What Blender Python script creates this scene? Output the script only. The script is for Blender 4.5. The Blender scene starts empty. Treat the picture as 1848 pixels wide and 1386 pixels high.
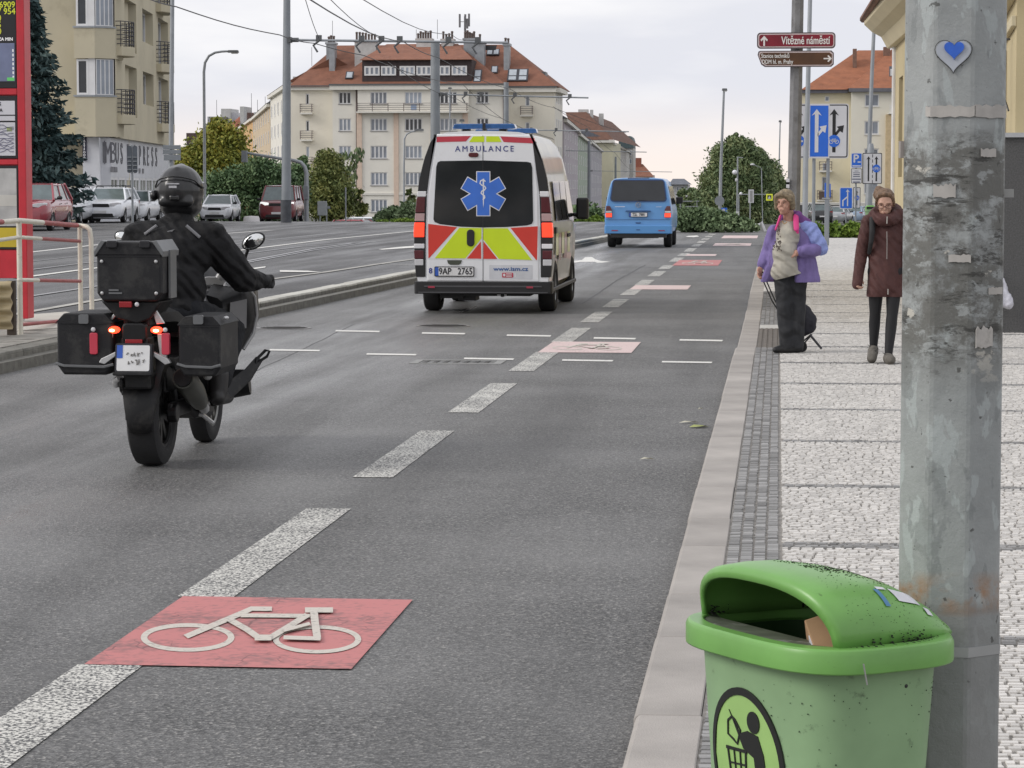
import bpy, bmesh, math, random
import numpy as np
from mathutils import Vector, Matrix, Euler
R = math.radians; PI = math.pi
SC = bpy.context.scene; COL = SC.collection
random.seed(7); RNG = np.random.default_rng(7)
# ---------------------------------------------------------------- camera
F_PX = 4790.0; CAM_H = 1.72; YAW = R(5.718); PITCH = R(4.25)
CF = Vector((-math.sin(YAW)*math.cos(PITCH), math.cos(YAW)*math.cos(PITCH), -math.sin(PITCH)))
CR = Vector((math.cos(YAW), math.sin(YAW), 0)); CU = CR.cross(CF)
cam = bpy.data.cameras.new("camera"); cam.sensor_width = 36; cam.lens = F_PX/1848*36
cam.clip_start = .1; cam.clip_end = 6000
camo = bpy.data.objects.new("camera", cam); COL.objects.link(camo)
m = Matrix.Identity(4)
for i in range(3): m[i][0], m[i][1], m[i][2] = CR[i], CU[i], -CF[i]
m[2][3] = CAM_H; camo.matrix_world = m; SC.camera = camo
# ---------------------------------------------------------------- sky, sun, exposure
SUN_EL, SUN_AZ = 32, 252      # azimuth of the sun measured from +Y clockwise
wd = bpy.data.worlds.new("World"); SC.world = wd; wd.use_nodes = True
nt = wd.node_tree; N = nt.nodes; L = nt.links
bg = N["Background"]; bg.inputs[1].default_value = .112
sky = N.new("ShaderNodeTexSky"); sky.sky_type = 'NISHITA'; sky.sun_disc = False
sky.sun_elevation = R(SUN_EL); sky.sun_rotation = R(SUN_AZ); sky.air_density = 1.2; sky.dust_density = 3
tc = N.new("ShaderNodeTexCoord"); mp = N.new("ShaderNodeMapping"); mp.inputs['Scale'].default_value = (1.6, 1.6, 7.5)
L.new(tc.outputs['Generated'], mp.inputs[0])
n1 = N.new("ShaderNodeTexNoise"); n1.inputs['Scale'].default_value = 3.4; n1.inputs['Detail'].default_value = 6; n1.inputs['Roughness'].default_value = .5
L.new(mp.outputs[0], n1.inputs['Vector'])
cr = N.new("ShaderNodeValToRGB")
cr.color_ramp.elements[0].position = .40; cr.color_ramp.elements[0].color = (6.5, 6.6, 7.15, 1)
cr.color_ramp.elements[1].position = .60; cr.color_ramp.elements[1].color = (8.1, 8.05, 8.2, 1)
L.new(n1.outputs['Fac'], cr.inputs[0])
sp = N.new("ShaderNodeSeparateXYZ"); L.new(tc.outputs['Generated'], sp.inputs[0])
mr = N.new("ShaderNodeMapRange"); mr.inputs[1].default_value = 0; mr.inputs[2].default_value = .042; mr.inputs[3].default_value = 1; mr.inputs[4].default_value = 0; mr.interpolation_type = 'SMOOTHSTEP'
L.new(sp.outputs[2], mr.inputs[0])
mx = N.new("ShaderNodeMix"); mx.data_type = 'RGBA'; L.new(mr.outputs[0], mx.inputs[0]); L.new(cr.outputs[0], mx.inputs[6]); mx.inputs[7].default_value = (8.5, 7.55, 6.95, 1)
mk = N.new("ShaderNodeMix"); mk.data_type = 'RGBA'; mk.inputs[0].default_value = .96; L.new(sky.outputs[0], mk.inputs[6]); L.new(mx.outputs[2], mk.inputs[7])
L.new(mk.outputs[2], bg.inputs[0])
sun = bpy.data.lights.new("sun", 'SUN'); sun.energy = 1.5; sun.angle = R(24); sun.color = (1, .955, .9)
suno = bpy.data.objects.new("sun", sun); COL.objects.link(suno)
az = R(SUN_AZ); el = R(SUN_EL)
sd = Vector((math.sin(az)*math.cos(el), math.cos(az)*math.cos(el), math.sin(el)))
suno.rotation_euler = sd.to_track_quat('Z', 'Y').to_euler()
SC.view_settings.view_transform = 'Standard'; SC.view_settings.look = 'None'
SC.view_settings.exposure = .16; SC.view_settings.gamma = 1; SC.view_settings.use_curve_mapping = False
SC.render.engine = 'CYCLES'; SC.cycles.use_denoising = True; SC.cycles.max_bounces = 6; SC.cycles.diffuse_bounces = 3; SC.cycles.glossy_bounces = 3
SC.cycles.transparent_max_bounces = 6

# ---------------------------------------------------------------- placing helpers
def ray(px, py): return CF + CR*((px-924)/F_PX) - CU*((py-693)/F_PX)
def G(px, py, z=0.0):
    d = ray(px, py); t = (z-CAM_H)/d.z; return Vector((d.x*t, d.y*t, z))
def W(px, py, Y):
    d = ray(px, py); t = Y/d.y; return Vector((d.x*t, Y, CAM_H+d.z*t))
# ---------------------------------------------------------------- materials
MATS = {}
def srgb(h):
    h = h.lstrip('#'); c = [int(h[i:i+2], 16)/255 for i in (0, 2, 4)]
    return tuple((x/12.92 if x <= .04045 else ((x+.055)/1.055)**2.4) for x in c)
def mat(name, col, rough=.6, metal=0., var=.12, vscale=3., dirt=0., dcol=(.04,.035,.03), dscale=6., dth=.58, bump=0., bscale=60., spec=.5, coat=0., island=0., objrand=0., emit=0., ecol=None, coords='Object', trans=0., detail=4):
    if name in MATS: return MATS[name]
    if isinstance(col, str): col = srgb(col)
    m = bpy.data.materials.new(name); m.use_nodes = True; MATS[name] = m
    nt = m.node_tree; N = nt.nodes; L = nt.links; b = N["Principled BSDF"]
    b.inputs['Roughness'].default_value = rough; b.inputs['Metallic'].default_value = metal
    b.inputs['Specular IOR Level'].default_value = spec; b.inputs['Coat Weight'].default_value = coat; b.inputs['Coat Roughness'].default_value = .06
    b.inputs['Transmission Weight'].default_value = trans
    tc = N.new("ShaderNodeTexCoord").outputs[coords]
    def noise(s, d=4, r=.55):
        n = N.new("ShaderNodeTexNoise"); n.inputs['Scale'].default_value = s; n.inputs['Detail'].default_value = d; n.inputs['Roughness'].default_value = r
        L.new(tc, n.inputs['Vector']); return n.outputs['Fac']
    def mixc(f, a, c, mode='MIX'):
        x = N.new("ShaderNodeMix"); x.data_type = 'RGBA'; x.blend_type = mode
        if isinstance(f, float): x.inputs[0].default_value = f
        else: L.new(f, x.inputs[0])
        for s, v in ((6, a), (7, c)):
            if isinstance(v, tuple): x.inputs[s].default_value = (*v[:3], 1)
            else: L.new(v, x.inputs[s])
        return x.outputs[2]
    def rng(f, a, c, lo, hi):
        x = N.new("ShaderNodeMapRange"); L.new(f, x.inputs[0])
        for i, v in enumerate((a, c, lo, hi)): x.inputs[i+1].default_value = v
        return x.outputs[0]
    cur = tuple(col)
    if var > 0:
        f = rng(noise(vscale, detail), .3, .7, 0, 1)
        cur = mixc(f, tuple(min(1, c*(1-var)) for c in col), tuple(min(1, c*(1+var)) for c in col))
    if island > 0:
        g = N.new("ShaderNodeNewGeometry"); f = rng(g.outputs['Random Per Island'], 0, 1, 1-island, 1+island)
        v = N.new("ShaderNodeCombineColor"); [L.new(f, v.inputs[i]) for i in range(3)]; cur = mixc(1., cur, v.outputs[0], 'MULTIPLY')
    if objrand > 0:
        g = N.new("ShaderNodeObjectInfo"); f = rng(g.outputs['Random'], 0, 1, 1-objrand, 1+objrand)
        v = N.new("ShaderNodeCombineColor"); [L.new(f, v.inputs[i]) for i in range(3)]; cur = mixc(1., cur, v.outputs[0], 'MULTIPLY')
    if dirt > 0:
        f = rng(noise(dscale, 8, .65), dth, dth+.12, 0, dirt); cur = mixc(f, cur, dcol)
    if isinstance(cur, tuple): b.inputs['Base Color'].default_value = (*cur, 1)
    else: L.new(cur, b.inputs['Base Color'])
    if bump > 0:
        bp = N.new("ShaderNodeBump"); bp.inputs['Strength'].default_value = bump; bp.inputs['Distance'].default_value = .01
        L.new(noise(bscale, 6), bp.inputs['Height']); L.new(bp.outputs[0], b.inputs['Normal'])
    if emit > 0:
        b.inputs['Emission Color'].default_value = (*(ecol or col), 1); b.inputs['Emission Strength'].default_value = emit
    return m
# ---------------------------------------------------------------- mesh builder
class MB:
    def __init__(s): s.v = []; s.f = []; s.mi = []; s.cur = 0
    def add(s, vs, fs, M=None):
        o = len(s.v)
        s.v += [tuple(M @ Vector(v)) for v in vs] if M is not None else [tuple(v) for v in vs]
        s.f += [tuple(i+o for i in f) for f in fs]; s.mi += [s.cur]*len(fs); return s
    def box(s, x0, x1, y0, y1, z0, z1, M=None, t=0, ty=None):
        ty = t if ty is None else ty
        v = [(x0,y0,z0),(x1,y0,z0),(x1,y1,z0),(x0,y1,z0),(x0+t,y0+ty,z1),(x1-t,y0+ty,z1),(x1-t,y1-ty,z1),(x0+t,y1-ty,z1)]
        return s.add(v, [(3,2,1,0),(4,5,6,7),(0,1,5,4),(1,2,6,5),(2,3,7,6),(3,0,4,7)], M)
    def tube(s, pts, r, n=8, cap=True, M=None, sx=1.):
        pts = [Vector(p) for p in pts]; rs = r if isinstance(r, (list, tuple)) else [r]*len(pts)
        o = len(s.v); up = None; vs = []
        for i, p in enumerate(pts):
            d = (pts[min(i+1, len(pts)-1)]-pts[max(i-1, 0)])
            d = d.normalized() if d.length > 1e-9 else Vector((0,0,1))
            if up is None: up = Vector((0,0,1)) if abs(d.z) < .9 else Vector((0,1,0))
            a = d.cross(up).normalized(); b = a.cross(d).normalized(); up = b
            for k in range(n):
                t = 2*PI*(k+.5)/n; vs.append(p + a*(math.cos(t)*rs[i]*sx) + b*(math.sin(t)*rs[i]))
        fs = []
        for i in range(len(pts)-1):
            for k in range(n): fs.append((i*n+k, i*n+(k+1)%n, (i+1)*n+(k+1)%n, (i+1)*n+k))
        if cap: fs += [tuple(range(n))[::-1], tuple((len(pts)-1)*n+k for k in range(n))]
        return s.add(vs, fs, M)
    def lathe(s, prof, n=24, M=None, cap=True):
        vs = [(r*math.cos(2*PI*k/n), r*math.sin(2*PI*k/n), z) for r, z in prof for k in range(n)]
        fs = [(i*n+k, i*n+(k+1)%n, (i+1)*n+(k+1)%n, (i+1)*n+k) for i in range(len(prof)-1) for k in range(n)]
        if cap: fs += [tuple(range(n))[::-1], tuple((len(prof)-1)*n+k for k in range(n))]
        return s.add(vs, fs, M)
    def loft(s, secs, closed=True, cap=True, M=None):
        n = len(secs[0]); vs = [p for sec in secs for p in sec]; fs = []
        for i in range(len(secs)-1):
            for k in range(n if closed else n-1): fs.append((i*n+k, i*n+(k+1)%n, (i+1)*n+(k+1)%n, (i+1)*n+k))
        if cap and closed: fs += [tuple(range(n))[::-1], tuple((len(secs)-1)*n+k for k in range(n))]
        return s.add(vs, fs, M)
    def prism(s, poly, d0, d1, M=None):
        """poly: 2-D points (x, z); extruded along y from d0 to d1"""
        n = len(poly); vs = [(p[0], d0, p[1]) for p in poly] + [(p[0], d1, p[1]) for p in poly]
        fs = [tuple(range(n)), tuple(range(2*n-1, n-1, -1))] + [(k, n+k, n+(k+1)%n, (k+1)%n) for k in range(n)]
        return s.add(vs, fs, M)
    def slab(s, poly, z0, z1, M=None):
        n = len(poly); vs = [(p[0], p[1], z0) for p in poly] + [(p[0], p[1], z1) for p in poly]
        fs = [tuple(range(n))[::-1], tuple(range(n, 2*n))] + [(k, (k+1)%n, n+(k+1)%n, n+k) for k in range(n)]
        return s.add(vs, fs, M)
    def ball(s, c, r, nu=12, nv=8, M=None):
        r = (r, r, r) if not hasattr(r, '__len__') else r; vs = []; fs = []
        for j in range(nv+1):
            t = PI*j/nv
            for i in range(nu):
                a = 2*PI*i/nu; vs.append((c[0]+r[0]*math.sin(t)*math.cos(a), c[1]+r[1]*math.sin(t)*math.sin(a), c[2]-r[2]*math.cos(t)))
        for j in range(nv):
            for i in range(nu): fs.append((j*nu+i, j*nu+(i+1)%nu, (j+1)*nu+(i+1)%nu, (j+1)*nu+i))
        return s.add(vs, fs, M)
    def text(s, txt, size, M, depth=.0, align='CENTER', bold=0., xs=1., track=1.):
        cu = bpy.data.curves.new("t", 'FONT'); cu.body = txt; cu.size = size; cu.align_x = align; cu.align_y = 'CENTER'
        cu.extrude = depth; cu.resolution_u = 3; cu.space_character = track
        o = bpy.data.objects.new("t", cu); COL.objects.link(o)
        me = bpy.data.meshes.new_from_object(o.evaluated_get(bpy.context.evaluated_depsgraph_get()))
        # text lies in its own XY plane: turn to XZ (facing -y)
        for i, (dx, dz) in enumerate(((0, 0), (bold, 0), (-bold, 0), (0, bold), (0, -bold)) if bold else ((0, 0),)):
            s.add([(v.co.x*xs+dx, -v.co.z-(depth or .001)*.12*i, v.co.y+dz) for v in me.vertices], [tuple(p.vertices) for p in me.polygons], M)
        bpy.data.objects.remove(o); bpy.data.curves.remove(cu); bpy.data.meshes.remove(me); return s
    def mesh(s, name, mats, smooth=None, weld=False):
        me = bpy.data.meshes.new(name); me.from_pydata(s.v, [], s.f)
        for x in (mats if isinstance(mats, (list, tuple)) else [mats]): me.materials.append(x)
        if any(s.mi): me.polygons.foreach_set("material_index", s.mi)
        bm = bmesh.new(); bm.from_mesh(me)
        if weld: bmesh.ops.remove_doubles(bm, verts=bm.verts, dist=1e-5)
        bmesh.ops.recalc_face_normals(bm, faces=bm.faces); bm.to_mesh(me); bm.free()
        if smooth is not None:
            me.polygons.foreach_set("use_smooth", [True]*len(me.polygons)); me.set_sharp_from_angle(angle=R(smooth))
        me.update(); return me
    def build(s, name, mats, parent=None, smooth=None, bevel=0., weld=False, loc=None, rot=None, seg=2, subsurf=0, **props):
        o = bpy.data.objects.new(name, s.mesh(name, mats, smooth, weld)); COL.objects.link(o)
        if parent is not None: o.parent = parent
        if loc is not None: o.location = loc
        if rot is not None: o.rotation_euler = rot
        if subsurf:
            md = o.modifiers.new("sub", 'SUBSURF'); md.levels = md.render_levels = subsurf
        if bevel > 0:
            md = o.modifiers.new("bevel", 'BEVEL'); md.width = bevel; md.segments = seg; md.limit_method = 'ANGLE'; md.angle_limit = R(40)
        for k, v in props.items(): o[k] = v
        return o
def thing(name, label, cat, loc=(0,0,0), rz=0., group=None):
    o = bpy.data.objects.new(name, None); COL.objects.link(o); o.location = loc; o.rotation_euler = (0, 0, rz); o.empty_display_size = .2
    o['label'] = label; o['category'] = cat
    if group: o['group'] = group
    return o
def tag(o, label, cat, group=None):
    o['label'] = label; o['category'] = cat
    if group: o['group'] = group
    return o
def struct(o): o['kind'] = 'structure'; return o
def share(name, src, parent, loc=None, rot=None, mats=None):
    o = src.copy(); o.name = name; COL.objects.link(o); o.parent = parent
    if loc is not None: o.location = loc
    if rot is not None: o.rotation_euler = rot
    return o
def copy_tree(o, parent=None):
    c = o.copy(); COL.objects.link(c)
    if parent is not None: c.parent = parent
    for ch in list(o.children): copy_tree(ch, c)
    return c
def rrect(x0, x1, z0, z1, r, n=5):
    out = []
    for cx, cz, a0 in ((x1-r, z1-r, 0), (x0+r, z1-r, 90), (x0+r, z0+r, 180), (x1-r, z0+r, 270)):
        for k in range(n+1):
            a = R(a0+90*k/n); out.append((cx+r*math.cos(a), cz+r*math.sin(a)))
    return out
def T(x=0, y=0, z=0, rx=0, ry=0, rz=0, s=1):
    return Matrix.Translation((x, y, z)) @ Euler((rx, ry, rz)).to_matrix().to_4x4() @ Matrix.Scale(s, 4)
def ribbon(pts, w, space=(1, 1), closed=False):
    """2-D stroke outline as quads: list of 4-point polygons"""
    P = [Vector((p[0]*space[0], p[1]*space[1])) for p in pts]; n = len(P); Ls = []; Rs = []
    for i in range(n):
        a = P[(i-1) % n] if closed else P[max(i-1, 0)]; b = P[(i+1) % n] if closed else P[min(i+1, n-1)]
        d = (b-a).normalized(); q = Vector((-d.y, d.x))*(w/2)
        Ls.append(((P[i].x+q.x)/space[0], (P[i].y+q.y)/space[1])); Rs.append(((P[i].x-q.x)/space[0], (P[i].y-q.y)/space[1]))
    rngi = range(n if closed else n-1)
    return [(Ls[i], Rs[i], Rs[(i+1) % n], Ls[(i+1) % n]) for i in rngi]
# remeshed organic bodies ------------------------------------------------------
def capsule(mb, p0, r0, p1, r1, n=12, flat=(1, 1), axis=None):
    """round-ended tapered limb; flat scales the section along (side, front)"""
    p0 = Vector(p0); p1 = Vector(p1); d = p1-p0; l = max(d.length, 1e-5); d = d/l
    ref = Vector(axis) if axis else (Vector((0, 1, 0)) if abs(d.y) < .9 else Vector((1, 0, 0)))
    a = ref.cross(d).normalized(); b = d.cross(a).normalized(); secs = []
    for k in range(0, 5):
        t = R(90*(1-k/4)); secs.append((p0 - d*(r0*math.sin(t)), max(r0*math.cos(t), 1e-4)))
    for k in range(0, 5):
        t = R(90*k/4); secs.append((p1 + d*(r1*math.sin(t)), max(r1*math.cos(t), 1e-4)))
    mb.loft([[c + a*(math.cos(2*PI*i/n)*r*flat[0]) + b*(math.sin(2*PI*i/n)*r*flat[1]) for i in range(n)] for c, r in secs])
def organic(name, parts, vox, material, parent=None, smooth=4, disp=0., dscale=.08, cuts=None, loc=None, **props):
    """parts: ('c', p0, r0, p1, r1[, flat]) or ('e', centre, radii[, euler]); one continuous remeshed surface"""
    mb = MB()
    for p in parts:
        if p[0] == 'c': capsule(mb, *p[1:5], flat=(p[5] if len(p) > 5 else (1, 1)))
        else:
            M = Matrix.Translation(p[1]) @ (Euler(p[3]).to_matrix().to_4x4() if len(p) > 3 else Matrix.Identity(4)); mb.ball((0,0,0), p[2], 16, 12, M)
    o = mb.build("tmp", material)
    md = o.modifiers.new("r", 'REMESH'); md.mode = 'VOXEL'; md.voxel_size = vox
    if smooth:
        md = o.modifiers.new("s", 'SMOOTH'); md.factor = .5; md.iterations = smooth
    if disp:
        tx = bpy.data.textures.new("folds", 'CLOUDS'); tx.noise_scale = dscale; tx.noise_depth = 2
        md = o.modifiers.new("d", 'DISPLACE'); md.texture = tx; md.strength = disp; md.mid_level = .5; md.texture_coords = 'LOCAL'
    me = bpy.data.meshes.new_from_object(o.evaluated_get(bpy.context.evaluated_depsgraph_get())); bpy.data.objects.remove(o)
    if cuts:
        bm = bmesh.new(); bm.from_mesh(me)
        for co, no in cuts: bmesh.ops.bisect_plane(bm, geom=bm.verts[:]+bm.edges[:]+bm.faces[:], plane_co=co, plane_no=no, clear_outer=True)
        bm.to_mesh(me); bm.free()
    me.name = name; me.polygons.foreach_set("use_smooth", [True]*len(me.polygons)); me.materials.clear(); me.materials.append(material)
    o = bpy.data.objects.new(name, me); COL.objects.link(o)
    if parent is not None: o.parent = parent
    if loc is not None: o.location = loc
    for k, v in props.items(): o[k] = v
    return o
# foliage ----------------------------------------------------------------------
def leaf_cards(centers, size, rng, flat=.0, elong=1.6, dirs=None):
    n = len(centers); c = np.asarray(centers)
    a = rng.normal(size=(n, 3)); 
    if dirs is not None: a = np.asarray(dirs) + a*.35
    a /= np.linalg.norm(a, axis=1)[:, None]
    b = rng.normal(size=(n, 3)); b -= (b*a).sum(1)[:, None]*a; b /= np.linalg.norm(b, axis=1)[:, None]
    s = size*rng.uniform(.6, 1.3, n)[:, None]
    A = a*s*elong*.5; B = b*s*.5
    v = np.stack([c-A, c+B*.9, c+A, c-B*.9], 1).reshape(-1, 3)
    f = np.arange(n*4).reshape(n, 4)
    return v, f
def mesh_np(name, v, f, material, parent=None, **props):
    me = bpy.data.meshes.new(name); me.from_pydata(v.tolist(), [], f.tolist()); me.materials.append(material); me.update()
    o = bpy.data.objects.new(name, me); COL.objects.link(o)
    if parent is not None: o.parent = parent
    for k, x in props.items(): o[k] = x
    return o
def folds(m, d, scale=9., strength=.6, dist=3.):
    """cloth folds as relief: soft warped bands running across direction d"""
    nt = m.node_tree; N = nt.nodes; L = nt.links; tc = N.new("ShaderNodeTexCoord"); mp = N.new("ShaderNodeMapping"); mp.inputs['Rotation'].default_value = d
    L.new(tc.outputs['Object'], mp.inputs[0]); w = N.new("ShaderNodeTexWave"); w.inputs['Scale'].default_value = scale; w.inputs['Distortion'].default_value = dist; w.inputs['Detail'].default_value = 2; w.inputs['Detail Scale'].default_value = .8; L.new(mp.outputs[0], w.inputs['Vector'])
    b = N.new("ShaderNodeBump"); b.inputs['Strength'].default_value = strength; b.inputs['Distance'].default_value = .03; L.new(w.outputs['Fac'], b.inputs['Height']); p = N["Principled BSDF"]
    if p.inputs['Normal'].is_linked: L.new(p.inputs['Normal'].links[0].from_socket, b.inputs['Normal'])
    L.new(b.outputs[0], p.inputs['Normal']); return m
def foliage_mat(name, c0, c1, c2):
    m = bpy.data.materials.new(name); m.use_nodes = True; nt = m.node_tree; N = nt.nodes; L = nt.links; b = N["Principled BSDF"]
    g = N.new("ShaderNodeNewGeometry"); r = N.new("ShaderNodeValToRGB"); e = r.color_ramp.elements
    e[0].position = 0; e[0].color = (*c0, 1); e[1].position = 1; e[1].color = (*c2, 1); x = e.new(.55); x.color = (*c1, 1)
    t = N.new("ShaderNodeTexCoord"); n = N.new("ShaderNodeTexNoise"); n.inputs['Scale'].default_value = .9; n.inputs['Detail'].default_value = 2; L.new(t.outputs['Object'], n.inputs['Vector'])
    a = N.new("ShaderNodeMath"); a.operation = 'MULTIPLY_ADD'; a.inputs[1].default_value = .55; L.new(g.outputs['Random Per Island'], a.inputs[0])
    s = N.new("ShaderNodeMath"); s.operation = 'MULTIPLY_ADD'; s.inputs[1].default_value = 1.5; s.inputs[2].default_value = -.52; L.new(n.outputs['Fac'], s.inputs[0]); L.new(s.outputs[0], a.inputs[2])
    L.new(a.outputs[0], r.inputs[0]); L.new(r.outputs[0], b.inputs['Base Color']); b.inputs['Roughness'].default_value = .6; b.inputs['Specular IOR Level'].default_value = .25
    return m
# ================================================================ GROUND
def gz(y):
    return float(np.interp(y, [-50, 103, 150, 225, 300, 460, 900, 4000], [0, 0, -.38, -1.35, -1.7, -4.2, -6, -8]))
def kx(y):                       # right edge (kerb face) of the raised tram strip, left of the carriageway
    y = min(y, 92.); d = y-24.6; return -7.21+.022*d+.00016*d*d
ys = [-60, 0, 60, 103, 125, 143, 146, 157, 161, 190, 225, 300, 380, 460, 640, 900, 1600, 3900]; xs = [-3000, -400, -120, -60, -31, -28.5, -20.5, -18, 0, 20, 60, 200, 3000]; nx = len(xs)
def gz2(x, y): return gz(y)-.03-(1.2 if -30 < x < -19 and 145 < y < 158 else 0)      # a sunken side street beyond the tracks
mb = MB(); mb.add([(x, y, gz2(x, y)) for y in ys for x in xs], [(j*nx+i, j*nx+i+1, (j+1)*nx+i+1, (j+1)*nx+i) for j in range(len(ys)-1) for i in range(nx-1)])
struct(mb.build("ground", mat("earth", (.085,.085,.075), .9, var=.3, vscale=.15, bump=.3, bscale=8, dirt=.6, dcol=(.05,.075,.03), dscale=.3)))
# asphalt
def asphalt(name, lo, hi, gloss, streak=1., sheen_x=None):
    m = bpy.data.materials.new(name); m.use_nodes = True; nt = m.node_tree; N = nt.nodes; L = nt.links; b = N["Principled BSDF"]
    tc = N.new("ShaderNodeTexCoord").outputs['Object']
    def noise(s, d=3, vec=None, r=.5):
        n = N.new("ShaderNodeTexNoise"); n.inputs['Scale'].default_value = s; n.inputs['Detail'].default_value = d; n.inputs['Roughness'].default_value = r; L.new(vec or tc, n.inputs['Vector']); return n.outputs['Fac']
    def rng(f, a, c, lo, hi):
        x = N.new("ShaderNodeMapRange"); L.new(f, x.inputs[0])
        for i, v in enumerate((a, c, lo, hi)): x.inputs[i+1].default_value = v
        return x.outputs[0]
    def mix(f, a, c, mode='MIX'):
        x = N.new("ShaderNodeMix"); x.data_type = 'RGBA'; x.blend_type = mode
        if isinstance(f, float): x.inputs[0].default_value = f
        else: L.new(f, x.inputs[0])
        for s, v in ((6, a), (7, c)):
            if isinstance(v, tuple): x.inputs[s].default_value = (*v, 1)
            else: L.new(v, x.inputs[s])
        return x.outputs[2]
    vor = N.new("ShaderNodeTexVoronoi"); vor.inputs['Scale'].default_value = 105; L.new(tc, vor.inputs['Vector'])
    sep = N.new("ShaderNodeSeparateColor"); L.new(vor.outputs['Color'], sep.inputs[0])
    c = mix(rng(sep.outputs[0], .15, 1, 0, 1), lo, hi)
    c = mix(rng(sep.outputs[1], .9, .95, 0, .85), c, (.34, .33, .31))
    c = mix(rng(noise(45, 5), .45, .75, 0, .8), c, tuple(x*.45 for x in lo))
    c = mix(rng(noise(.55, 5, r=.6), .35, .7, 0, .35), c, tuple(x*1.35 for x in hi))
    mp = N.new("ShaderNodeMapping"); mp.inputs['Scale'].default_value = (1.1, .07, 1); L.new(tc, mp.inputs[0])
    st = noise(1.3, 4, mp.outputs[0])
    c = mix(rng(st, .5, .72, 0, .4*streak), c, tuple(x*.62 for x in lo))
    L.new(c, b.inputs['Base Color'])
    # the polished wheel tracks shine, the rest is matt
    sx = N.new("ShaderNodeSeparateXYZ"); L.new(tc, sx.inputs[0])
    if sheen_x:
        a, w = sheen_x; d = N.new("ShaderNodeMath"); d.operation = 'SUBTRACT'; L.new(sx.outputs[0], d.inputs[0]); d.inputs[1].default_value = a
        e = N.new("ShaderNodeMath"); e.operation = 'ABSOLUTE'; L.new(d.outputs[0], e.inputs[0])
        f = rng(e.outputs[0], w*.25, w, 1, 0)
        g = N.new("ShaderNodeMath"); g.operation = 'MULTIPLY'; L.new(f, g.inputs[0]); L.new(rng(st, .3, .62, 1, .25), g.inputs[1])
        L.new(rng(g.outputs[0], 0, 1, .72, gloss), b.inputs['Roughness'])
    else: L.new(rng(st, .35, .65, gloss, .75), b.inputs['Roughness'])
    bp = N.new("ShaderNodeBump"); bp.inputs['Strength'].default_value = .55; bp.inputs['Distance'].default_value = .008
    L.new(vor.outputs['Distance'], bp.inputs['Height']); L.new(bp.outputs[0], b.inputs['Normal'])
    return m
ROADM = asphalt("asphalt", (.055,.055,.055), (.205,.204,.20), .17, sheen_x=(-4.7, 2.5)); MATS['asphalt'] = ROADM
mb = MB(); mb.add([(-9.5,-12,0),(1.2,-12,0),(1.2,103,0),(-9.5,103,0)], [(0,1,2,3)])
road = struct(mb.build("road", ROADM))
# raised tram strip with the parking lane beyond it
STRIPM = asphalt("strip_asphalt", (.06,.06,.063), (.135,.135,.138), .4)
rows = [(-12,.165),(20,.165),(30,.165),(40,.165),(50,.165),(60,.165),(70,.165),(80,.165),(92,.165),(113,.18),(119,.15),(139,-.14),(142,-.21)]
mb = MB(); vs = []
for y, z in rows:
    k = kx(y)-.24
    vs += [(-90, y, z), (-24, y, z+(.03 if y < 115 else 0)), (-15, y, z), (k, y, z)]
mb.add(vs, [(j*4+i, j*4+i+1, j*4+i+5, j*4+i+4) for j in range(len(rows)-1) for i in range(3)])
strip = struct(mb.build("tram_strip", STRIPM))
# left kerb: one stone per object
STONE_D = mat("kerb_granite_dark", (.17,.165,.145), .85, var=.25, vscale=9, dirt=.5, dscale=12, bump=.4, bscale=70, objrand=.12)
STONE_L = mat("kerb_limewashed", (.52,.51,.46), .8, var=.12, vscale=9, dirt=.35, dcol=(.2,.19,.16), dscale=14, dth=.55, bump=.3, bscale=70, objrand=.08)
kb = MB(); kb.add([(kx(8)-.2,8,-.02),(kx(8)-.05,8,-.02),(kx(92)-.05,92,-.02),(kx(92)-.2,92,-.02),(kx(8)-.2,8,.1),(kx(8)-.05,8,.1),(kx(92)-.05,92,.1),(kx(92)-.2,92,.1)], [(4,5,6,7),(1,2,6,5)])
lk = struct(kb.build("left_kerb", STONE_D))
y = 15.; i = 0
while y < 92:
    ln = random.choice([.92, 1., 1.06, 1.1, 1.2]); x0, x1 = kx(y), kx(y+ln); a = math.atan2(x1-x0, ln)
    mb = MB(); z1 = .172+random.uniform(-.004, .004)
    mb.box(-.24, 0, .006, ln-.006, -.05, z1-.03); 
    mb.cur = 1 if y > 30.5 else 0
    mb.box(-.239, -.001, .007, ln-.007, z1-.03, z1, t=.008, ty=.002)
    mb.build("kerb_stone", [STONE_D, STONE_L], lk, loc=(x0+random.uniform(-.006,.006), y, 0), rot=(0, 0, -a), bevel=.006); y += ln
# pale concrete apron of the tram stop by the railing
CONC = mat("old_concrete", (.30,.285,.255), .88, var=.2, vscale=5, dirt=.75, dcol=(.085,.08,.07), dscale=3, dth=.5, bump=.4, bscale=40)
mb = MB(); mb.slab([(kx(8)-.26, 8), (kx(31)-.26, 31), (kx(33)-1.0, 33), (-9.4, 29), (-13, 22), (-13, 8)], .12, .176)
struct(mb.build("stop_platform", CONC))
APR = mat("pale_concrete", (.5,.48,.43), .85, var=.12, vscale=3, dirt=.3, dcol=(.2,.18,.15), dscale=5)
mb = MB(); q = [G(30,597,.18), G(52,568,.18), G(118,563,.18), G(175,572,.18), G(190,583,.18), G(100,592,.18)]
mb.slab([(p.x, p.y) for p in q], .178, .184); struct(mb.build("platform_slab", APR))
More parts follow.
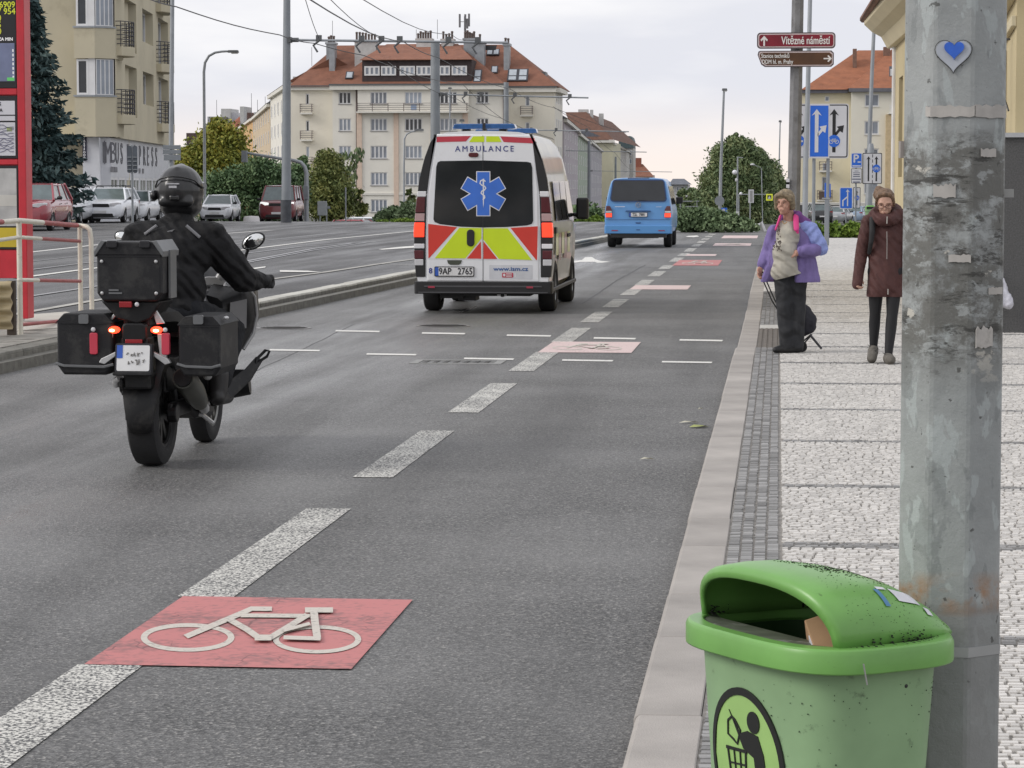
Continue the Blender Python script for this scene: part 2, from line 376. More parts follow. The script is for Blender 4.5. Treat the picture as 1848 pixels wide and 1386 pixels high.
# ---------------------------------------------------------------- right kerb and pavement
KX = -.425
KERBM = mat("kerb_granite_pink", (.35,.325,.30), .82, var=.16, vscale=2.5, dirt=.5, dcol=(.16,.145,.13), dscale=90, dth=.62, bump=.35, bscale=160, objrand=.10)
PZ = .118                       # top of the pavement
kb = MB(); kb.box(KX+.02, KX+.19, 2, 84, -.03, .03); rk = struct(kb.build("right_kerb", KERBM))
def ptop(y):                    # the kerb drops at the crossing
    return float(np.interp(y, [26.6, 27.6, 37.5, 41], [PZ, .035, .035, PZ]))
y = 4.2; random.seed(3)
while y < 84:
    ln = random.choice([1.36, 1.42, 1.48, 1.0]) if y < 30 else 1.4
    mb = MB(); za, zb = ptop(y), ptop(y+ln); e = .004
    mb.add([(0,e,-.06),(.205,e,-.06),(.205,ln-e,-.06),(0,ln-e,-.06),(.012,e,za),(.205,e,za),(.205,ln-e,zb),(.012,ln-e,zb),(0,e,za-.012),(0,ln-e,zb-.012)],
           [(0,1,5,4,8),(1,2,6,5),(2,3,9,7,6),(4,5,6,7),(3,0,8,9),(8,4,7,9)])
    mb.build("kerb_stone", KERBM, rk, loc=(KX+random.uniform(-.004,.004), y, 0), rot=(0,0,random.uniform(-.001,.001)), bevel=.004, seg=1); y += ln
JOINT = mat("sand_joint", (.25,.235,.215), .95, var=.25, vscale=20)
mb = MB(); yy = [2, 26.6, 27.6, 37.5, 41, 46]; vs = []
for y in yy: vs += [(KX+.205, y, ptop(y)-.0075), (.03, y, ptop(y)-.0075), (.35, y, PZ-.0075), (9, y, PZ-.0075)]
mb.add(vs, [(j*4+i, j*4+i+1, j*4+i+5, j*4+i+4) for j in range(len(yy)-1) for i in range(3)])
pave = struct(mb.build("pavement", JOINT))
# farther on the single stones cannot be told apart: one sheet with small relief
m = bpy.data.materials.new("far_mosaic"); m.use_nodes = True; nt = m.node_tree; N = nt.nodes; L = nt.links; b = N["Principled BSDF"]
tc = N.new("ShaderNodeTexCoord"); v = N.new("ShaderNodeTexVoronoi"); v.inputs['Scale'].default_value = 16; L.new(tc.outputs['Object'], v.inputs['Vector'])
r = N.new("ShaderNodeValToRGB"); r.color_ramp.elements[0].color = (.62,.6,.57,1); r.color_ramp.elements[1].color = (.36,.35,.33,1); r.color_ramp.elements[0].position = .3; r.color_ramp.elements[1].position = .8
L.new(v.outputs['Distance'], r.inputs[0]); L.new(r.outputs[0], b.inputs['Base Color']); b.inputs['Roughness'].default_value = .8
bp = N.new("ShaderNodeBump"); bp.inputs['Strength'].default_value = .5; bp.inputs['Distance'].default_value = .01; bp.invert = True; L.new(v.outputs['Distance'], bp.inputs['Height']); L.new(bp.outputs[0], b.inputs['Normal'])
mb = MB(); mb.box(.02, 12, 46, 84, .05, PZ); mb.box(KX+.205, .02, 41, 84, .05, PZ-.002)
struct(mb.build("far_pavement", m))
DARKS = mat("dark_sett", (.265,.262,.258), .8, var=.1, vscale=30, island=.38, bump=.3, bscale=120)
WHITES = mat("white_sett", (.60,.58,.55), .75, var=.06, vscale=20, island=.17, bump=.3, bscale=120, dirt=.25, dcol=(.3,.28,.25), dscale=2)
WOBJ = mat("white_sett_single", (.60,.58,.55), .75, var=.06, vscale=20, objrand=.17, bump=.3, bscale=120)
DOBJ = mat("dark_sett_single", (.265,.262,.258), .8, var=.1, vscale=30, objrand=.38, bump=.3, bscale=120)
rs = np.random.default_rng(5); STR = [4.5, 6.97, 9.42, 11.87, 14.27, 16.81, 19.21, 21.77, 24.32, 26.8, 29.2, 31.6, 34.1, 36.5, 39, 41.4, 43.8]
cells = []
def lay(x0, x1, y0, y1, s, band):
    y = y0
    while y < y1:
        h = s*rs.uniform(.92, 1.1); x = x0 - (0 if band else rs.uniform(0, s)); xe = min(x1, .098*y+1.1)
        while x < xe:
            w = (s if band else s*rs.uniform(.75, 1.35))
            dark = band or any(abs(y-q) < .085 for q in STR)
            a, c = max(x, x0), min(x+w, x1)
            if c-a > .02 and not (x > .35 and x < -.05 and 27.6 < y < 31.5): cells.append((a, c, y, y+h, dark))
            x += w
        y += h
lay(KX+.21, .02, 5, 27.5, .0575, True); lay(KX+.21, .02, 32.4, 41, .0575, True); lay(.024, 5.2, 5, 46, .047, False)
def px_of(x, y):
    d = Vector((x, y, PZ-CAM_H)); f = d.dot(CF); return 924+F_PX*d.dot(CR)/f, 693-F_PX*d.dot(CU)/f
vis = []
for i, c in enumerate(cells):
    X, Y = (c[0]+c[1])/2, (c[2]+c[3])/2; p, q = px_of(X, Y)
    if q < 1386 and 1262 < p < 1848 and not (1605 < p < 1815) and not (q > 1015 and p < 1735): vis.append((Y, i))
vis.sort(); single = {i for _, i in vis[:300]}
def stone_geo(w, h, j):
    g = .0022; dz = j; t = .005
    return [(g,g,-.03),(w-g,g,-.03),(w-g,h-g,-.03),(g,h-g,-.03),(g+t,g+t,dz),(w-g-t,g+t*.6,dz+.001),(w-g-t,h-g-t,dz),(g+t*.6,h-g-t,dz-.001)]
SF = [(4,5,6,7),(0,1,5,4),(1,2,6,5),(2,3,7,6),(3,0,4,7)]
V = {True: [], False: []}; 
proto = {}
for i, (a, c, y0, y1, dark) in enumerate(cells):
    w, h = c-a, y1-y0; j = rs.uniform(-.0014, .0014); yc = (y0+y1)/2
    zb = PZ if a > .33 else (ptop(yc) + (PZ-ptop(yc))*min(1, max(0, (a-.02)/.3)))
    if i in single:
        k = (dark, round(w/.012), round(h/.006)); 
        if k not in proto:
            mb = MB(); mb.add(stone_geo(k[1]*.012, k[2]*.006, 0), SF); proto[k] = mb.mesh("paving_stone", DOBJ if dark else WOBJ)
        o = bpy.data.objects.new("paving_stone", proto[k]); COL.objects.link(o); o.parent = pave; o.location = (a, y0, zb+j)
    else: V[dark].append((a, y0, zb, [(q[0]+rs.normal(0, .0022), q[1]+rs.normal(0, .0022), q[2]) for q in stone_geo(w, h, j)]))
for dark, nm, mt in ((True, "dark_paving", DARKS), (False, "white_paving", WHITES)):
    n = len(V[dark]); vv = np.array([[(p[0]+a, p[1]+b, p[2]+z) for p in g] for a, b, z, g in V[dark]]).reshape(-1, 3)
    ff = (np.arange(n)[:, None, None]*8 + np.array(SF)[None]).reshape(-1, 4)
    mesh_np(nm, vv, ff, mt, pave, kind='stuff')
# tactile ridged plates at the dropped kerb
TACT = mat("tactile_concrete", (.13,.115,.10), .85, var=.2, vscale=12, bump=.3)
mb = MB(); mb.box(KX+.215, .02, 27.55, 31.6, 0, .042)
for k in range(4): mb.box(KX+.225+k*.056, KX+.26+k*.056, 27.6, 31.55, .042, .05, t=.006)
mb.build("tactile_plate", TACT, pave)
mb = MB(); mb.box(KX+.215, .02, 31.6, 32.4, 0, .045); mb.build("edging_slab", mat("white_concrete", (.5,.49,.46), .8), pave)
# ---------------------------------------------------------------- road markings
def wornpaint(name, col, thr, soft=.12, scale=110, thr2=.0, cracks=False):
    m = bpy.data.materials.new(name); m.use_nodes = True; nt = m.node_tree; N = nt.nodes; L = nt.links; b = N["Principled BSDF"]
    tc = N.new("ShaderNodeTexCoord").outputs['Object']
    n = N.new("ShaderNodeTexNoise"); n.inputs['Scale'].default_value = scale; n.inputs['Detail'].default_value = 3; L.new(tc, n.inputs['Vector'])
    n2 = N.new("ShaderNodeTexNoise"); n2.inputs['Scale'].default_value = 2.2; n2.inputs['Detail'].default_value = 5; L.new(tc, n2.inputs['Vector'])
    a = N.new("ShaderNodeMath"); a.operation = 'MULTIPLY_ADD'; L.new(n2.outputs['Fac'], a.inputs[0]); a.inputs[1].default_value = thr2; L.new(n.outputs['Fac'], a.inputs[2])
    r = N.new("ShaderNodeMapRange"); r.inputs[1].default_value = thr+thr2*.5; r.inputs[2].default_value = thr+thr2*.5+soft; L.new(a.outputs[0], r.inputs[0])
    x = N.new("ShaderNodeMix"); x.data_type = 'RGBA'; L.new(r.outputs[0], x.inputs[0]); x.inputs[6].default_value = (*col, 1); x.inputs[7].default_value = (.085,.085,.086,1)
    if cracks:
        v = N.new("ShaderNodeTexVoronoi"); v.feature = 'DISTANCE_TO_EDGE'; v.inputs['Scale'].default_value = 9; L.new(n.outputs['Color'], v.inputs['Vector'])
        mp = N.new("ShaderNodeVectorMath"); mp.operation = 'MULTIPLY_ADD'; mp.inputs[1].default_value = (.06,.06,.06); L.new(n2.outputs['Color'], mp.inputs[0]); L.new(tc, mp.inputs[2]); L.new(mp.outputs[0], v.inputs['Vector'])
        k = N.new("ShaderNodeMapRange"); L.new(v.outputs['Distance'], k.inputs[0]); k.inputs[1].default_value = .012; k.inputs[2].default_value = .03; k.inputs[3].default_value = .8; k.inputs[4].default_value = 0
        k2 = N.new("ShaderNodeMapRange"); L.new(n2.outputs['Fac'], k2.inputs[0]); k2.inputs[1].default_value = .45; k2.inputs[2].default_value = .6
        kk = N.new("ShaderNodeMath"); kk.operation = 'MULTIPLY'; L.new(k.outputs[0], kk.inputs[0]); L.new(k2.outputs[0], kk.inputs[1])
        y = N.new("ShaderNodeMix"); y.data_type = 'RGBA'; L.new(kk.outputs[0], y.inputs[0]); L.new(x.outputs[2], y.inputs[6]); y.inputs[7].default_value = (.16,.07,.07,1); x = y
    L.new(x.outputs[2], b.inputs['Base Color']); b.inputs['Roughness'].default_value = .7; return m
PWHITE = wornpaint("worn_white_paint", (.61,.60,.555), .475, .06, 80, .22); PW2 = wornpaint("white_paint", (.72,.71,.67), .62, .1, 60, .2)
PRED = wornpaint("worn_red_paint", (.50,.18,.175), .46, .55, 26, 1.0, True); PRED2 = wornpaint("faded_red_paint", (.64,.50,.48), .58, .25, 40, .5); PBIKE = wornpaint("bike_white_paint", (.56,.52,.46), .56, .3, 50, .25)
def sheet(name, polys, z, m, parent=None, **kw):
    mb = MB(); d = 0
    for p in polys: mb.add([(q[0], q[1], z) for q in p], [tuple(range(len(p)))])
    o = mb.build(name, m, parent); 
    for k, v in kw.items(): o[k] = v
    return o
marks = struct(sheet("lane_markings", [[(-2.5, 3, 0), (-2.499, 3, 0), (-2.499, 3.001, 0)]], .003, PWHITE))
y = 6.6
def yc(y): return y+float(np.interp(y, [9.5,14,16,20,25,32,50], [-.26,-.26,-.21,-.17,-.12,-.02,.1]))
def dash(y0, y1): y0, y1 = yc(y0), yc(y1); sheet("lane_dash", [[(-2.50, y0), (-2.262, y0), (-2.262, y1), (-2.50, y1)]], .004, PWHITE, marks)
for y0, y1 in ((6.4, 9.52), (11.12, 14.2), (15.7, 18.7), (20.2, 23.2), (24.75, 27.6), (29.3, 32.3), (33.6, 36.5), (37.8, 40.6), (42.1, 44.4), (46.4, 49), (51, 54), (55.5, 58.2), (61, 64.5), (66, 69), (70.6, 74.5), (76.5, 80), (81.5, 84.5), (86.5, 89), (91, 93.5), (95.5, 97.5)): dash(y0, y1)
def redbox(y0, y1, m, x0=-2.476, x1=-1.503):
    y0, y1 = yc(y0), yc(y1); return sheet("red_patch", [[(x0, y0), (x1, y0), (x1, y1), (x0, y1)]], .0055, m, marks)
redbox(9.52, 11.12, PRED); redbox(27.5, 29.4, PRED2); redbox(44.4, 46.3, PRED2); redbox(58, 62.4, PRED, -2.3, -1.3); redbox(66.2, 67.8, PRED2, -2.3, -1.55); redbox(77.5, 81, PRED2, -1.9, -.8); redbox(89, 94, PRED2, -1.9, -.7)
# bicycle pictogram
def bike_sheet(parent_patch, x0, x1, y0, y1):
    # unit space traced from the pictogram: u across (0..1), v along (0..1)
    c = lambda px, py: ((px-380)/1100., (py-0)/1.)
    P = []; st_ = []; sp = (1, 1.75)
    def el(cx, cy, rx, ry): return [(cx+rx*math.cos(2*PI*k/40), cy+ry*math.sin(2*PI*k/40)) for k in range(40)]
    o = lambda L_: [(x/2.31, 1000+y/2.31) for x, y in L_]
    P += ribbon(o(el(780,357,182,51)), 12, sp, True); P += ribbon(o(el(1320,366,172,51)), 11, sp, True); st_ = [0]*40+[1]*40
    for L_, w in (([(772,356),(905,300),(1005,258),(1045,240),(1130,241)], 14), ([(1000,269),(1290,271)], 12), ([(950,285),(1030,330),(1085,368)], 14), ([(1120,366),(1200,318),(1280,268)], 14),
                 ([(1268,250),(1385,250)], 16), ([(1305,252),(1310,300),(1322,372)], 14), ([(1180,366),(1335,371)], 12), ([(1060,368),(1130,368)], 18), ([(1180,340),(1290,310)], 9)): Q = ribbon(o(L_), w, sp); st_ += [max(st_)+1]*len(Q); P += Q
    polys = []
    for q in P:
        g = [G(a, b, 0) for a, b in q]; polys.append([(x0+(p.x+2.476)/.973*(x1-x0), yc(y0)+(p.y-9.26)/1.575*(yc(y1)-yc(y0))) for p in g])
    mb = MB()
    for k, p in enumerate(polys): mb.add([(q[0], q[1], .0075+.0011*st_[k]) for q in p], [(0,1,2,3)])
    mb.build("bicycle_symbol", PBIKE, marks)
bike_sheet(None, -2.476, -1.503, 9.52, 11.12); bike_sheet(None, -2.44, -1.6, 27.6, 29.3); bike_sheet(None, -2.2, -1.4, 58.2, 62.2); bike_sheet(None, -1.8, -.9, 77.8, 80.8)
# guide dashes across the road
for x0, x1, y in ((606,686,598),(762,840,602),(915,995,606),(1072,1148,611),(1227,1305,614.5),(487,578,632.5),(662,752,640),(838,928,648),(1015,1107,651),(1195,1286,654)):
    q = [G(x0, y-1.9), G(x1, y-.4), G(x1-2, y+2.2), G(x0-1, y+.8)]; sheet("guide_dash", [[(p.x, p.y) for p in q]], .0045, PW2, marks)
def pxsheet(name, pts, z, m, parent, zz=0.): q = [G(a, b, zz) for a, b in pts]; return sheet(name, [[(p.x, p.y) for p in q]], zz+z, m, parent)
pxsheet("turn_arrow", [(1012,478),(1012,473),(1050,469.5),(1056,464.5),(1068,464),(1075,468.5),(1084,471),(1101,472.5),(1088,474.3),(1077,474.6),(1074,472.8),(1048,473)], .004, PW2, marks)
pxsheet("straight_arrow", [(1237,427.5),(1242,425.8),(1258,425),(1262,427),(1252,428.2)], .004, PW2, marks)
pxsheet("straight_arrow", [(1052,424),(1066,421.5),(1082,421.5),(1080,423.5),(1066,424.5)], .004, PW2, marks)
pxsheet("edge_line", [(1040,446),(1086,436.5),(1086,438.6),(1040,449)], .004, PW2, marks)
SEAM = mat("road_seam", (.035,.035,.036), .6, var=.3, vscale=6)
def seam(pts, w):
    rg = random.Random(len(pts)+int(pts[0][0])); P = [G(a, b) for a, b in pts]; Q = []
    for i in range(len(P)-1):
        for k in range(14): q = P[i].lerp(P[i+1], k/14); Q.append((q.x+rg.uniform(-.014,.014), q.y))
    Q.append((P[-1].x, P[-1].y)); sheet("asphalt_seam", ribbon(Q, w), .0025, SEAM, marks)
seam([(1052,548),(1110,508),(1165,478)], .03); seam([(250,780),(420,690),(640,585)], .009); seam([(1105,640),(1315,646)], .012)
# lines, rails and edging on the tram strip
sm = struct(sheet("tram_markings", [[(-12, 3), (-11.999, 3), (-11.999, 3.001)]], .17, PW2))
RAIL = mat("rail_steel", (.36,.36,.37), .38, .6, var=.15, vscale=3); EDG = mat("edging", (.4,.39,.36), .8, var=.2)
def line(name, pts, w, m, dz=.004):
    q = [G(a, b, .17) for a, b in pts]; rb = ribbon([(p.x, p.y) for p in q], w); sheet(name, rb, .172+dz, m, sm)
line("painted_line", [(30,457.5),(48,456),(185,441),(398,422),(586,409),(688,404)], .16, PW2)
line("tram_rail", [(20,491),(48,488),(136,477),(409,441.7),(470,435),(579,423.6),(748,410.8)], .10, RAIL)
line("painted_line", [(30,502.5),(48,500),(137,488.5),(433,452),(586,433),(750,417),(800,412)], .16, PW2)
line("tram_rail", [(20,476),(48,473),(180,458),(300,443)], .07, RAIL)
line("tram_rail", [(423,460),(544,445),(678,436)], .09, RAIL); line("tram_rail", [(20,541),(48,536),(180,516),(433,473.6),(565,449),(647,437.6)], .10, RAIL)
line("tram_rail", [(250,508),(433,476.5),(565,451.8),(660,438)], .08, RAIL)
line("strip_edging", [(20,569),(48,564),(180,541),(479,505.4),(583,492),(684,476.6),(760,466)], .14, EDG); line("strip_edging", [(684,476.6),(740,478.5)], .08, EDG)
for q in ([(683,450),(720,446),(752,443.5),(752,447),(720,449),(690,451)], [(505,488),(555,489),(580,491.5),(545,491.5),(505,491)], [(456,484),(480,481),(478,483.5),(460,486)]): pxsheet("worn_arrow", q, .006, PW2, sm, .17)
# manholes, gully, litter
IRON = mat("cast_iron", (.06,.058,.055), .6, .4, var=.3, vscale=20, bump=.5, bscale=50)
for px, py, lab in ((512,592.5,"round manhole cover left of the white guide dashes"), (800,588.5,"round manhole cover in the road behind the ambulance")):
    p = G(px, py); t = thing("manhole_cover", lab, "manhole cover", p, group="manhole covers in the road")
    mb = MB(); mb.lathe([(.34,.001),(.34,.006),(.31,.008),(.30,.003)], 28, cap=False); mb.build("rim", mat("worn_rim", (.24,.235,.23), .45, .5), t)
    mb = MB(); mb.lathe([(.30,-.004),(.30,.004),(.0,.004)], 28)
    for k in range(-3, 4):
        w = math.sqrt(max(.28**2-(k*.075)**2, 0)); mb.box(-w, w, k*.075-.012, k*.075+.012, .004, .009)
    mb.build("lid", IRON, t)
p = G(845, 654); t = thing("road_gully", "rectangular iron gully grate set in the lane by the guide dashes", "drain", p)
mb = MB(); mb.box(-.55,.35,-.28,-.2,0,.007); mb.box(-.55,.35,.2,.28,0,.007); mb.box(-.55,-.47,-.2,.2,0,.007); mb.box(.27,.35,-.2,.2,0,.007); mb.build("frame", mat("gully_frame", (.28,.28,.27), .6, .2), t)
for k in range(7):
    mb = MB(); mb.box(-.44+k*.1, -.4+k*.1, -.2, .2, -.003, .005); mb.build("bar", IRON, t)
LEAF = mat("fallen_leaf", (.30,.34,.08), .6)
for px, py, L_, a, lab in ((1262,772,.15,.2,"yellowish fallen leaf on the asphalt near the kerb"), (1244,764.5,.16,.05,"pale dry stalk lying beside the yellow leaf"), (1168,831,.1,-.1,"thin pale stalk lying alone on the lane asphalt"), (1264,740,.04,.5,"small white scrap above the yellow leaf")):
    p = G(px, py); mb = MB(); w = L_*(.35 if "leaf on" in lab else .12)
    mb.add([(-L_/2,0,.006),(-L_*.2,-w,.012),(L_*.25,-w*.8,.02),(L_/2,0,.008),(L_*.2,w,.014),(-L_*.2,w*.9,.02)], [(0,1,2,3,4,5)])
    tag(mb.build("fallen_leaf" if "leaf" in lab[:22] else "litter_scrap", LEAF if "leaf on" in lab else mat("dry_stalk", (.5,.48,.38), .7), loc=p, rot=(0,0,a)), lab, "leaf" if "leaf on" in lab else "litter")
# ================================================================ FOREGROUND POLE AND BIN
def polemat():
    m = bpy.data.materials.new("peeling_pole_paint"); m.use_nodes = True; nt = m.node_tree; N = nt.nodes; L = nt.links; b = N["Principled BSDF"]
    tc = N.new("ShaderNodeTexCoord").outputs['Object']; sx = N.new("ShaderNodeSeparateXYZ"); L.new(tc, sx.inputs[0])
    def noise(s, d=4, scale=(1,1,1), r=.6, dist=0.):
        mp = N.new("ShaderNodeMapping"); mp.inputs['Scale'].default_value = scale; L.new(tc, mp.inputs[0])
        n = N.new("ShaderNodeTexNoise"); n.inputs['Scale'].default_value = s; n.inputs['Detail'].default_value = d; n.inputs['Roughness'].default_value = r; n.inputs['Distortion'].default_value = dist; L.new(mp.outputs[0], n.inputs['Vector']); return n.outputs['Fac']
    def rng(f, a, c, lo=0., hi=1.):
        x = N.new("ShaderNodeMapRange"); L.new(f, x.inputs[0])
        for i, v in enumerate((a, c, lo, hi)): x.inputs[i+1].default_value = v
        return x.outputs[0]
    def mul(a, c):
        x = N.new("ShaderNodeMath"); x.operation = 'MULTIPLY'; L.new(a, x.inputs[0]); L.new(c, x.inputs[1]); return x.outputs[0]
    def mix(f, a, c):
        x = N.new("ShaderNodeMix"); x.data_type = 'RGBA'; L.new(f, x.inputs[0])
        for s, v in ((6, a), (7, c)):
            if isinstance(v, tuple): x.inputs[s].default_value = (*v, 1)
            else: L.new(v, x.inputs[s])
        return x.outputs[2]
    z = sx.outputs[2]
    c = mix(rng(noise(9, 4), .35, .65), (.265,.28,.28), (.335,.352,.35))
    c = mix(rng(noise(26, 3, (1,1,.5), dist=.25), .56, .59, 0, .55), c, (.42,.46,.46))      # pale patches where layers flaked
    c = mix(rng(noise(18, 4, (1,1,.5), dist=.2), .58, .61, 0, .6), c, (.20,.215,.215))
    # band of torn paper and glue between 1.35 m and 1.95 m
    band = mul(rng(z, 1.27, 1.36), rng(z, 1.66, 1.70, 1., 0.))
    grime = mul(band, rng(noise(13, 10, (1,1,1.2), r=.72), .40, .52))
    c = mix(grime, c, (.135,.135,.125))
    c = mix(mul(band, rng(noise(15, 10, (.7,.7,2.6), r=.75, dist=.3), .54, .60, 0, .95)), c, (.045,.044,.04))
    c = mix(mul(band, rng(noise(23, 10, (.8,.8,1.7), r=.7, dist=.3), .55, .6, 0, .7)), c, (.36,.38,.38))
    c = mix(mul(band, rng(noise(12, 7, (1,1,1.6), r=.65), .62, .65)), c, (.50,.48,.43))
    low = rng(z, .925, .945, 1., 0.); c = mix(mul(low, rng(noise(5, 5), .3, .6, .5, .9)), c, (.21,.215,.21))
    rust = mul(rng(z, .955, .99, 1, 0), rng(z, .915, .945)); c = mix(mul(rust, rng(noise(14, 4), .42, .6)), c, (.30,.15,.06))
    c = mix(rng(noise(50, 3), .66, .7, 0, .8), c, (.06,.06,.055))
    c = mix(mul(low, rng(noise(6, 6, (1,1,.35)), .58, .66)), c, (.05,.05,.05))
    L.new(c, b.inputs['Base Color']); b.inputs['Roughness'].default_value = .6
    bp = N.new("ShaderNodeBump"); bp.inputs['Strength'].default_value = .7; bp.inputs['Distance'].default_value = .004; L.new(noise(30, 8, r=.7), bp.inputs['Height']); L.new(bp.outputs[0], b.inputs['Normal'])
    return m
PX, PY = .281, 4.33
pt = thing("lamp_post", "thick octagonal grey post with peeling paint and a heart sticker, behind the green bin", "post", (PX, PY, PZ))
def octo(r, a0): return [(r*math.cos(a0+k*PI/4), r*math.sin(a0+k*PI/4)) for k in range(8)]
fa = math.atan2(-PY, -PX)                     # a flat side looks along the pavement towards the viewer
a0 = fa + PI/8 - .03; rr = .0865
mb = MB(); mb.loft([[(x, y, z) for x, y in octo(q, a0)] for z, q in ((-.1, rr*1.03), (.9, rr*1.02), (.92, rr*1.0), (3.2, rr*.985), (9.5, rr*.8))]); mb.build("shaft", polemat(), pt, bevel=.007)
ap = rr*math.cos(PI/8)
def onface(k): a = fa-.03+k*PI/4; return Matrix.Translation((math.cos(a)*(ap+.0015), math.sin(a)*(ap+.0015), 0)) @ Euler((0, 0, a+PI/2)).to_matrix().to_4x4()
def pz(py, Y=4.26): return CAM_H-(py-337)/F_PX*Y-PZ
heart = lambda s: [(s*16*math.sin(t)**3/17, s*(13*math.cos(t)-5*math.cos(2*t)-2*math.cos(3*t)-math.cos(4*t))/17) for t in [2*PI*k/40 for k in range(40)]]
mb = MB(); mb.prism([(x-.001, z+pz(103)) for x, z in heart(.029)], -.001, .0015, onface(0)); mb.build("heart_sticker", mat("sticker_grey", (.42,.45,.5), .5, var=.1, vscale=40), pt, label="pale grey heart sticker with dark outline")
mb = MB(); mb.prism([(x, z+pz(95)) for x, z in heart(.0165)], -.004, -.001, onface(0)); mb.build("blue_heart", mat("heart_blue", (.03,.12,.55), .5, var=.15, vscale=60), pt)
mb = MB(); pts = heart(.031)
mb.tube([onface(0) @ Vector((x-.001, -.001, z+pz(103))) for x, z in pts+pts[:1]], .0006, 4); mb.build("sticker_outline", mat("ink", (.02,.02,.02), .6), pt)
PAP = mat("torn_paper", (.43,.41,.385), .85, var=.15, vscale=30, dirt=.5, dcol=(.2,.19,.17), dscale=30)
def scrap(k, x0, x1, py0, py1, name="torn_paper", n=9):
    rg = random.Random(int(py0*7+k)); z0, z1 = pz(py1), pz(py0); top = [(x0+(x1-x0)*i/n, z1-rg.uniform(0, .25)*(z1-z0)) for i in range(n+1)]; bot = [(x1-(x1-x0)*i/n, z0+rg.uniform(0, .12)*(z1-z0)) for i in range(n+1)]
    mb = MB(); mb.prism(bot+top, -.0008, .001, onface(k)); return mb.build(name, PAP, pt)
scrap(0, .0-.036, .033, 191, 215); scrap(1, -.033, .033, 189, 216); scrap(-1, .02, .033, 193, 214)
scrap(1, -.02, .012, 268, 285); scrap(1, -.026, .01, 583, 626); scrap(0, -.03, .005, 330, 358); scrap(0, -.005, .03, 455, 472); scrap(1, .0, .03, 515, 530)
mb = MB(); mb.box(ap-.004, ap+.014, -.012, .012, pz(356), pz(341), Matrix.Rotation(fa+PI*.53, 4, 'Z')); mb.build("cable_clip", mat("grey_plastic", (.35,.35,.34), .6), pt)
mb = MB(); mb.box(ap, ap+.008, -.014, .014, pz(285), pz(255), Matrix.Rotation(fa-PI*.46, 4, 'Z')); mb.build("cable_clip", mat("torn_cloth", (.30,.27,.25), .8), pt)
# ---- green litter bin
BX, BY = .066, 4.19; nrm = math.atan2(-.57, -.82)      # the mouth faces the road
BXF = Matrix.Translation((BX, BY, PZ-.009)) @ Matrix.Rotation(nrm+PI/2, 4, "Z") @ Matrix.Scale(1.01, 4)
bt = thing("litter_bin", "green plastic litter bin with hooded mouth, strapped to the grey post", "litter bin", (BX, BY, PZ-.009), nrm+PI/2); bt.scale = (1.01, 1.01, 1.01)
# local axes: -y = mouth side, x along the front
GREEN = mat("bin_green", (.155,.355,.085), .33, var=.12, vscale=8, dirt=.9, dcol=(.02,.03,.012), dscale=38, dth=.67, spec=.5)
GRIMY = mat("bin_green_grimy", (.085,.30,.05), .36, var=.1, vscale=8, dirt=.92, dcol=(.02,.022,.015), dscale=24, dth=.57)
FADE = mat("bin_body_green", (.245,.385,.205), .5, var=.14, vscale=5, dirt=.8, dcol=(.05,.075,.04), dscale=26, dth=.62)
def sup(w, d, e=3.2, n=48, cy=0., dfront=None):
    out = []
    for k in range(n):
        t = 2*PI*k/n; c, s = math.cos(t), math.sin(t); y = abs(s)**(2/e)*(1 if s > 0 else -1)
        out.append((w*abs(c)**(2/e)*(1 if c > 0 else -1), cy+y*(d if (y > 0 or not dfront) else dfront)))
    return out
ZR = 1.028-PZ
mb = MB(); secs = []
for z, w, d in ((.32,.150,.105),(.40,.168,.118),(.7,.180,.128),(ZR-.035,.192,.138)): secs.append([(x, y, z) for x, y in sup(w, d)])
mb.loft(secs, cap=False); mb.add(secs[0], [tuple(range(48))]); mb.build("body", FADE, bt, smooth=60)
mb = MB(); R0 = sup(.203,.150); R1 = sup(.218,.163); R2 = sup(.214,.160); R3 = sup(.19,.137)
mb.loft([[(x, y, z) for x, y in r] for z, r in ((ZR-.036,R0),(ZR-.040,R1),(ZR-.010,R1),(ZR-.001,R2),(ZR,R3),(ZR-.02,R3))], cap=False); mb.build("rim", GREEN, bt, smooth=50, bevel=.003)
mb = MB(); mb.loft([[(x, y, z) for x, y in sup(.17,.118)] for z in (ZR-.02, ZR-.4)], cap=False); mb.build("inner_liner", mat("bin_inside", (.02,.06,.015), .6), bt, smooth=60)
# hood: arches from the mouth (y=-.11) to the back (y=.15)
secs = []; n = 22; st = [(-.126,.176,.082),(-.122,.188,.096),(-.115,.191,.101),(-.09,.192,.104),(-.05,.191,.103),(0,.187,.095),(.05,.178,.078),(.09,.165,.055),(.118,.148,.028),(.134,.13,.004)]
for y, w, h in st:
    a = []
    for k in range(n+1):
        t = PI*k/n; c, s = math.cos(t), math.sin(t); e = 2/2.7
        a.append((w*abs(c)**e*(1 if c > 0 else -1), y-.03*s*(1 if y < -.1 else .3)+.03, ZR-.004+h*abs(s)**e))
    secs.append(a)
mb = MB(); mb.loft(secs, closed=False, cap=False); ho = mb.build("hood", GREEN, bt, smooth=50)
md = ho.modifiers.new("thick", 'SOLIDIFY'); md.thickness = .007; md.offset = -1
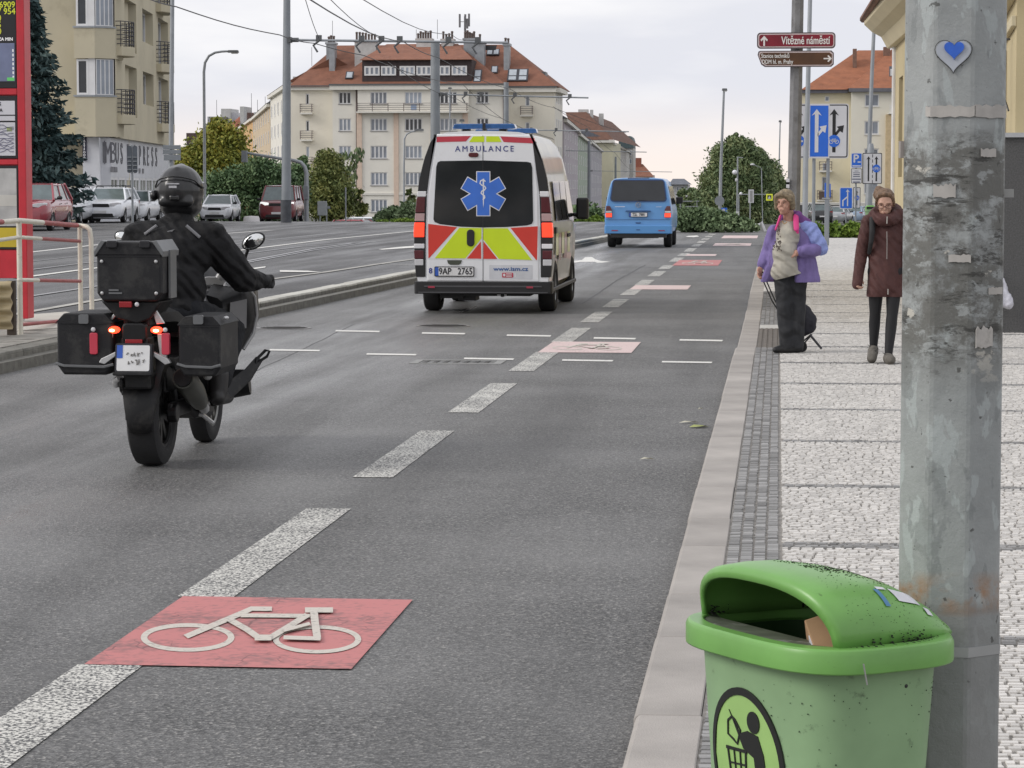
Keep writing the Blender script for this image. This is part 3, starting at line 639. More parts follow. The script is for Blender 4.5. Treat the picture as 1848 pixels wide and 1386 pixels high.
# ledge in front of the mouth, grimy seam
mb = MB(); rim = [p for p in sup(.19,.137, n=96) if p[1] < -.062]; rim.sort(key=lambda p: p[0])
mb.add([(x, y, ZR-.003) for x, y in rim]+[(x*.95, -.066, ZR-.008) for x, y in rim], [(k, k+1, len(rim)+k+1, len(rim)+k) for k in range(len(rim)-1)]); mb.build("ledge", mat("ledge_grime", (.11,.13,.09), .7, var=.3, vscale=20, dirt=.7, dcol=(.42,.41,.4), dscale=18, dth=.56), bt)
seam = sup(.189, .1365, n=96, e=2.9); seam = [p for p in seam if p[1] > -.09]
mb = MB(); rg = random.Random(4)
for k in range(2400):
    x, y = rg.choice(seam); s = rg.uniform(.0006, .0020)*(1.6 if rg.random() < .12 else 1); f = rg.uniform(.99, 1.075)
    mb.ball((x*f, y*f, ZR-.001+(rg.random()**4)*.016*(f < 1.03)), (s, s, s*.6), 5, 3)
mb.build("moss_line", mat("black_moss", (.012,.016,.01), .9), bt, kind='stuff')
# emblem on the front face (y < 0)
EM = mat("emblem_black", (.012,.013,.012), .45); EG = mat("emblem_lime", (.32,.52,.17), .45, var=.08, vscale=9)
def front_y(x, z):
    w = .18+(.192-.18)*(z-.7)/(ZR-.055-.7); d = .128+(.138-.128)*(z-.7)/(ZR-.055-.7); return -d*max(1-(abs(x)/w)**3.2, 0)**(1/3.2)
def onfront(mb, poly, off):
    n = len(poly); mb.add([(x, front_y(x, z)-off, z) for x, z in poly]+[(x, front_y(x, z)-off+.003, z) for x, z in poly], [tuple(range(n))]+[(k, (k+1)%n, n+(k+1)%n, n+k) for k in range(n)])
ez = .704; ex = -.006; ell = lambda a, b: [(ex+a*math.cos(2*PI*k/48), ez+b*math.sin(2*PI*k/48)) for k in range(48)]
mb = MB(); e1, e0 = ell(.100,.118), ell(.090,.106)
for k in range(48): onfront(mb, [e1[k], e1[(k+1)%48], e0[(k+1)%48], e0[k]], .003)
mb.build("emblem_ring", EM, bt)
mb = MB(); 
for k in range(-10, 10):
    x0, x1 = ex+.09*k/10, ex+.09*(k+1)/10; h0, h1 = [.106*math.sqrt(max(1-((x-ex)/.09)**2, 0)) for x in (x0, x1)]
    onfront(mb, [(x0, ez-h0), (x1, ez-h1), (x1, ez+h1), (x0, ez+h0)], .0012)
mb.build("emblem_disc", EG, bt)
mb = MB(); cc = lambda cx, cz, r: [(cx+r*math.cos(2*PI*k/20), cz+r*1.05*math.sin(2*PI*k/20)) for k in range(20)]
onfront(mb, cc(.022, ez+.068, .0165), .003)
KX_ = .86
for poly in ([(-.045,.078),(-.012,.045),(.012,.052),(.045,.048),(.06,.02),(.068,-.03),(.036,-.026),(.03,.012),(-.002,.022)], [(.035,-.03),(.068,-.034),(.07,-.1),(.052,-.095),(.04,-.1)]): onfront(mb, [(ex+x*KX_, ez+z) for x, z in poly], .003)
for L_, w in (([(-.055,-.022),(-.04,-.1)],.004),([(-.034,-.022),(-.026,-.1)],.003),([(-.014,-.022),(-.012,-.1)],.003),([(.004,-.02),(0,-.1)],.004),([(-.06,-.022),(.008,-.02)],.006),([(-.052,-.045),(.003,-.042)],.003),([(-.05,-.065),(.003,-.063)],.003),([(-.046,-.086),(.002,-.084)],.003),([(-.05,.022),(-.036,.03),(-.026,.026),(-.01,.012),(-.022,-.012),(-.034,-.006),(-.052,.0),(-.05,.022)],.0035)):
    for q in ribbon([(ex+x*KX_, ez+z+.038) for x, z in L_], w*.85): onfront(mb, list(q), .0032)
mb.build("emblem_figure", EM, bt)
# specks of dirt, a bolt hole and stickers on the right flank of body and hood
mb = MB(); rg = random.Random(9); body_d = sup(.1875,.1345, n=160)
for k in range(260):
    x, y = body_d[rg.randrange(0, 160)]; z = rg.gauss(.82, .04) if rg.random() < .7 else rg.uniform(.5, .9)
    if x < -.02 or z > ZR-.055: continue
    f = (.18+(.192-.18)*(z-.7)/(ZR-.055-.7))/.1875; s = rg.uniform(.0004, .001)*(1.7 if rg.random() < .08 else 1); mb.ball((x*f, y*f, z), (s, s, s*rg.uniform(.6, 1.8)), 5, 4)
mb.build("dirt_specks", mat("dirt_dark", (.03,.05,.025), .9), bt, kind='stuff')
mb = MB(); mb.ball((.186, .03, .842), (.004,.005,.005), 10, 8); mb.build("bolt_hole", EM, bt)
def hoodpt(y, t):
    i = max(0, min(len(st)-2, next((k for k in range(len(st)-1) if st[k+1][0] >= y), len(st)-2))); f = (y-st[i][0])/(st[i+1][0]-st[i][0]); w = st[i][1]+f*(st[i+1][1]-st[i][1]); h = st[i][2]+f*(st[i+1][2]-st[i][2]); c, s = math.cos(t), math.sin(t); e = 2/2.7
    return Vector((w*abs(c)**e*(1 if c > 0 else -1), y+.03-.03*s*.3, ZR-.004+h*abs(s)**e))
def hood_sticker(name, y0, y1, t0, t1, m, n=4):
    ctr = Vector((0, .02, ZR)); vs = [];
    for i in range(n+1):
        for j in range(n+1):
            p = hoodpt(y0+(y1-y0)*i/n, t0+(t1-t0)*j/n); vs.append(p+(p-ctr).normalized()*.0018)
    mb = MB(); mb.add(vs, [(i*(n+1)+j, i*(n+1)+j+1, (i+1)*(n+1)+j+1, (i+1)*(n+1)+j) for i in range(n) for j in range(n)]); return mb.build(name, m, bt)
WST = mat("sticker_white", (.66,.66,.70), .5, var=.06, vscale=60)
hood_sticker("white_sticker", .012, .058, .62, .90, WST); hood_sticker("blue_sticker", -.022, -.013, .50, .84, mat("sticker_blue", (.07,.2,.36), .5)); hood_sticker("paper_scrap", -.014, .004, .84, .90, WST); hood_sticker("paper_scrap", .062, .075, .42, .6, WST)
mb = MB(); rg = random.Random(12)
for k in range(1000):
    y, t = (rg.uniform(-.07, .09), rg.gauss(1.45, .13)) if k < 760 else (rg.uniform(-.1, .12), rg.uniform(.1, 1.2)); p = hoodpt(y, t); s = rg.uniform(.0004, .0011)*(1 if k < 760 else .6); mb.ball((p.x, p.y, p.z), (s, s*rg.uniform(1, 2.6), s*.7), 5, 4)
mb.build("hood_grime", mat("black_moss", (.012,.016,.01), .9), bt, kind='stuff')
mb = MB(); mb.tube([(.222,-.075,ZR-.02),(.2225,-.068,ZR-.052)], .0012, 5); mb.build("wire_tag", mat("steel", (.5,.5,.5), .35, .9), bt)
# strap round the post, belongs to the bin
mb = MB(); Mi = bt.matrix_basis.inverted(); bt_inv = BXF.inverted()
ring = octo(rr*1.035, a0); zz = .978-PZ
mb.loft([[bt_inv @ Vector((PX+x*q, PY+y*q, PZ+z)) for x, y in ring] for z, q in ((zz-.008,1),(zz+.008,1),(zz+.008,.985),(zz-.008,.985),(zz-.008,1))], cap=False); mb.build("strap", mat("galvanised_band", (.42,.43,.43), .5, .5, var=.2), bt)
ct = thing("cardboard_box", "brown cardboard scrap with a white label inside the bin's mouth", "cardboard", (0,0,0))
ct.matrix_world = BXF @ T(.105, -.045, ZR-.02, R(20), R(-28), R(-38))
mb = MB(); mb.box(-.05,.045,-.03,.03,-.05,.045); mb.build("box", mat("cardboard", (.40,.245,.135), .8, var=.08, vscale=25), ct, bevel=.002)
mb = MB(); mb.box(.01,.043,-.0315,-.03,-.03,.02); mb.build("paper_label", WST, ct)
# ================================================================ TRAM STOP: red information panel, railing, corrugated guard
RED = mat("panel_red", (.52,.025,.04), .4, var=.12, vscale=4, dirt=.3, dcol=(.25,.02,.03), dscale=5); PBLK = mat("panel_black", (.015,.015,.018), .35)
IY = 29.5
def lx(px): return W(px, 337, IY).x
def lz(py): return W(0, py, IY).z
ip = thing("information_panel", "red tram stop panel with display, timetable and map behind the railing", "information panel", (lx(48), IY, .17))
def ibox(name, px0, px1, py0, py1, y0, y1, m, bev=.004): mb = MB(); mb.box(lx(px0)-lx(48), lx(px1)-lx(48), y0, y1, lz(py1)-.17, lz(py0)-.17); return mb.build(name, m, ip, bevel=bev)
ibox("frame", -95, 47, -60, 502, .03, .20, RED, .01)
ibox("post", 34, 48, -60, 575, -.02, .24, RED, .01)
ibox("post", -95, -81, -60, 575, -.02, .24, RED, .01)
ibox("crossbar", -81, 33, 160, 171, -.01, .03, RED); ibox("crossbar", -81, 33, 288, 297, -.01, .03, RED); ibox("crossbar", -81, 33, 452, 502, -.012, .03, RED)
ibox("display", -80, 33, -60, 159, .0, .03, PBLK)
ibox("screen", -80, 30, 78, 147, -.008, 0, mat("screen_blue", (.13,.15,.24), .3, var=.2, vscale=6, emit=.22))
YLW = mat("led_yellow", (.42,.45,.03), .5, emit=.45)
mb = MB()
for txt, px, py in (("6 6909",12,9),("7 954",16,21),("0",3,33),("5",3,45),("0",3,57)):
    mb.text(txt, .098, T(lx(px)-lx(48), -.003, lz(py)-.17), .002, bold=.001, xs=.95)
mb.build("led_digits", YLW, ip)
mb = MB(); mb.text("ZA MIN", .05, T(lx(14)-lx(48), -.003, lz(71)-.17), .002, bold=.002); mb.build("lettering", mat("white_print", (.75,.75,.75), .5, emit=.15), ip)
mb = MB()
for k in range(7): mb.box(lx(26)-lx(48), lx(28.5)-lx(48), -.011, -.008, lz(139-8*k+3)-.17, lz(139-8*k-2)-.17)
mb.build("screen_digits", mat("white_print", (.75,.75,.75)), ip)
ibox("screen_status", 16, 29, 140, 146, -.011, -.008, mat("status_green", (.1,.45,.12), .4, emit=.3))
ibox("notice_frame", -80, 33, 173, 286, .0, .03, PBLK); PAPER = mat("notice_paper", (.62,.62,.66), .6, var=.04, vscale=3)
ibox("timetable", -78, 29, 182, 218, -.004, 0, PAPER); ibox("tram_map", -78, 29, 221, 281, -.004, 0, PAPER)
mb = MB(); rg = random.Random(2)
for k in range(12):
    py = 228+k*4; pts = [(lx(-10+6*j)-lx(48), -.006, lz(py+rg.uniform(-3, 3))-.17) for j in range(7)]; mb.tube(pts, .004, 4)
mb.build("map_lines", mat("map_ink", (.12,.12,.2), .6), ip)
mb = MB(); mb.text("5", .06, T(lx(2)-lx(48), -.006, lz(188)-.17), .001, bold=.002); mb.text("NA", .05, T(lx(1)-lx(48), -.006, lz(199)-.17), .001, bold=.002); mb.box(lx(-78)-lx(48), lx(29)-lx(48), -.006, -.004, lz(209)-.17, lz(207)-.17); mb.build("lettering", PBLK, ip)
ibox("map_legend", 14, 23, 229, 237, -.007, -.004, mat("legend_green", (.35,.42,.15), .6))
ibox("poster_frame", -80, 33, 299, 450, .0, .03, PBLK); ibox("poster", -78, 30, 304, 408, -.004, 0, mat("poster_grey", (.45,.45,.44), .35, var=.35, vscale=3)); ibox("poster_strip", -78, 30, 411, 446, -.004, 0, mat("poster_yellow", (.55,.42,.03), .5, var=.1))
ibox("poster_band", -78, 30, 352, 372, -.006, -.004, mat("poster_pale", (.55,.54,.5), .5, var=.1))
# railing
RWH = mat("railing_white", (.66,.63,.54), .5, var=.06, vscale=6, dirt=.55, dcol=(.28,.21,.13), dscale=14, dth=.6); RRD = mat("railing_red", (.32,.06,.06), .55, var=.2, vscale=10, dirt=.6, dcol=(.5,.42,.4), dscale=16, dth=.6)
rt = thing("railing", "red and white tubular railing along the edge of the tram stop", "railing", (0,0,0))
A = G(37,603,.18); B = G(146,571,.18); Cc = G(166,574,.18); A.z = B.z = Cc.z = .17
D = A+(A-B)*1.3; D.x -= .1; D.y = 22.5
zt = W(0, 398, A.y).z; ztB = W(0, 412, B.y).z
def rail(p, q, z0, z1, segs, r=.024, nm="rail"):
    P, Q = Vector((p.x, p.y, z0)), Vector((q.x, q.y, z1)); t = 0
    for f, red in segs:
        mb = MB(); mb.tube([P.lerp(Q, t), P.lerp(Q, f)], r, 10, cap=False); mb.build(nm, RRD if red else RWH, rt, smooth=40); t = f
def zA(py): return W(0, py, A.y).z
def zB(py): return W(0, py, B.y).z
for p, top in ((A, zA(398)), (B, zB(407))): mb = MB(); mb.tube([(p.x,p.y,.12),(p.x,p.y,top)], .028, 10); mb.build("post", RWH, rt, smooth=40)
mb = MB(); mb.tube([(B.x,B.y,zB(407)),(Cc.x-.05,Cc.y,zB(408)),(Cc.x-.015,Cc.y,zB(413)),(Cc.x,Cc.y,zB(430)),(Cc.x,Cc.y,.12)], .028, 10); mb.build("post", RWH, rt, smooth=60)
mb = MB(); mb.tube([(D.x,D.y,.12),(D.x,D.y,zA(398))], .028, 10); mb.build("post", RWH, rt, smooth=40)
rail(A, B, zA(398), zB(407), ((.36, 0), (.95, 1), (1, 0)), .027); rail(D, A, zA(402), zA(398), ((.5, 1), (.82, 1), (1, 0)), .027)
rail(A, B, zA(428), zB(435), ((.33, 0), (1, 1)), .02); rail(D, A, zA(437), zA(428), ((.6, 1), (1, 0)), .02)
rail(A, B, zA(505), zB(507), ((.28, 0), (1, 1)), .02); rail(A, B, zA(586), zB(575), ((1, 1),), .02)
mb = MB()
for p in (A, B): [mb.ball((p.x, p.y, z), .033, 8, 6) for z in ((zA(428), zA(505)) if p is A else (zB(435), zB(507)))]
mb.build("clamp", RWH, rt, smooth=60)
# corrugated guard in front of the first post
gt = thing("corrugated_guard", "weathered cream corrugated metal guard with a rounded end below the railing", "guard", (A.x, A.y-.25, 0))
prof = []
for k in range(33):
    t = k/32; prof.append((.045*math.sin(t*2*PI*4.0+.5), zA(592)+(zA(506)-zA(592))*t))
CRM = mat("guard_cream", (.56,.50,.33), .55, var=.12, vscale=6, dirt=.85, dcol=(.07,.065,.05), dscale=5, dth=.56)
mb = MB(); secs = [[(x, y+d, z) for d, z in prof] for x, y in ((-1.3,-1.9),(-.62,-.9),(-.16,-.05))]; mb.loft(secs, closed=False, cap=False); mb.build("beam", CRM, gt, smooth=60)
mb = MB(); secs = []
for k in range(7):
    a = PI*k/6-.6; secs.append([(-.16+.09*math.sin(a+.6)*1.2+.06*k/6, -.05+.12*(1-math.cos(a+.6))/2+.8*d, z) for d, z in prof])
mb.loft(secs, closed=False, cap=False); mb.build("rounded_end", mat("guard_tan", (.42,.34,.20), .6, var=.2, vscale=5, dirt=.5, dcol=(.2,.16,.1), dscale=7), gt, smooth=60)
mb = MB(); mb.box(-.1,-.02,.1,.18,.1,zA(506)); mb.build("bracket_post", mat("rusty_iron", (.06,.045,.035), .8), gt)
# ================================================================ BUILDINGS
def wp(mb, name, m, t, parent=None, **kw):
    """build a part whose mesh was written in world coordinates"""
    l = t.location; mb.v = [(v[0]-l.x, v[1]-l.y, v[2]-l.z) for v in mb.v]; return mb.build(name, m, parent or t, **kw)
def facade(mb, M, x0, x1, z0, z1, holes, depth=.18):
    """wall sheet with real openings; local x along the wall, z up, +y into the building"""
    xs = sorted({x0, x1, *[h[0] for h in holes], *[h[1] for h in holes]}); zs = sorted({z0, z1, *[h[2] for h in holes], *[h[3] for h in holes]})
    for i in range(len(xs)-1):
        for j in range(len(zs)-1):
            cx, cz = (xs[i]+xs[i+1])/2, (zs[j]+zs[j+1])/2
            if cx < x0 or cx > x1 or any(h[0] < cx < h[1] and h[2] < cz < h[3] for h in holes): continue
            mb.add([(xs[i],0,zs[j]),(xs[i+1],0,zs[j]),(xs[i+1],0,zs[j+1]),(xs[i],0,zs[j+1])], [(0,1,2,3)], M)
    for a, b, c, d in holes:
        mb.add([(a,0,c),(b,0,c),(b,0,d),(a,0,d),(a,depth,c),(b,depth,c),(b,depth,d),(a,depth,d)], [(0,1,5,4),(1,2,6,5),(2,3,7,6),(3,0,4,7)], M)
GLASS = mat("window_glass", (.23,.26,.305), .12, var=.25, vscale=.8, objrand=.5, spec=.7); GLASSD = mat("window_glass_dark", (.02,.024,.03), .12, var=.2, objrand=.4, spec=.6)
FRAMEW = mat("window_white", (.72,.72,.72), .5, var=.04)
WIN = {}
def window(t, M, a, b, c, d, n, depth=.18, fw=.07, glass=None, frame=None, sill=None, bars=(), thin=1.):
    w, h = round(b-a, 2), round(d-c, 2); k = (w, h, n, fw, (frame or FRAMEW).name, (glass or GLASS).name, bars, thin)
    if k not in WIN:
        q_ = .05*thin; mb = MB(); mb.box(0, w, -q_, q_, 0, fw); mb.box(0, w, -q_, q_, h-fw, h)
        for i in range(n+1):
            x = (w-fw)*i/n; q = fw*(1.5 if 0 < i < n else 1); mb.box(x-(q-fw)/2, x-(q-fw)/2+q, -q_*.96, q_*.96, fw, h-fw)
        for z in bars: mb.box(fw, w-fw, -q_*.9, q_*.9, h*z-fw*.4, h*z+fw*.4)
        g = MB(); 
        for i in range(n): g.box((w-fw)*i/n+fw, (w-fw)*(i+1)/n, -.005, .005, fw, h-fw)
        WIN[k] = (mb.mesh("window", frame or FRAMEW), g.mesh("pane", glass or GLASS))
    fm, gm = WIN[k]; o = bpy.data.objects.new("window", fm); COL.objects.link(o); o.parent = t
    o.matrix_local = Matrix.Translation(-t.location) @ M @ Matrix.Translation((a, depth-.06, c))
    p = bpy.data.objects.new("pane", gm); COL.objects.link(p); p.parent = o
    if sill is not None:
        s = MB(); s.box(-.08, w+.08, -depth-.02, -.04, -.07, -.0); so = s.build("sill", sill, o)
    return o
def roofmat(name, col, rows=3.2): 
    m = mat(name, col, .8, var=.16, vscale=1.2, dirt=.5, dcol=tuple(x*.6 for x in col), dscale=1.5, dth=.55); nt = m.node_tree; N = nt.nodes; L = nt.links
    w = N.new("ShaderNodeTexWave"); w.wave_type = 'BANDS'; w.bands_direction = 'Z'; w.inputs['Scale'].default_value = rows; w.inputs['Distortion'].default_value = .4; tc = N.new("ShaderNodeTexCoord"); L.new(tc.outputs['Object'], w.inputs['Vector'])
    b = N.new("ShaderNodeBump"); b.inputs['Strength'].default_value = .8; b.inputs['Distance'].default_value = .1; L.new(w.outputs[0], b.inputs['Height']); L.new(b.outputs[0], N["Principled BSDF"].inputs['Normal']); return m
CREAM = mat("plaster_cream", (.74,.70,.60), .85, var=.07, vscale=.4, dirt=.25, dcol=(.45,.4,.33), dscale=.8); CREAM2 = mat("plaster_ivory", (.76,.735,.665), .85, var=.05, vscale=.5, dirt=.2, dcol=(.5,.46,.38), dscale=.7)
PINKY = mat("plaster_peach", (.66,.52,.42), .85, var=.06); TRIM = mat("trim_white", (.7,.68,.62), .7, var=.05); TILE = roofmat("roof_tile_red", (.265,.112,.068)); TILE2 = roofmat("roof_tile_brown", (.19,.095,.065))
ZINC = mat("zinc_sheet", (.32,.34,.36), .5, .3, var=.15, vscale=1.5); SLATE = mat("slate_brown", (.05,.036,.036), .8, var=.25, vscale=3, bump=.5, bscale=4); PIPE = mat("downpipe", (.10,.07,.06), .5, var=.2); GUT = mat("gutter_grey", (.12,.125,.13), .5, .3)
CHIM = mat("chimney_render", (.50,.50,.49), .85, var=.12, vscale=1.5, dirt=.4, dcol=(.25,.24,.23), dscale=2); DARKB = mat("balcony_iron", (.12,.09,.09), .6, var=.2)
def hip(mb, e, rz, x0, x1, y0, y1, rx0, rx1, ry, t=0):
    mb.add([(x0,y0,e),(x1,y0,e),(x1,y1,e),(x0,y1,e),(rx0,ry,rz),(rx1,ry,rz)], [(0,1,5,4),(1,2,5),(2,3,4,5),(3,0,4),(3,2,1,0)])
# ---- the big cream corner house straight ahead
YB = 300.
def X(px, Y=YB): return W(px, 337, Y).x
def Z(py, Y=YB, px=800): return W(px, py, Y).z
mt = thing("apartment_building", "big cream corner apartment building with red hipped roof and long brown dormer behind the ambulance", "building", (X(750), YB, gz(YB)))
zb = gz(YB)-.5; ze = Z(153); zl = Z(153, 303)
I = Matrix.Identity(4)
def MY(Y): return Matrix.Translation((0, Y, 0))
rows = [(165.5,187),(213.5,236),(263,286),(311,334.5),(360,383)]
cols = {'a': (612,634,3), 'b': (669,699,4), 'c': (731,762,4), 'd': (794,825,4), 'e': (860,882,3)}
def cell(c, r, Y): return (X(c[0], Y), X(c[1], Y), Z(r[1], Y), Z(r[0], Y))
hC = [(cell(cols[k], r, YB-.6), cols[k][2]) for k in 'bcd' for r in rows]; hM1 = [(cell(cols['a'], r, YB), 3) for r in rows]; hM2 = [(cell(cols['e'], r, YB), 3) for r in rows]
door = (X(741, YB-.6), X(753, YB-.6), Z(198.5, YB-.6), Z(187, YB-.6))
bal_rows = [(168,188),(217,236.5),(264,284),(312,333)]
hL = [((X(552.5,303), X(559,303), Z(r[1],303), Z(r[0],303)), 1) for r in bal_rows]; hR = [((X(948,303), X(956,303), Z(r[1]+4,303), Z(r[0]+4,303)), 1) for r in bal_rows]
mb = MB(); facade(mb, MY(YB-.6), X(646,YB-.6), X(846,YB-.6), zb, ze-.35, [h for h, n in hC]); mb.box(X(646,YB-.6), X(846,YB-.6), YB-.3, YB-.29, zb, ze-.4)
mb.add([(X(646,YB-.6),YB-.6,zb),(X(646,YB-.6),YB,zb),(X(646,YB-.6),YB,ze),(X(646,YB-.6),YB-.6,ze)], [(0,1,2,3)]); mb.add([(X(846,YB-.6),YB-.6,zb),(X(846,YB-.6),YB,zb),(X(846,YB-.6),YB,ze),(X(846,YB-.6),YB-.6,ze)], [(3,2,1,0)])
facade(mb, MY(YB), X(601), X(646,YB-.6)-.002, zb, ze-.35, [h for h, n in hM1]); facade(mb, MY(YB), X(846,YB-.6)+.002, X(911), zb, ze-.35, [h for h, n in hM2])
mb.add([(X(601),YB,zb),(X(601),YB+3.2,zb),(X(601),YB+3.2,ze),(X(601),YB,ze)], [(0,1,2,3)]); mb.add([(X(911),YB,zb),(X(911),YB+3.2,zb),(X(911),YB+3.2,ze),(X(911),YB,ze)], [(3,2,1,0)])
mb.add([(X(646),YB+.35,zb),(X(601),YB+.35,zb),(X(601),YB+.35,ze),(X(646),YB+.35,ze)], [(0,1,2,3)]); mb.add([(X(846),YB+.35,zb),(X(911),YB+.35,zb),(X(911),YB+.35,ze),(X(846),YB+.35,ze)], [(0,1,2,3)])
wp(mb, "wall", CREAM2, mt)
mb = MB(); facade(mb, MY(303), X(525,303), X(601)+.01, zb, zl-.35, [h for h, n in hL]); facade(mb, MY(303), X(911)-.01, X(1001,303), zb, zl-.6, [h for h, n in hR])
mb.box(X(525,303), X(1001,303)-.4, 303.3, 314, zb, zl-.6)
wp(mb, "wall", CREAM, mt)
# side street front, with windows
ux = X(1001,303); sideM = Matrix.Translation((ux, 303, 0)) @ Matrix.Rotation(PI/2, 4, 'Z'); hS = [((a, a+1.3, Z(r[1],303), Z(r[0],303)), 2) for a in (2.2, 5.0, 8.0) for r in rows]
mb = MB(); facade(mb, sideM, 0, 11, zb, zl-.6, [h for h, n in hS], .15); wp(mb, "side_wall", CREAM2, mt)
SILL = mat("sill_grey", (.3,.29,.28), .6)
rg = random.Random(11)
for lst, Y, dp in ((hC, YB-.6, .18), (hM1, YB, .18), (hM2, YB, .18)):
    for h, n in lst: window(mt, MY(Y), *h, n, glass=GLASSD if rg.random() < .22 else GLASS, fw=.10, sill=SILL)
for h, n in hL+hR: window(mt, MY(303), *h, n, fw=.1, glass=GLASSD if rg.random() < .4 else GLASS)
for h, n in hS: window(mt, sideM, *h, n, depth=.1, fw=.09)
mb = MB(); mb.box(door[0]+.06, door[1]-.06, YB-.63, YB-.6, door[2], Z(187,YB-.6)-.05); wp(mb, "balcony_door", mat("door_blue", (.28,.36,.5), .4, var=.1), mt)
# cornices, eaves, plinth band, pilasters
for q in ((X(598), X(913), YB-.95, YB+.3, Z(162), Z(154)), (X(523,303), X(597), 302.6, 303.2, Z(162,303), Z(156,303)), (X(914), X(1004,303), 302.5, 303.2, Z(167,303), Z(159,303)), (ux, ux+.6, 303.2, 314, Z(167,303), Z(159,303)), (X(640), X(914), YB-.72, YB-.3, Z(352), Z(348))): mb = MB(); mb.box(*q); wp(mb, "cornice", TRIM, mt)
for a, b in ((646,655),(712.5,721),(779,788),(836.5,845.8)): mb = MB(); mb.box(X(a), X(b), YB-.75, YB-.605, zb, Z(203)); wp(mb, "pilaster", PINKY, mt)
mb = MB(); mb.box(X(597), X(914.5), YB-1.05, YB-.93, Z(154), Z(151.3)); mb.box(X(522,303), X(597), 302.45, 302.6, Z(156,303), Z(153.5,303)); mb.box(X(914.5), X(1005,303), 302.35, 302.5, Z(159,303), Z(156.5,303)); wp(mb, "gutter", GUT, mt)
mb = MB(); mb.tube([(X(642.5), YB-.9, Z(154)), (X(644.5), YB-.35, Z(160)), (X(644.8), YB-.12, Z(165)), (X(644.8), YB-.12, zb)], .11, 6); mb.tube([(X(908.5), YB-.9, Z(157)), (X(910), YB-.2, Z(163)), (X(910), YB-.12, zb)], .13, 6); wp(mb, "downpipe", PIPE, mt)
# roofs
mb = MB(); hip(mb, Z(156,303), Z(81,312), X(522,303), X(1006,303), 302.4, 322, X(610,312), X(919,312), 312); wp(mb, "roof", TILE2 if False else TILE, mt)
mb = MB(); e = Z(153.5); yd = YB-.3
mb.add([(X(595),YB-1,e),(X(914),YB-1,e),(X(826,309),309,Z(79.5,309)),(X(700,309),309,Z(79.5,309)),(X(595),313,e),(X(914),313,e)], [(0,1,2,3),(1,5,2),(4,0,3),(5,4,3,2)])
wp(mb, "front_roof", TILE, mt)
mb = MB(); mb.box(X(655,YB), X(852,YB), YB-.2, YB+6, Z(150), Z(107.5)); dm = wp(mb, "dormer", SLATE, mt)
mb = MB(); mb.add([(X(652),YB-.6,Z(107.3)),(X(854),YB-.6,Z(107.3)),(X(827,309),309,Z(79,309)),(X(699,309),309,Z(79,309)),(X(652),YB-.6,Z(108.5)),(X(854),YB-.6,Z(108.5))], [(0,1,2,3),(0,4,5,1)]); wp(mb, "dormer_roof", TILE, mt)
for a, b in ((659,686.5),(689,716),(722.5,750),(752.5,780),(785,813),(816,843.5)): window(mt, MY(YB-.2), X(a), X(b), Z(136), Z(119), 3, depth=.0, fw=.17)
SKYL = mat("skylight_glass", (.42,.46,.5), .1, spec=.8)
def skylight(px0, px1, py0, py1, Yf, k=1, split=False):
    z1, z0 = Z(py0, Yf+2), Z(py1, Yf); y0, y1 = Yf, Yf+(z1-z0)*1.05
    mb = MB(); a, b = X(px0, Yf), X(px1, Yf); mb.add([(a,y0,z0),(b,y0,z0),(b,y1,z1),(a,y1,z1),(a,y0-.15,z0+.12),(b,y0-.15,z0+.12),(b,y1-.15,z1+.12),(a,y1-.15,z1+.12)], [(4,5,6,7),(0,1,5,4),(1,2,6,5),(2,3,7,6),(3,0,4,7)]); o = wp(mb, "skylight", mat("skylight_frame", (.045,.045,.055), .5), mt)
    g = MB()
    for i in range(k):
        u0, u1 = a+(b-a)*(i+.14)/k, a+(b-a)*(i+.86)/k
        for f0, f1 in (((.08,.36),(.44,.93)) if split else ((.1,.9),)):
            g.add([(u, y0+(y1-y0)*f-.17, z0+(z1-z0)*f+.13) for u, f in ((u0,f0),(u1,f0),(u1,f1),(u0,f1))], [(0,1,2,3)])
    wp(g, "skylight_pane", SKYL, mt)
skylight(624, 638, 131, 142.5, 300.4); skylight(854, 868, 128, 150, 299.8, 1, True); skylight(886, 898, 122, 133.5, 305.3); skylight(915, 952, 127, 148, 303.4, 2, True); skylight(878, 901, 91.5, 101, 309.3, 2)
mb = MB(); mb.add([(X(878,309),307.6,Z(91,307.6)),(X(897,309),307.6,Z(91,307.6)),(X(899,309),307.9,Z(82,307.9)),(X(876,309),307.9,Z(82,307.9))], [(0,1,2,3)]); wp(mb, "roof_hatch", mat("hatch_black", (.02,.02,.022), .6), mt)
def chimney(px0, px1, py0, py1, Y, pots, m=CHIM, taper=0):
    mb = MB(); a, b = X(px0, Y), X(px1, Y); z0, z1 = Z(py1, Y), Z(py0, Y); mb.box(a, b, Y, Y+1.6, z0-1.5, z1-.25); mb.box(a-.12, b+.12, Y-.12, Y+1.72, z1-.25, z1); o = wp(mb, "chimney", m, mt)
    for k in range(pots):
        mb = MB(); x = a+(b-a)*(k+.5)/pots; h = rg.uniform(.45, .8); mb.tube([(x, Y+.5, z1), (x, Y+.5, z1+h)], .13, 7); mb.tube([(x, Y+.5, z1+h), (x, Y+.5, z1+h+.15)], [.2, .1], 7); wp(mb, "chimney_pot", PIPE, mt, o)
chimney(595, 605, 75, 112, 306, 2, ZINC); chimney(590, 597, 75, 92, 308, 1, ZINC); chimney(641, 679, 71, 116, 307, 7); chimney(752, 779, 69, 90, 307, 6); chimney(797, 818, 70, 90, 307.5, 4); chimney(837, 857, 69, 100, 307, 5, ZINC); chimney(857, 874, 75, 109, 306, 1, ZINC); chimney(909, 919, 79, 110, 306, 2, ZINC)
mb = MB(); mb.box(X(973,306), X(984,306), 306, 309, Z(150,306), Z(130,306)); wp(mb, "side_dormer", GUT, mt)
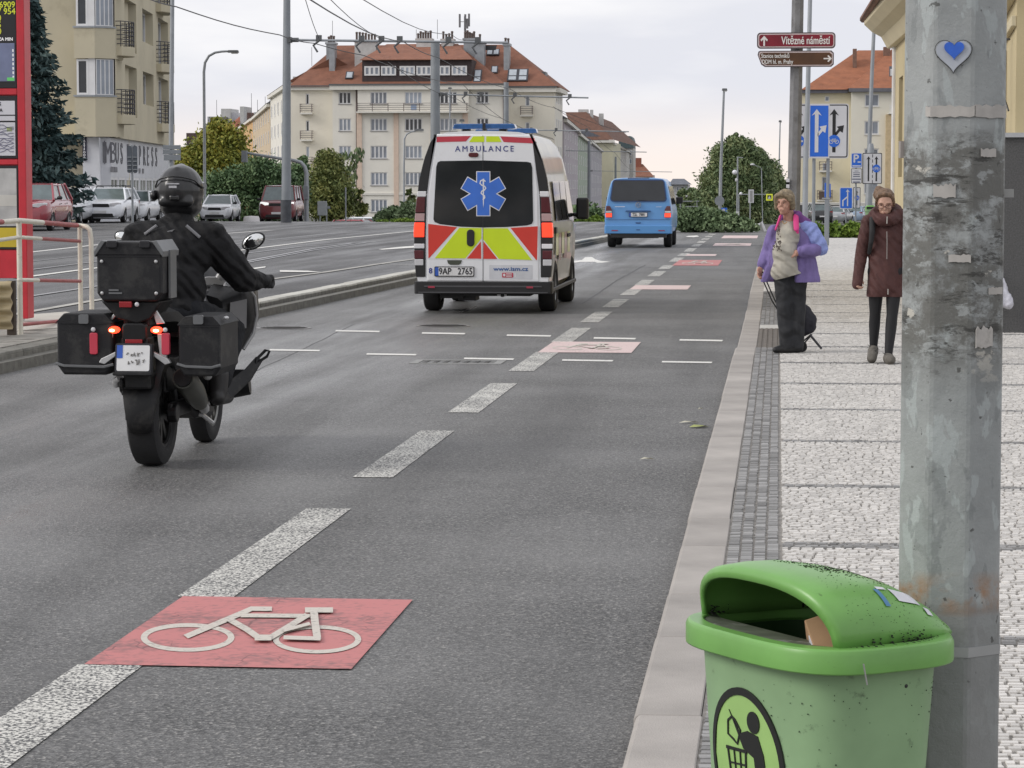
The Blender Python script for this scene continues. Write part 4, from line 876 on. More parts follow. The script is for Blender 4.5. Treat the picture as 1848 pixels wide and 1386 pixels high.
ANT = mat("antenna_steel", (.2,.2,.21), .5, .5)
mb = MB(); mb.tube([(X(839.5,308),308,Z(72,308)),(X(840,308),308,Z(26,308))], .14, 6)
for dx, a, b in ((-9,26,50),(0,30,53),(7,25,48),(4,34,52)): mb.box(X(840+dx-1.6,308), X(840+dx+1.6,308), 307.6+.2*dx/9, 307.9+.2*dx/9, Z(b,308), Z(a,308))
mb.box(X(831,308), X(847,308), 307.95, 308.0, Z(40,308), Z(39,308)); wp(mb, "phone_mast", ANT, mt)
for px, a, b in ((601.5,36,75),(790,35,70),(564,84,118),(678,60,72),(752,53,70)): mb = MB(); mb.tube([(X(px,308),308,Z(b,308)),(X(px,308),308,Z(a,308))], .035, 4); wp(mb, "aerial", ANT, mt)
# balconies
def balcony(t, px0, px1, pt, pb, Y, proj=1.0, posts=2, bars=4, slabh=1.6, nm="balcony"):
    a, b = X(px0, Y), X(px1, Y); z0, z1 = Z(pb, Y), Z(pt, Y); mb = MB(); mb.box(a, b, Y-proj, Y, z0-.18, z0); o = wp(mb, nm, TRIM, t)
    mb = MB(); n = posts
    for k in range(n+1): mb.box(a+(b-a-.07)*k/n, a+(b-a-.07)*k/n+.07, Y-proj+.03, Y-proj+.1, z0, z1)
    for k in range(bars): zz = z0+(z1-z0)*(k+1)/bars; mb.box(a, b, Y-proj+.04, Y-proj+.09, zz-.05, zz); mb.box(a, a+.05, Y-proj, Y, zz-.05, zz); mb.box(b-.05, b, Y-proj, Y, zz-.05, zz)
    wp(mb, "balcony_rail", DARKB, t, o); return o
balcony(mt, 646, 845, 186, 201, YB-.6, 1.0, 7, 4)
for r in bal_rows: balcony(mt, 544, 566, r[1]-1, r[1]+15, 303, .8, 1, 4); balcony(mt, 940, 962, r[1]+4, r[1]+20, 303, .8, 1, 4)
# ---- receding rows of houses on both sides of the streets behind
def streethouse(name, label, P0, P1, zg0, ze0, ze1, wallm, roofm, nwin, nrow, depth=12, rise=4.5, left=True, trim=TRIM, wm=None, base=None, win_h=1.7, group=None, chim=(.2, .75)):
    """a terraced house whose street front runs from P0 to P1 (x, y)"""
    p0, p1 = Vector((*P0, 0)), Vector((*P1, 0)); d = p1-p0; ln = d.length; t = thing(name, label, "building", (P0[0], P0[1], zg0), group=group)
    a = math.atan2(d.y, d.x); M = Matrix.Translation(p0) @ Matrix.Rotation(a, 4, 'Z'); sgn = 1 if left else -1
    zm = max(ze0, ze1); holes = []; ww = min(1.5, ln/nwin*.45); st = (min(ze0, ze1)-zg0-1)/nrow
    for i in range(nwin):
        for j in range(nrow): x = ln*(i+.5)/nwin; z = zg0+1.2+j*st+.3; holes.append((x-ww/2, x+ww/2, z, z+min(win_h, st*.6)))
    mb = MB(); facade(mb, M, 0, ln, zg0-2, zm, holes, .05*sgn)
    q = M; mb.add([(0,0,zg0-2),(0,depth*sgn,zg0-2),(0,depth*sgn,zm),(0,0,zm)], [(0,1,2,3)], M); mb.add([(ln,0,zg0-2),(ln,depth*sgn,zg0-2),(ln,depth*sgn,zm),(ln,0,zm)], [(3,2,1,0)], M); mb.add([(0,.4*sgn,zg0-2),(ln,.4*sgn,zg0-2),(ln,.4*sgn,zm),(0,.4*sgn,zm)], [(0,1,2,3)], M)
    wp(mb, "wall", wallm, t)
    for h in holes: window(t, M, *h, 2, depth=.06-.02*sgn, fw=.16)
    mb = MB(); y0 = -.5*sgn; mb.add([(-.2,y0,zm),(ln+.2,y0,zm),(ln+.2,depth*.5*sgn,zm+rise),(-.2,depth*.5*sgn,zm+rise),(-.2,depth*sgn,zm),(ln+.2,depth*sgn,zm)], [(0,1,2,3),(3,2,5,4),(0,3,4),(1,5,2),(0,4,5,1)], M); wp(mb, "roof", roofm, t)
    mb = MB(); mb.box(0, ln, min(y0*.9,0), max(y0*.9,0), zm-.45, zm-.03, M); wp(mb, "cornice", trim, t)
    for k in chim:
        mb = MB(); mb.box(ln*k-.8, ln*k+.8, depth*.42*sgn-.4, depth*.42*sgn+.4, zm+rise-2, zm+rise+1.2, M); wp(mb, "chimney", CHIM, t)
    return t, M, ln
A0 = (X(1017,322), 322); A1 = (X(1043,390), 390); A2 = (X(1063,470), 470); A3 = (X(1086,610), 610)
LIL = mat("plaster_lilac", (.44,.40,.43), .85, var=.08, vscale=.5); GRN = mat("plaster_sage", (.36,.42,.34), .85, var=.08, vscale=.5); GLI = mat("plaster_greylilac", (.37,.36,.39), .85, var=.08, vscale=.5); YEL = mat("plaster_paleyellow", (.56,.54,.40), .85, var=.07, vscale=.5); PWH = mat("plaster_greywhite", (.50,.49,.46), .85, var=.1, vscale=.5); SLT = mat("slate_grey", (.13,.14,.165), .7, var=.2, vscale=1.5)
streethouse("town_house", "lilac terraced town house with slate roof just right of the big cream building", A0, A1, -2.2, Z(214,322), Z(245,390), LIL, SLT, 6, 5, left=True, rise=3.5)
streethouse("town_house", "sage green town house between the lilac and the grey terraced houses", A1, A2, -3.2, Z(240,390), Z(262,470), GRN, SLT, 6, 5, left=True, rise=3)
streethouse("town_house", "dull grey-violet town house beside the blue van's left rear corner", A2, A3, -4.2, Z(256,470), Z(272,610), GLI, SLT, 8, 5, left=True, rise=2.5)
# yellow house with the big brown roof
YY = 615.
yt = thing("corner_house", "pale yellow house under a big brown tiled roof above the blue van", "building", (X(1090,YY), YY, -3.8))
mb = MB(); facade(mb, MY(YY), X(1040,YY), X(1106,YY), -6, Z(256,YY), []); mb.box(X(1040,YY), X(1106,YY), YY+.2, YY+30, -6, Z(257,YY)); wp(mb, "wall", YEL, yt)
mb = MB(); mb.add([(X(1040,YY),YY-1,Z(253,YY)),(X(1108,YY),YY-1,Z(253,YY)),(X(1058,YY+9),YY+9,Z(203,YY+9)),(X(1020,YY+9),YY+9,Z(203,YY+9)),(X(1108,YY),YY+120,Z(253,YY)),(X(1058,YY+9),YY+105,Z(203,YY+9))], [(0,1,2,3),(1,4,5,2)]); wp(mb, "roof", TILE2, yt)
mb = MB(); mb.box(X(1068,YY), X(1109,YY), YY-.9, YY+.1, Z(258,YY), Z(253.5,YY)); wp(mb, "cornice", TRIM, yt)
for a, b, c, d, e in ((1038,1056,9,206,196),(1060,1065,8,212,197),(1074,1082,12,225,203)): mb = MB(); mb.box(X(a,YY), X(b,YY), YY+c, YY+c+2, Z(d,YY), Z(e,YY)); wp(mb, "chimney", CHIM, yt)
streethouse("town_house", "greyish white street front running back from the pale yellow house", (X(1106,YY), YY+.5), (X(1140,800), 800), -5, Z(258,YY), Z(284,800), PWH, SLT, 9, 5, left=True, rise=3.2, depth=14)
mb = MB(); Y6 = 770.
dt_ = thing("domed_house", "house end with dark green domed mansard beyond the pale yellow house", "building", (X(1130,Y6), Y6, -5.5))
for a, b, c in ((1116,1143,268),): mb.box(X(a,Y6), X(b,Y6), Y6, Y6+12, -6, Z(c,Y6))
wp(mb, "wall", PWH, dt_); mb = MB(); mb.loft([[(X(1116+d,Y6),Y6-.5+d*.1,Z(py,Y6)),(X(1143-d,Y6),Y6-.5+d*.1,Z(py,Y6)),(X(1143-d,Y6),Y6+12-d*.1,Z(py,Y6)),(X(1116+d,Y6),Y6+12-d*.1,Z(py,Y6))] for py, d in ((268,0),(255,.6),(249,2.5),(246,6))]); wp(mb, "mansard", mat("copper_green_dark", (.06,.09,.095), .6, var=.2), dt_)
for px, py in ((1121,275),(1130,275),(1138,276),(1121,290),(1130,290),(1138,291),(1121,305),(1130,305)): window(dt_, MY(Y6-.02), X(px-2,Y6), X(px+2,Y6), Z(py+5,Y6), Z(py-4,Y6), 1, depth=0, fw=.12)
Y7 = 850.; rt7 = thing("red_roof_house", "small far house with red tiled roof and brick chimney left of the blue van's roof", "building", (X(1157,Y7), Y7, -6))
mb = MB(); mb.box(X(1141,Y7), X(1178,Y7), Y7, Y7+14, -7, Z(316,Y7)); wp(mb, "wall", PWH, rt7); mb = MB(); mb.add([(X(1138,Y7),Y7-1,Z(319,Y7)),(X(1181,Y7),Y7-1,Z(319,Y7)),(X(1158,Y7),Y7+7,Z(296,Y7)),(X(1143,Y7),Y7+7,Z(296,Y7))], [(0,1,2,3)]); wp(mb, "roof", TILE, rt7); mb = MB(); mb.box(X(1143,Y7), X(1155,Y7), Y7+5, Y7+9, Z(318,Y7), Z(285,Y7)); wp(mb, "chimney", mat("brick_red", (.26,.09,.06), .85, var=.2), rt7)
Y8 = 420.; ft = thing("villa", "white villa with dark slate roof seen between the blue van and the trees", "building", (X(1225,Y8), Y8, -3.6))
mb = MB(); facade(mb, MY(Y8), X(1210,Y8), X(1242,Y8), -5, Z(333,Y8), []); mb.box(X(1210,Y8), X(1242,Y8), Y8+.1, Y8+9, -5, Z(333.5,Y8)); wp(mb, "wall", mat("plaster_white", (.62,.62,.63), .85, var=.05), ft)
mb = MB(); hip(mb, Z(333,Y8), Z(322.5,Y8), X(1207,Y8), X(1245,Y8), Y8-.8, Y8+10, X(1212,Y8), X(1233,Y8), Y8+4.5); wp(mb, "roof", SLT, ft)
for px in (1215,1223,1231,1237): window(ft, MY(Y8-.02), X(px-2.2,Y8), X(px+2.2,Y8), Z(345,Y8), Z(336,Y8), 1, depth=0, fw=.1)
# left-hand street: cream, then orange house fronts running back
ORG = mat("plaster_orange", (.62,.39,.18), .85, var=.08, vscale=.4); SAND = mat("plaster_sand", (.58,.47,.33), .85, var=.07, vscale=.4)
streethouse("corner_wing", "cream side wing running back from the big cream building behind the tram mast", (X(526,306), 306), (X(489,352), 352), -1.8, Z(160,306), Z(172,352), CREAM2, TILE, 6, 5, left=False, rise=3, depth=10, chim=())
streethouse("terraced_house", "sand coloured house front with loggias behind the shrubs left of the tram mast", (X(488,352), 352), (X(457,430), 430), -2.5, Z(186,352), Z(213,430), SAND, SLT, 8, 5, left=False, rise=3, depth=10)
ot, OM, ol = streethouse("terraced_house", "orange house front between the yellowing tree and the sand coloured house", (X(457,430), 430), (X(417,560), 560), -3.8, Z(212,430), Z(256,560), ORG, SLT, 10, 5, left=False, rise=2.5, depth=10)
Y9 = 640.
gt9 = thing("rooftops_block", "block of grey and white party walls with red tiles above the yellowing tree", "building", (X(430,Y9), Y9, -5))
for nm, a, b, c, m, dy in (("wall",366,398,208,mat("party_grey", (.36,.37,.40), .85, var=.1),6),("wall",397,414,194.5,CHIM,2),("wall",409,433,202,mat("party_white", (.60,.60,.64), .85, var=.08),3),("wall",434,441,191,CHIM,0),("wall",440,458,201.5,mat("brick_brown", (.2,.12,.1), .85, var=.25, vscale=2),4),("wall",458,474,196,CHIM,5),("wall",434,462,217,mat("party_white", (.6,.6,.64), .85),.5),("wall",399,409,210,mat("party_dark", (.16,.145,.145), .85),.8)):
    mb = MB(); mb.box(X(a,Y9), X(b,Y9), Y9+dy, Y9+dy+10, -8, Z(c,Y9)); wp(mb, nm, m, gt9)
mb = MB(); mb.add([(X(406,Y9),Y9-2,Z(262,Y9)),(X(434.5,Y9),Y9-2,Z(262,Y9)),(X(434.5,Y9),Y9+.4,Z(208,Y9)),(X(409,Y9),Y9+.4,Z(228,Y9))], [(0,1,2,3)]); wp(mb, "roof", mat("roof_tile_far", (.34,.13,.085), .85, var=.1), gt9)
mb = MB(); mb.add([(X(364,Y9),Y9-3,Z(290,Y9)),(X(410,Y9),Y9-3,Z(290,Y9)),(X(400,Y9),Y9+1,Z(210,Y9)),(X(372,Y9),Y9+1,Z(222,Y9))], [(0,1,2,3)]); wp(mb, "roof", SLT, gt9)
for px, a in ((386,178),(449,166),(460,178),(474,172)): mb = MB(); mb.tube([(X(px,Y9),Y9+4,Z(206,Y9)),(X(px,Y9),Y9+4,Z(a,Y9))], .07, 4); wp(mb, "aerial", ANT, gt9)
dk = thing("dark_roof_house", "house under a dark brown roof left of the yellowing tree", "building", (X(350,420), 420, -3)); 
mb = MB(); mb.add([(X(326,420),420,Z(290,420)),(X(380,420),420,Z(290,420)),(X(373,424),424,Z(236,424)),(X(362,424),424,Z(236,424))], [(0,1,2,3)]); mb.box(X(337,424), X(360,424), 424, 428, Z(300,424), Z(239,424)); wp(mb, "roof", mat("roof_dark", (.09,.06,.06), .8, var=.2), dk); mb = MB(); mb.box(X(326,420), X(380,420), 420.5, 430, -4, Z(290,420)); wp(mb, "wall", SAND, dk)
# ---- beige block on the left with bays and balconies
BE = mat("plaster_olive", (.54,.49,.36), .88, var=.07, vscale=.5, dirt=.3, dcol=(.26,.22,.14), dscale=.7, bump=.15, bscale=20)
bt_ = thing("apartment_block", "olive beige apartment block with wrap-round bay windows, iron balconies and a white shop front", "building", (X(210,117), 117, .2))
def Xb(px): return W(px, 337, 117).x
def Zb(py, Y=117, px=180): return W(px, py, Y).z
fx, fy = Xb(210), 117.; fdir = math.atan2(1, -.125); FM = Matrix.Translation((fx, fy, 0)) @ Matrix.Rotation(fdir, 4, 'Z')     # x along the street front, inside is +y
FL = 25.6
def fu(px):       # distance along the street front of a pixel column
    d = ray(px, 337); k = d.x/d.y; y = (fx+.125*fy)/(k+.125); return (y-fy)*math.hypot(1, .125)
def fz(px, py): u = fu(px); return W(px, py, fy+u/math.hypot(1, .125)).z
rowsz = [(3.9+k*3.05, ) for k in range(4)]
ups = []; zr = [(5.75, 7.35), (8.8, 10.4), (11.85, 13.4)]
wu = [(fu(228), fu(249)), (fu(260), fu(279)), (fu(288), fu(306))]
for z0, z1 in zr:
    ups += [((wu[0][0], wu[0][1], z0-.75, z1), 0), ((wu[1][0], wu[1][1], z0, z1), 1), ((wu[2][0], wu[2][1], z0-.75, z1), 0)]
mb = MB(); facade(mb, FM, 0, FL, 3.92, 15, [h for h, _ in ups], .55)
mb.add([(0,.75,3.92),(FL,.75,3.92),(FL,.75,15),(0,.75,15)], [(0,1,2,3)], FM); mb.add([(0,0,3.92),(FL,0,3.92),(FL,8,3.92),(0,8,3.92)], [(0,1,2,3)], FM); mb.add([(FL,0,-.3),(FL,10,-.3),(FL,10,15),(FL,0,15)], [(0,1,2,3)], FM)
wp(mb, "street_wall", BE, bt_)
for h, k in ups: window(bt_, FM, *h, 2, depth=.5, fw=.10, glass=GLASS, bars=(.3,) if not k else ())
# end wall facing the viewer and the corner bay
mb = MB(); mb.box(Xb(-30), Xb(166), 117.9, 124, .0, 15); wp(mb, "end_wall", BE, bt_)
b0, b1, b2 = (Xb(144), 117.9), (Xb(181), 116.3), (Xb(210), 117.)
bayz = [(3.95, 5.78), (7.42, 8.83), (10.47, 11.9), (13.5, 15)]
def bayslab(z0, z1, inset=0.): mb = MB(); mb.slab([(b0[0]+inset, b0[1]), (b0[0]+inset, b1[1]+inset*.5), (b1[0], b1[1]+inset), (b2[0]-inset, b2[1]), (b2[0]-inset, b2[1]+1.5), (b0[0]+inset, b2[1]+1.5)], z0, z1); return mb
for z0, z1 in bayz: wp(bayslab(z0, z1), "bay_parapet", BE, bt_)
for z0, z1 in ((5.78,7.42),(8.83,10.47),(11.9,13.5)):
    mb = MB(); fr = FRAMEW
    n = Vector((b1[0]-b0[0]-.1, b1[1]+.07-(b1[1]+.07), 0))
    for (p, q, nn) in (((b0[0]+.06, b1[1]+.1), (b1[0], b1[1]+.1), 2), ((b1[0], b1[1]+.1), (b2[0]-.06, b2[1]+.05), 4)):
        P, Q = Vector((*p, 0)), Vector((*q, 0)); M = Matrix.Translation(P) @ Matrix.Rotation(math.atan2((Q-P).y, (Q-P).x), 4, 'Z'); l = (Q-P).length
        if nn == 2: window(bt_, M, .02, l*.62, z0+.03, z1-.03, 1, depth=.1, fw=.09, glass=GLASSD); mb = MB(); mb.box(l*.62, l-.02, .0, .1, z0, z1, M); wp(mb, "bay_post", FRAMEW, bt_)
        else: window(bt_, M, .02, l-.02, z0+.03, z1-.03, 4, depth=.06, fw=.035, glass=GLASS, thin=.25)
    mb = MB(); mb.slab([(b0[0]-.04, b1[1]-.04), (b1[0]+.0, b1[1]-.05), (b2[0]+.02, b2[1]-.04), (b2[0], b2[1]+.3), (b0[0], b2[1]+.3)], z0-.06, z0+.02); wp(mb, "bay_sill", ZINC, bt_)
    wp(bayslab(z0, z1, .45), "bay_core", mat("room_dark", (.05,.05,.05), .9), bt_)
for i, (pa, pb) in enumerate(((209, 238), (287, 313))):
    u0, u1 = ((.35, fu(222.5)) if i == 0 else (fu(284.5), fu(297)))
    for z in (4.95, 8.0, 11.05):
        mb = MB(); n = 9; arc = [(u0+(u1-u0)*k/n, -.72*math.sin(PI*(.12+.76*k/n))-.0) for k in range(n+1)]
        poly = [(u0, 0.02)]+arc+[(u1, 0.02)]; mb.slab(poly[::-1], z-.42, z, FM); o = wp(mb, "balcony", BE, bt_, bevel=.02)
        mb = MB()
        for h in (.12, .32, .52, .72, .92, 1.12): mb.tube([FM @ Vector((x, y+.04, z+h)) for x, y in [(u0, -.02)]+arc+[(u1, -.02)]], .022, 5)
        for k in range(n+1): x, y = arc[k]; mb.tube([FM @ Vector((x, y+.04, z)), FM @ Vector((x, y+.04, z+1.14))], .022, 5)
        wp(mb, "balcony_rail", mat("iron_dark", (.07,.07,.08), .5, .4), bt_, o)
# shop front below
SHW = mat("shop_white", (.62,.63,.66), .5, var=.06, vscale=2)
mb = MB(); 
nb = 9; SP0 = (Xb(181), 116.9)
FMs = FM @ Matrix.Translation((0, .25, 0)); hs = [(FL*(k+.08)/nb, FL*(k+.92)/nb, .5, 2.15) for k in range(nb)]
SP1 = tuple((FMs @ Vector((.1, 0, 0)))[:2]); SD = Vector((SP1[0]-SP0[0], SP1[1]-SP0[1], 0)); SM = Matrix.Translation((*SP0, 0)) @ Matrix.Rotation(math.atan2(SD.y, SD.x), 4, 'Z')
facade(mb, FMs, .1, FL, -.3, 3.93, hs, .15); mb.add([(.1,.4,-.3),(FL,.4,-.3),(FL,.4,3.9),(-.8,.4,3.9)], [(0,1,2,3)], FMs); mb.box(Xb(151), Xb(181), 116.9, 117.8, -.3, 3.94); mb.add([(*SP0, z) for z in (-.3, 3.93)]+[(*SP1, z) for z in (3.93, -.3)], [(0,3,2,1)]); wp(mb, "shop_wall", SHW, bt_)
SHG = mat("shop_glass", (.22,.23,.20), .12, var=.5, vscale=.6, objrand=.4, spec=.7)
for h in hs: window(bt_, FMs, *h, 2, depth=.12, fw=.12, glass=SHG, bars=(.25,))
mb = MB(); 
u_a, u_b = fu(187), fu(286)
LET = mat("shop_letters", (.17,.17,.185), .6)
txt = "IMBUSEXPRESS"; pxs = [189.5, 195.5, 204.5, 211.5, 219.5, 231, 241, 252.5, 260.5, 267, 275, 282]
for ch, px in zip(txt, pxs):
    d = ray(px, 337); k = d.x/d.y; M_, e, q = (SM, SD.normalized(), SP0) if px < 207 else (FMs, FMs.to_3x3() @ Vector((1, 0, 0)), FMs.translation); u = (k*q[1]-q[0])/(e.x-k*e.y)
    y0 = np.interp(px, [189, 282], [254.5, 279]); y1 = np.interp(px, [189, 282], [283.5, 307.5]); zc = 3.2; hh = .98
    mb.text(ch, hh*1.38, M_ @ T(u, -.02, zc), .01, bold=(.06 if ch == 'I' else .006) if px < 207 else .012, xs=.34 if px < 207 else 1.35)
    wp(mb, "shop_letter", LET, bt_); mb = MB()
mb2 = MB()
for px, w in ((213,6),(219,5),(253,3),(261,3),(267,3)):
    u0, u1 = fu(px-w/2), fu(px+w/2); zc = 2.5; mb2.box(u0, u1, -.02, -.005, zc-.12, zc+.12, FMs)
wp(mb2, "shop_small_print", LET, bt_)
mb = MB(); mb.box(Xb(151.5), Xb(158.5), 116.82, 116.9, Zb(290), Zb(245)); sb = wp(mb, "blade_sign", mat("sign_navy", (.01,.012,.035), .5), bt_)
mb = MB()
for i, ch in enumerate("FASTFOOD"): mb.text(ch, .13, T(Xb(155), 116.81, Zb(249.5+5.1*i)), .004, bold=.004)
mb2 = MB(); wp(mb, "blade_letters", mat("white_print", (.75,.75,.75)), bt_, sb)
# ---- cream house on the right with tiled roof
YR = 290.
def Xr(px, Y=YR): return W(px, 337, Y).x
def Zr(py, Y=YR): return W(1520, py, Y).z
CRY = mat("plaster_lemon", (.70,.64,.47), .85, var=.06, vscale=.4, dirt=.15, dcol=(.5,.42,.3), dscale=.7); CRL = mat("plaster_vanilla", (.74,.71,.61), .85, var=.05, vscale=.4)
ORT = roofmat("roof_tile_orange", (.34,.13,.065), 2.2)
ct_ = thing("apartment_house", "vanilla yellow apartment house with orange tiled roof behind the road signs on the right", "building", (Xr(1530), YR, gz(YR)))
hr = [((Xr(a), Xr(b), Zr(d), Zr(c)), n) for a, b, n in ((1559,1585,2),) for c, d in ((170,192.5),(218.5,243),(268,288),(330,350))]
hl = [((Xr(a,292), Xr(b,292), Zr(d,292), Zr(c,292)), 1) for a, b, c, d in ((1487,1495.5,173.5,183),(1484,1496,294,312),(1483,1497,319,345),(1484,1496,246,262))]
mb = MB(); facade(mb, MY(YR), Xr(1535), Xr(1640), -3, Zr(166), [h for h, n in hr]); mb.box(Xr(1535), Xr(1640), YR+.3, YR+12, -3, Zr(166.5)); wp(mb, "wall", CRL, ct_)
mb = MB(); facade(mb, MY(292), Xr(1443,292), Xr(1535)-.01, -3, Zr(167,292), [h for h, n in hl]); mb.box(Xr(1443.5,292), Xr(1535), 292.3, 304, -3, Zr(168,292)); wp(mb, "wall", CRY, ct_)
for h, n in hr: window(ct_, MY(YR), *h, n, fw=.12, glass=GLASS, sill=TRIM)
for h, n in hl: window(ct_, MY(292), *h, n, fw=.1)
mb = MB(); mb.box(Xr(1530), Xr(1645), YR-.6, YR+.1, Zr(166), Zr(159.5)); mb.box(Xr(1441,292), Xr(1529), 291.4, 292.1, Zr(168,292), Zr(162.5,292)); wp(mb, "gutter", mat("eave_grey", (.13,.13,.15), .6), ct_)
mb = MB(); hip(mb, Zr(162,292), Zr(91,300), Xr(1444,292), Xr(1700,292), 291.2, 312, Xr(1546,300), Xr(1690,300), 300); mb.add([(Xr(1528),YR-.6,Zr(160)),(Xr(1680),YR-.6,Zr(160)),(Xr(1690,300),300,Zr(88,300)),(Xr(1608,300),300,Zr(88,300)),(Xr(1528),YR+10,Zr(160))], [(0,1,2,3),(4,0,3)]); wp(mb, "roof", ORT, ct_)
for px0, px1, py0, py1, Y, m in ((1537,1544,88,134,296,mat("chimney_brick", (.20,.12,.09), .85, var=.2)),(1592,1604,85,104,298,mat("chimney_brick", (.20,.12,.09), .85, var=.2))):
    mb = MB(); mb.box(Xr(px0,Y), Xr(px1,Y), Y, Y+1.4, Zr(py1,Y)-1, Zr(py0,Y)); wp(mb, "chimney", m, ct_)
mb = MB(); mb.box(Xr(1527), Xr(1535), 296, 297, Zr(144), Zr(141)); wp(mb, "roof_vent", TRIM, ct_)
mb = MB(); mb.box(Xr(1603), Xr(1613), YR-.1, YR+.9, Zr(138), Zr(120)); wp(mb, "dormer", SLT, ct_); window(ct_, MY(YR-.12), Xr(1604.5), Xr(1612), Zr(137), Zr(125), 1, depth=0, fw=.15)
def bal2(px0, px1, pt, pb, Y): balcony(ct_, px0, px1, pt, pb, Y, 1., 2, 3)
balcony(ct_, 1478, 1501, 292, 308, 292, 1., 2, 3); balcony(ct_, 1475, 1502, 343, 360, 292, 1., 2, 3)
mb = MB(); rg2 = random.Random(3); mb.box(Xr(1478,291), Xr(1500,291), 290.9, 291.0, Zr(360,291), Zr(345,291)); wp(mb, "balcony_screen", mat("screen_brown", (.10,.07,.055), .8), ct_)
mb = MB(); mb.box(Xr(1601), Xr(1613), YR-1.2, YR, Zr(206.5), Zr(205)); mb.box(Xr(1603), Xr(1614), YR-1, YR-.9, Zr(205), Zr(190)); wp(mb, "bay_box", TRIM, ct_); mb = MB(); mb.box(Xr(1597), Xr(1614), YR-.8, YR-.01, -3, Zr(207)); wp(mb, "bay", mat("plaster_ochre", (.55,.43,.26), .85), ct_)
gw = thing("garage_row", "low white flat-roofed garage row behind the parked cars on the right", "building", (Xr(1490,262), 262, gz(262))); mb = MB(); mb.box(Xr(1400,262), Xr(1620,262), 262, 268, -3, Zr(366,262)); wp(mb, "wall", mat("garage_white", (.55,.54,.5), .8), gw); mb = MB(); mb.box(Xr(1498,262), Xr(1515,262), 261.9, 261.99, -3, Zr(370,262)); mb.box(Xr(1440,262), Xr(1455,262), 261.9, 261.99, -3, Zr(370,262)); wp(mb, "garage_door", mat("garage_dark", (.06,.06,.06), .6), gw)
# ---- low building along the right pavement
OCH = mat("facade_ochre", (.50,.42,.25), .85, var=.08, vscale=1, dirt=.3, dcol=(.3,.25,.16), dscale=1.5, bump=.2, bscale=30); OTR = mat("facade_trim", (.56,.49,.33), .8, var=.06, vscale=1, dirt=.3, dcol=(.3,.26,.18), dscale=2); PEB = mat("pebbledash_grey", (.10,.10,.10), .95, var=.25, vscale=60, bump=1., bscale=120)
lb = thing("street_building", "low ochre building with deep eaves and pebbledash plinth along the right pavement", "building", (2.7, 40, PZ))
# far wing, seen left of the post
wx0, wx1 = 2.22, 2.34
mb = MB(); wM = Matrix.Translation((wx1, 39, 0)) @ Matrix.Rotation(math.atan2(13, wx0-wx1), 4, 'Z'); wl = math.hypot(13, wx0-wx1)
wh = [(a, a+1.3, 1.9, 3.75) for a in (1.2, 4.2, 7.2, 10.2)]; facade(mb, wM, 0, wl, PZ-.2, 4.6, wh, -.22)
mb.box(wx1+.1, 9, 39.0, 39.3, PZ-.2, 4.6); mb.box(wx0+.35, 9, 39.3, 51.9, PZ-.2, 4.6); wp(mb, "wing_wall", OCH, lb)
DW = mat("window_brown", (.10,.07,.05), .5)
for h in wh: window(lb, wM, *h, 2, depth=-.1, fw=.1, frame=DW, glass=GLASSD, bars=(.65,))
mb = MB(); pr = [(-.45,4.98),(-.45,4.86),(-.3,4.72),(-.12,4.62),(0,4.4),(.3,4.4),(.3,4.98)]
mb.loft([[(wx1-.01*y+x-(y-39)*.0092+.39, y, z) for x, z in pr] for y in (39, 52.4)]); wp(mb, "wing_cornice", OTR, lb, bevel=.01)
mb = MB(); mb.add([(1.72,38.6,4.98),(1.64,52.9,4.98),(9,52.9,7.5),(9,38.6,7.5),(1.72,38.6,5.06),(1.64,52.9,5.06)], [(0,1,2,3),(0,4,5,1)]); mb.tube([(1.74,38.6,5.0),(1.63,52.95,5.0)], .07, 8); wp(mb, "wing_roof", TILE2, lb)
mb = MB(); mb.tube([(wx0-.02,51.8,4.5),(wx0-.02,51.8,PZ)], .05, 8); wp(mb, "downpipe", mat("downpipe_white", (.62,.62,.62), .5), lb)
# near front, seen right of the post: plinth wall across, facade above and behind
mb = MB(); mb.box(2.42, 6.5, 29.6, 30.1, PZ-.1, 2.26); wp(mb, "plinth", PEB, lb, bevel=.01); mb = MB(); mb.box(2.40, 6.5, 29.56, 30.14, 2.26, 2.31); wp(mb, "plinth_cap", mat("cap_metal", (.45,.46,.47), .5, .4), lb)
nM = Matrix.Translation((2.62, 30.12, 0)) @ Matrix.Rotation(math.atan2(1, .049), 4, 'Z')      # x runs away from the viewer
nh = [(3.1, 5.0, 2.32, 3.22)]; 
mb = MB(); facade(mb, nM, 0, 8.9, PZ, 4.4, nh, -.42); mb.add([(0,-.6,PZ),(8.9,-.6,PZ),(8.9,-.6,4.4),(0,-.6,4.4)], [(0,1,2,3)], nM); mb.box(2.62, 9, 30.11, 30.3, 2.3, 4.4); wp(mb, "front_wall", OCH, lb)
for h in nh: window(lb, nM, *h, 2, depth=-.3, fw=.12, frame=mat("window_cream", (.6,.56,.45), .5), glass=GLASSD, bars=(.6,))
mb = MB(); a, b, c, d = nh[0]; mb.box(a-.16, b+.16, 0, .05, d, d+.16, nM); mb.box(a-.16, a, 0, .05, c, d, nM); mb.box(b, b+.16, 0, .05, c, d, nM); mb.box(0, 8.9, 0, .06, 3.5, 3.62, nM); mb.box(0, 8.9, 0, .1, 3.82, 3.95, nM)
wp(mb, "window_surround", OTR, lb, bevel=.01)
mb = MB(); secs = []
for x in (-.3, 9.2): secs.append([nM @ Vector((x, y, z)) for y, z in ((0,3.96),(.22,4.1),(.3,4.3),(.5,4.4),(.5,4.55),(-.5,4.55),(-.5,3.96))])
mb.loft(secs); wp(mb, "cornice", OTR, lb)
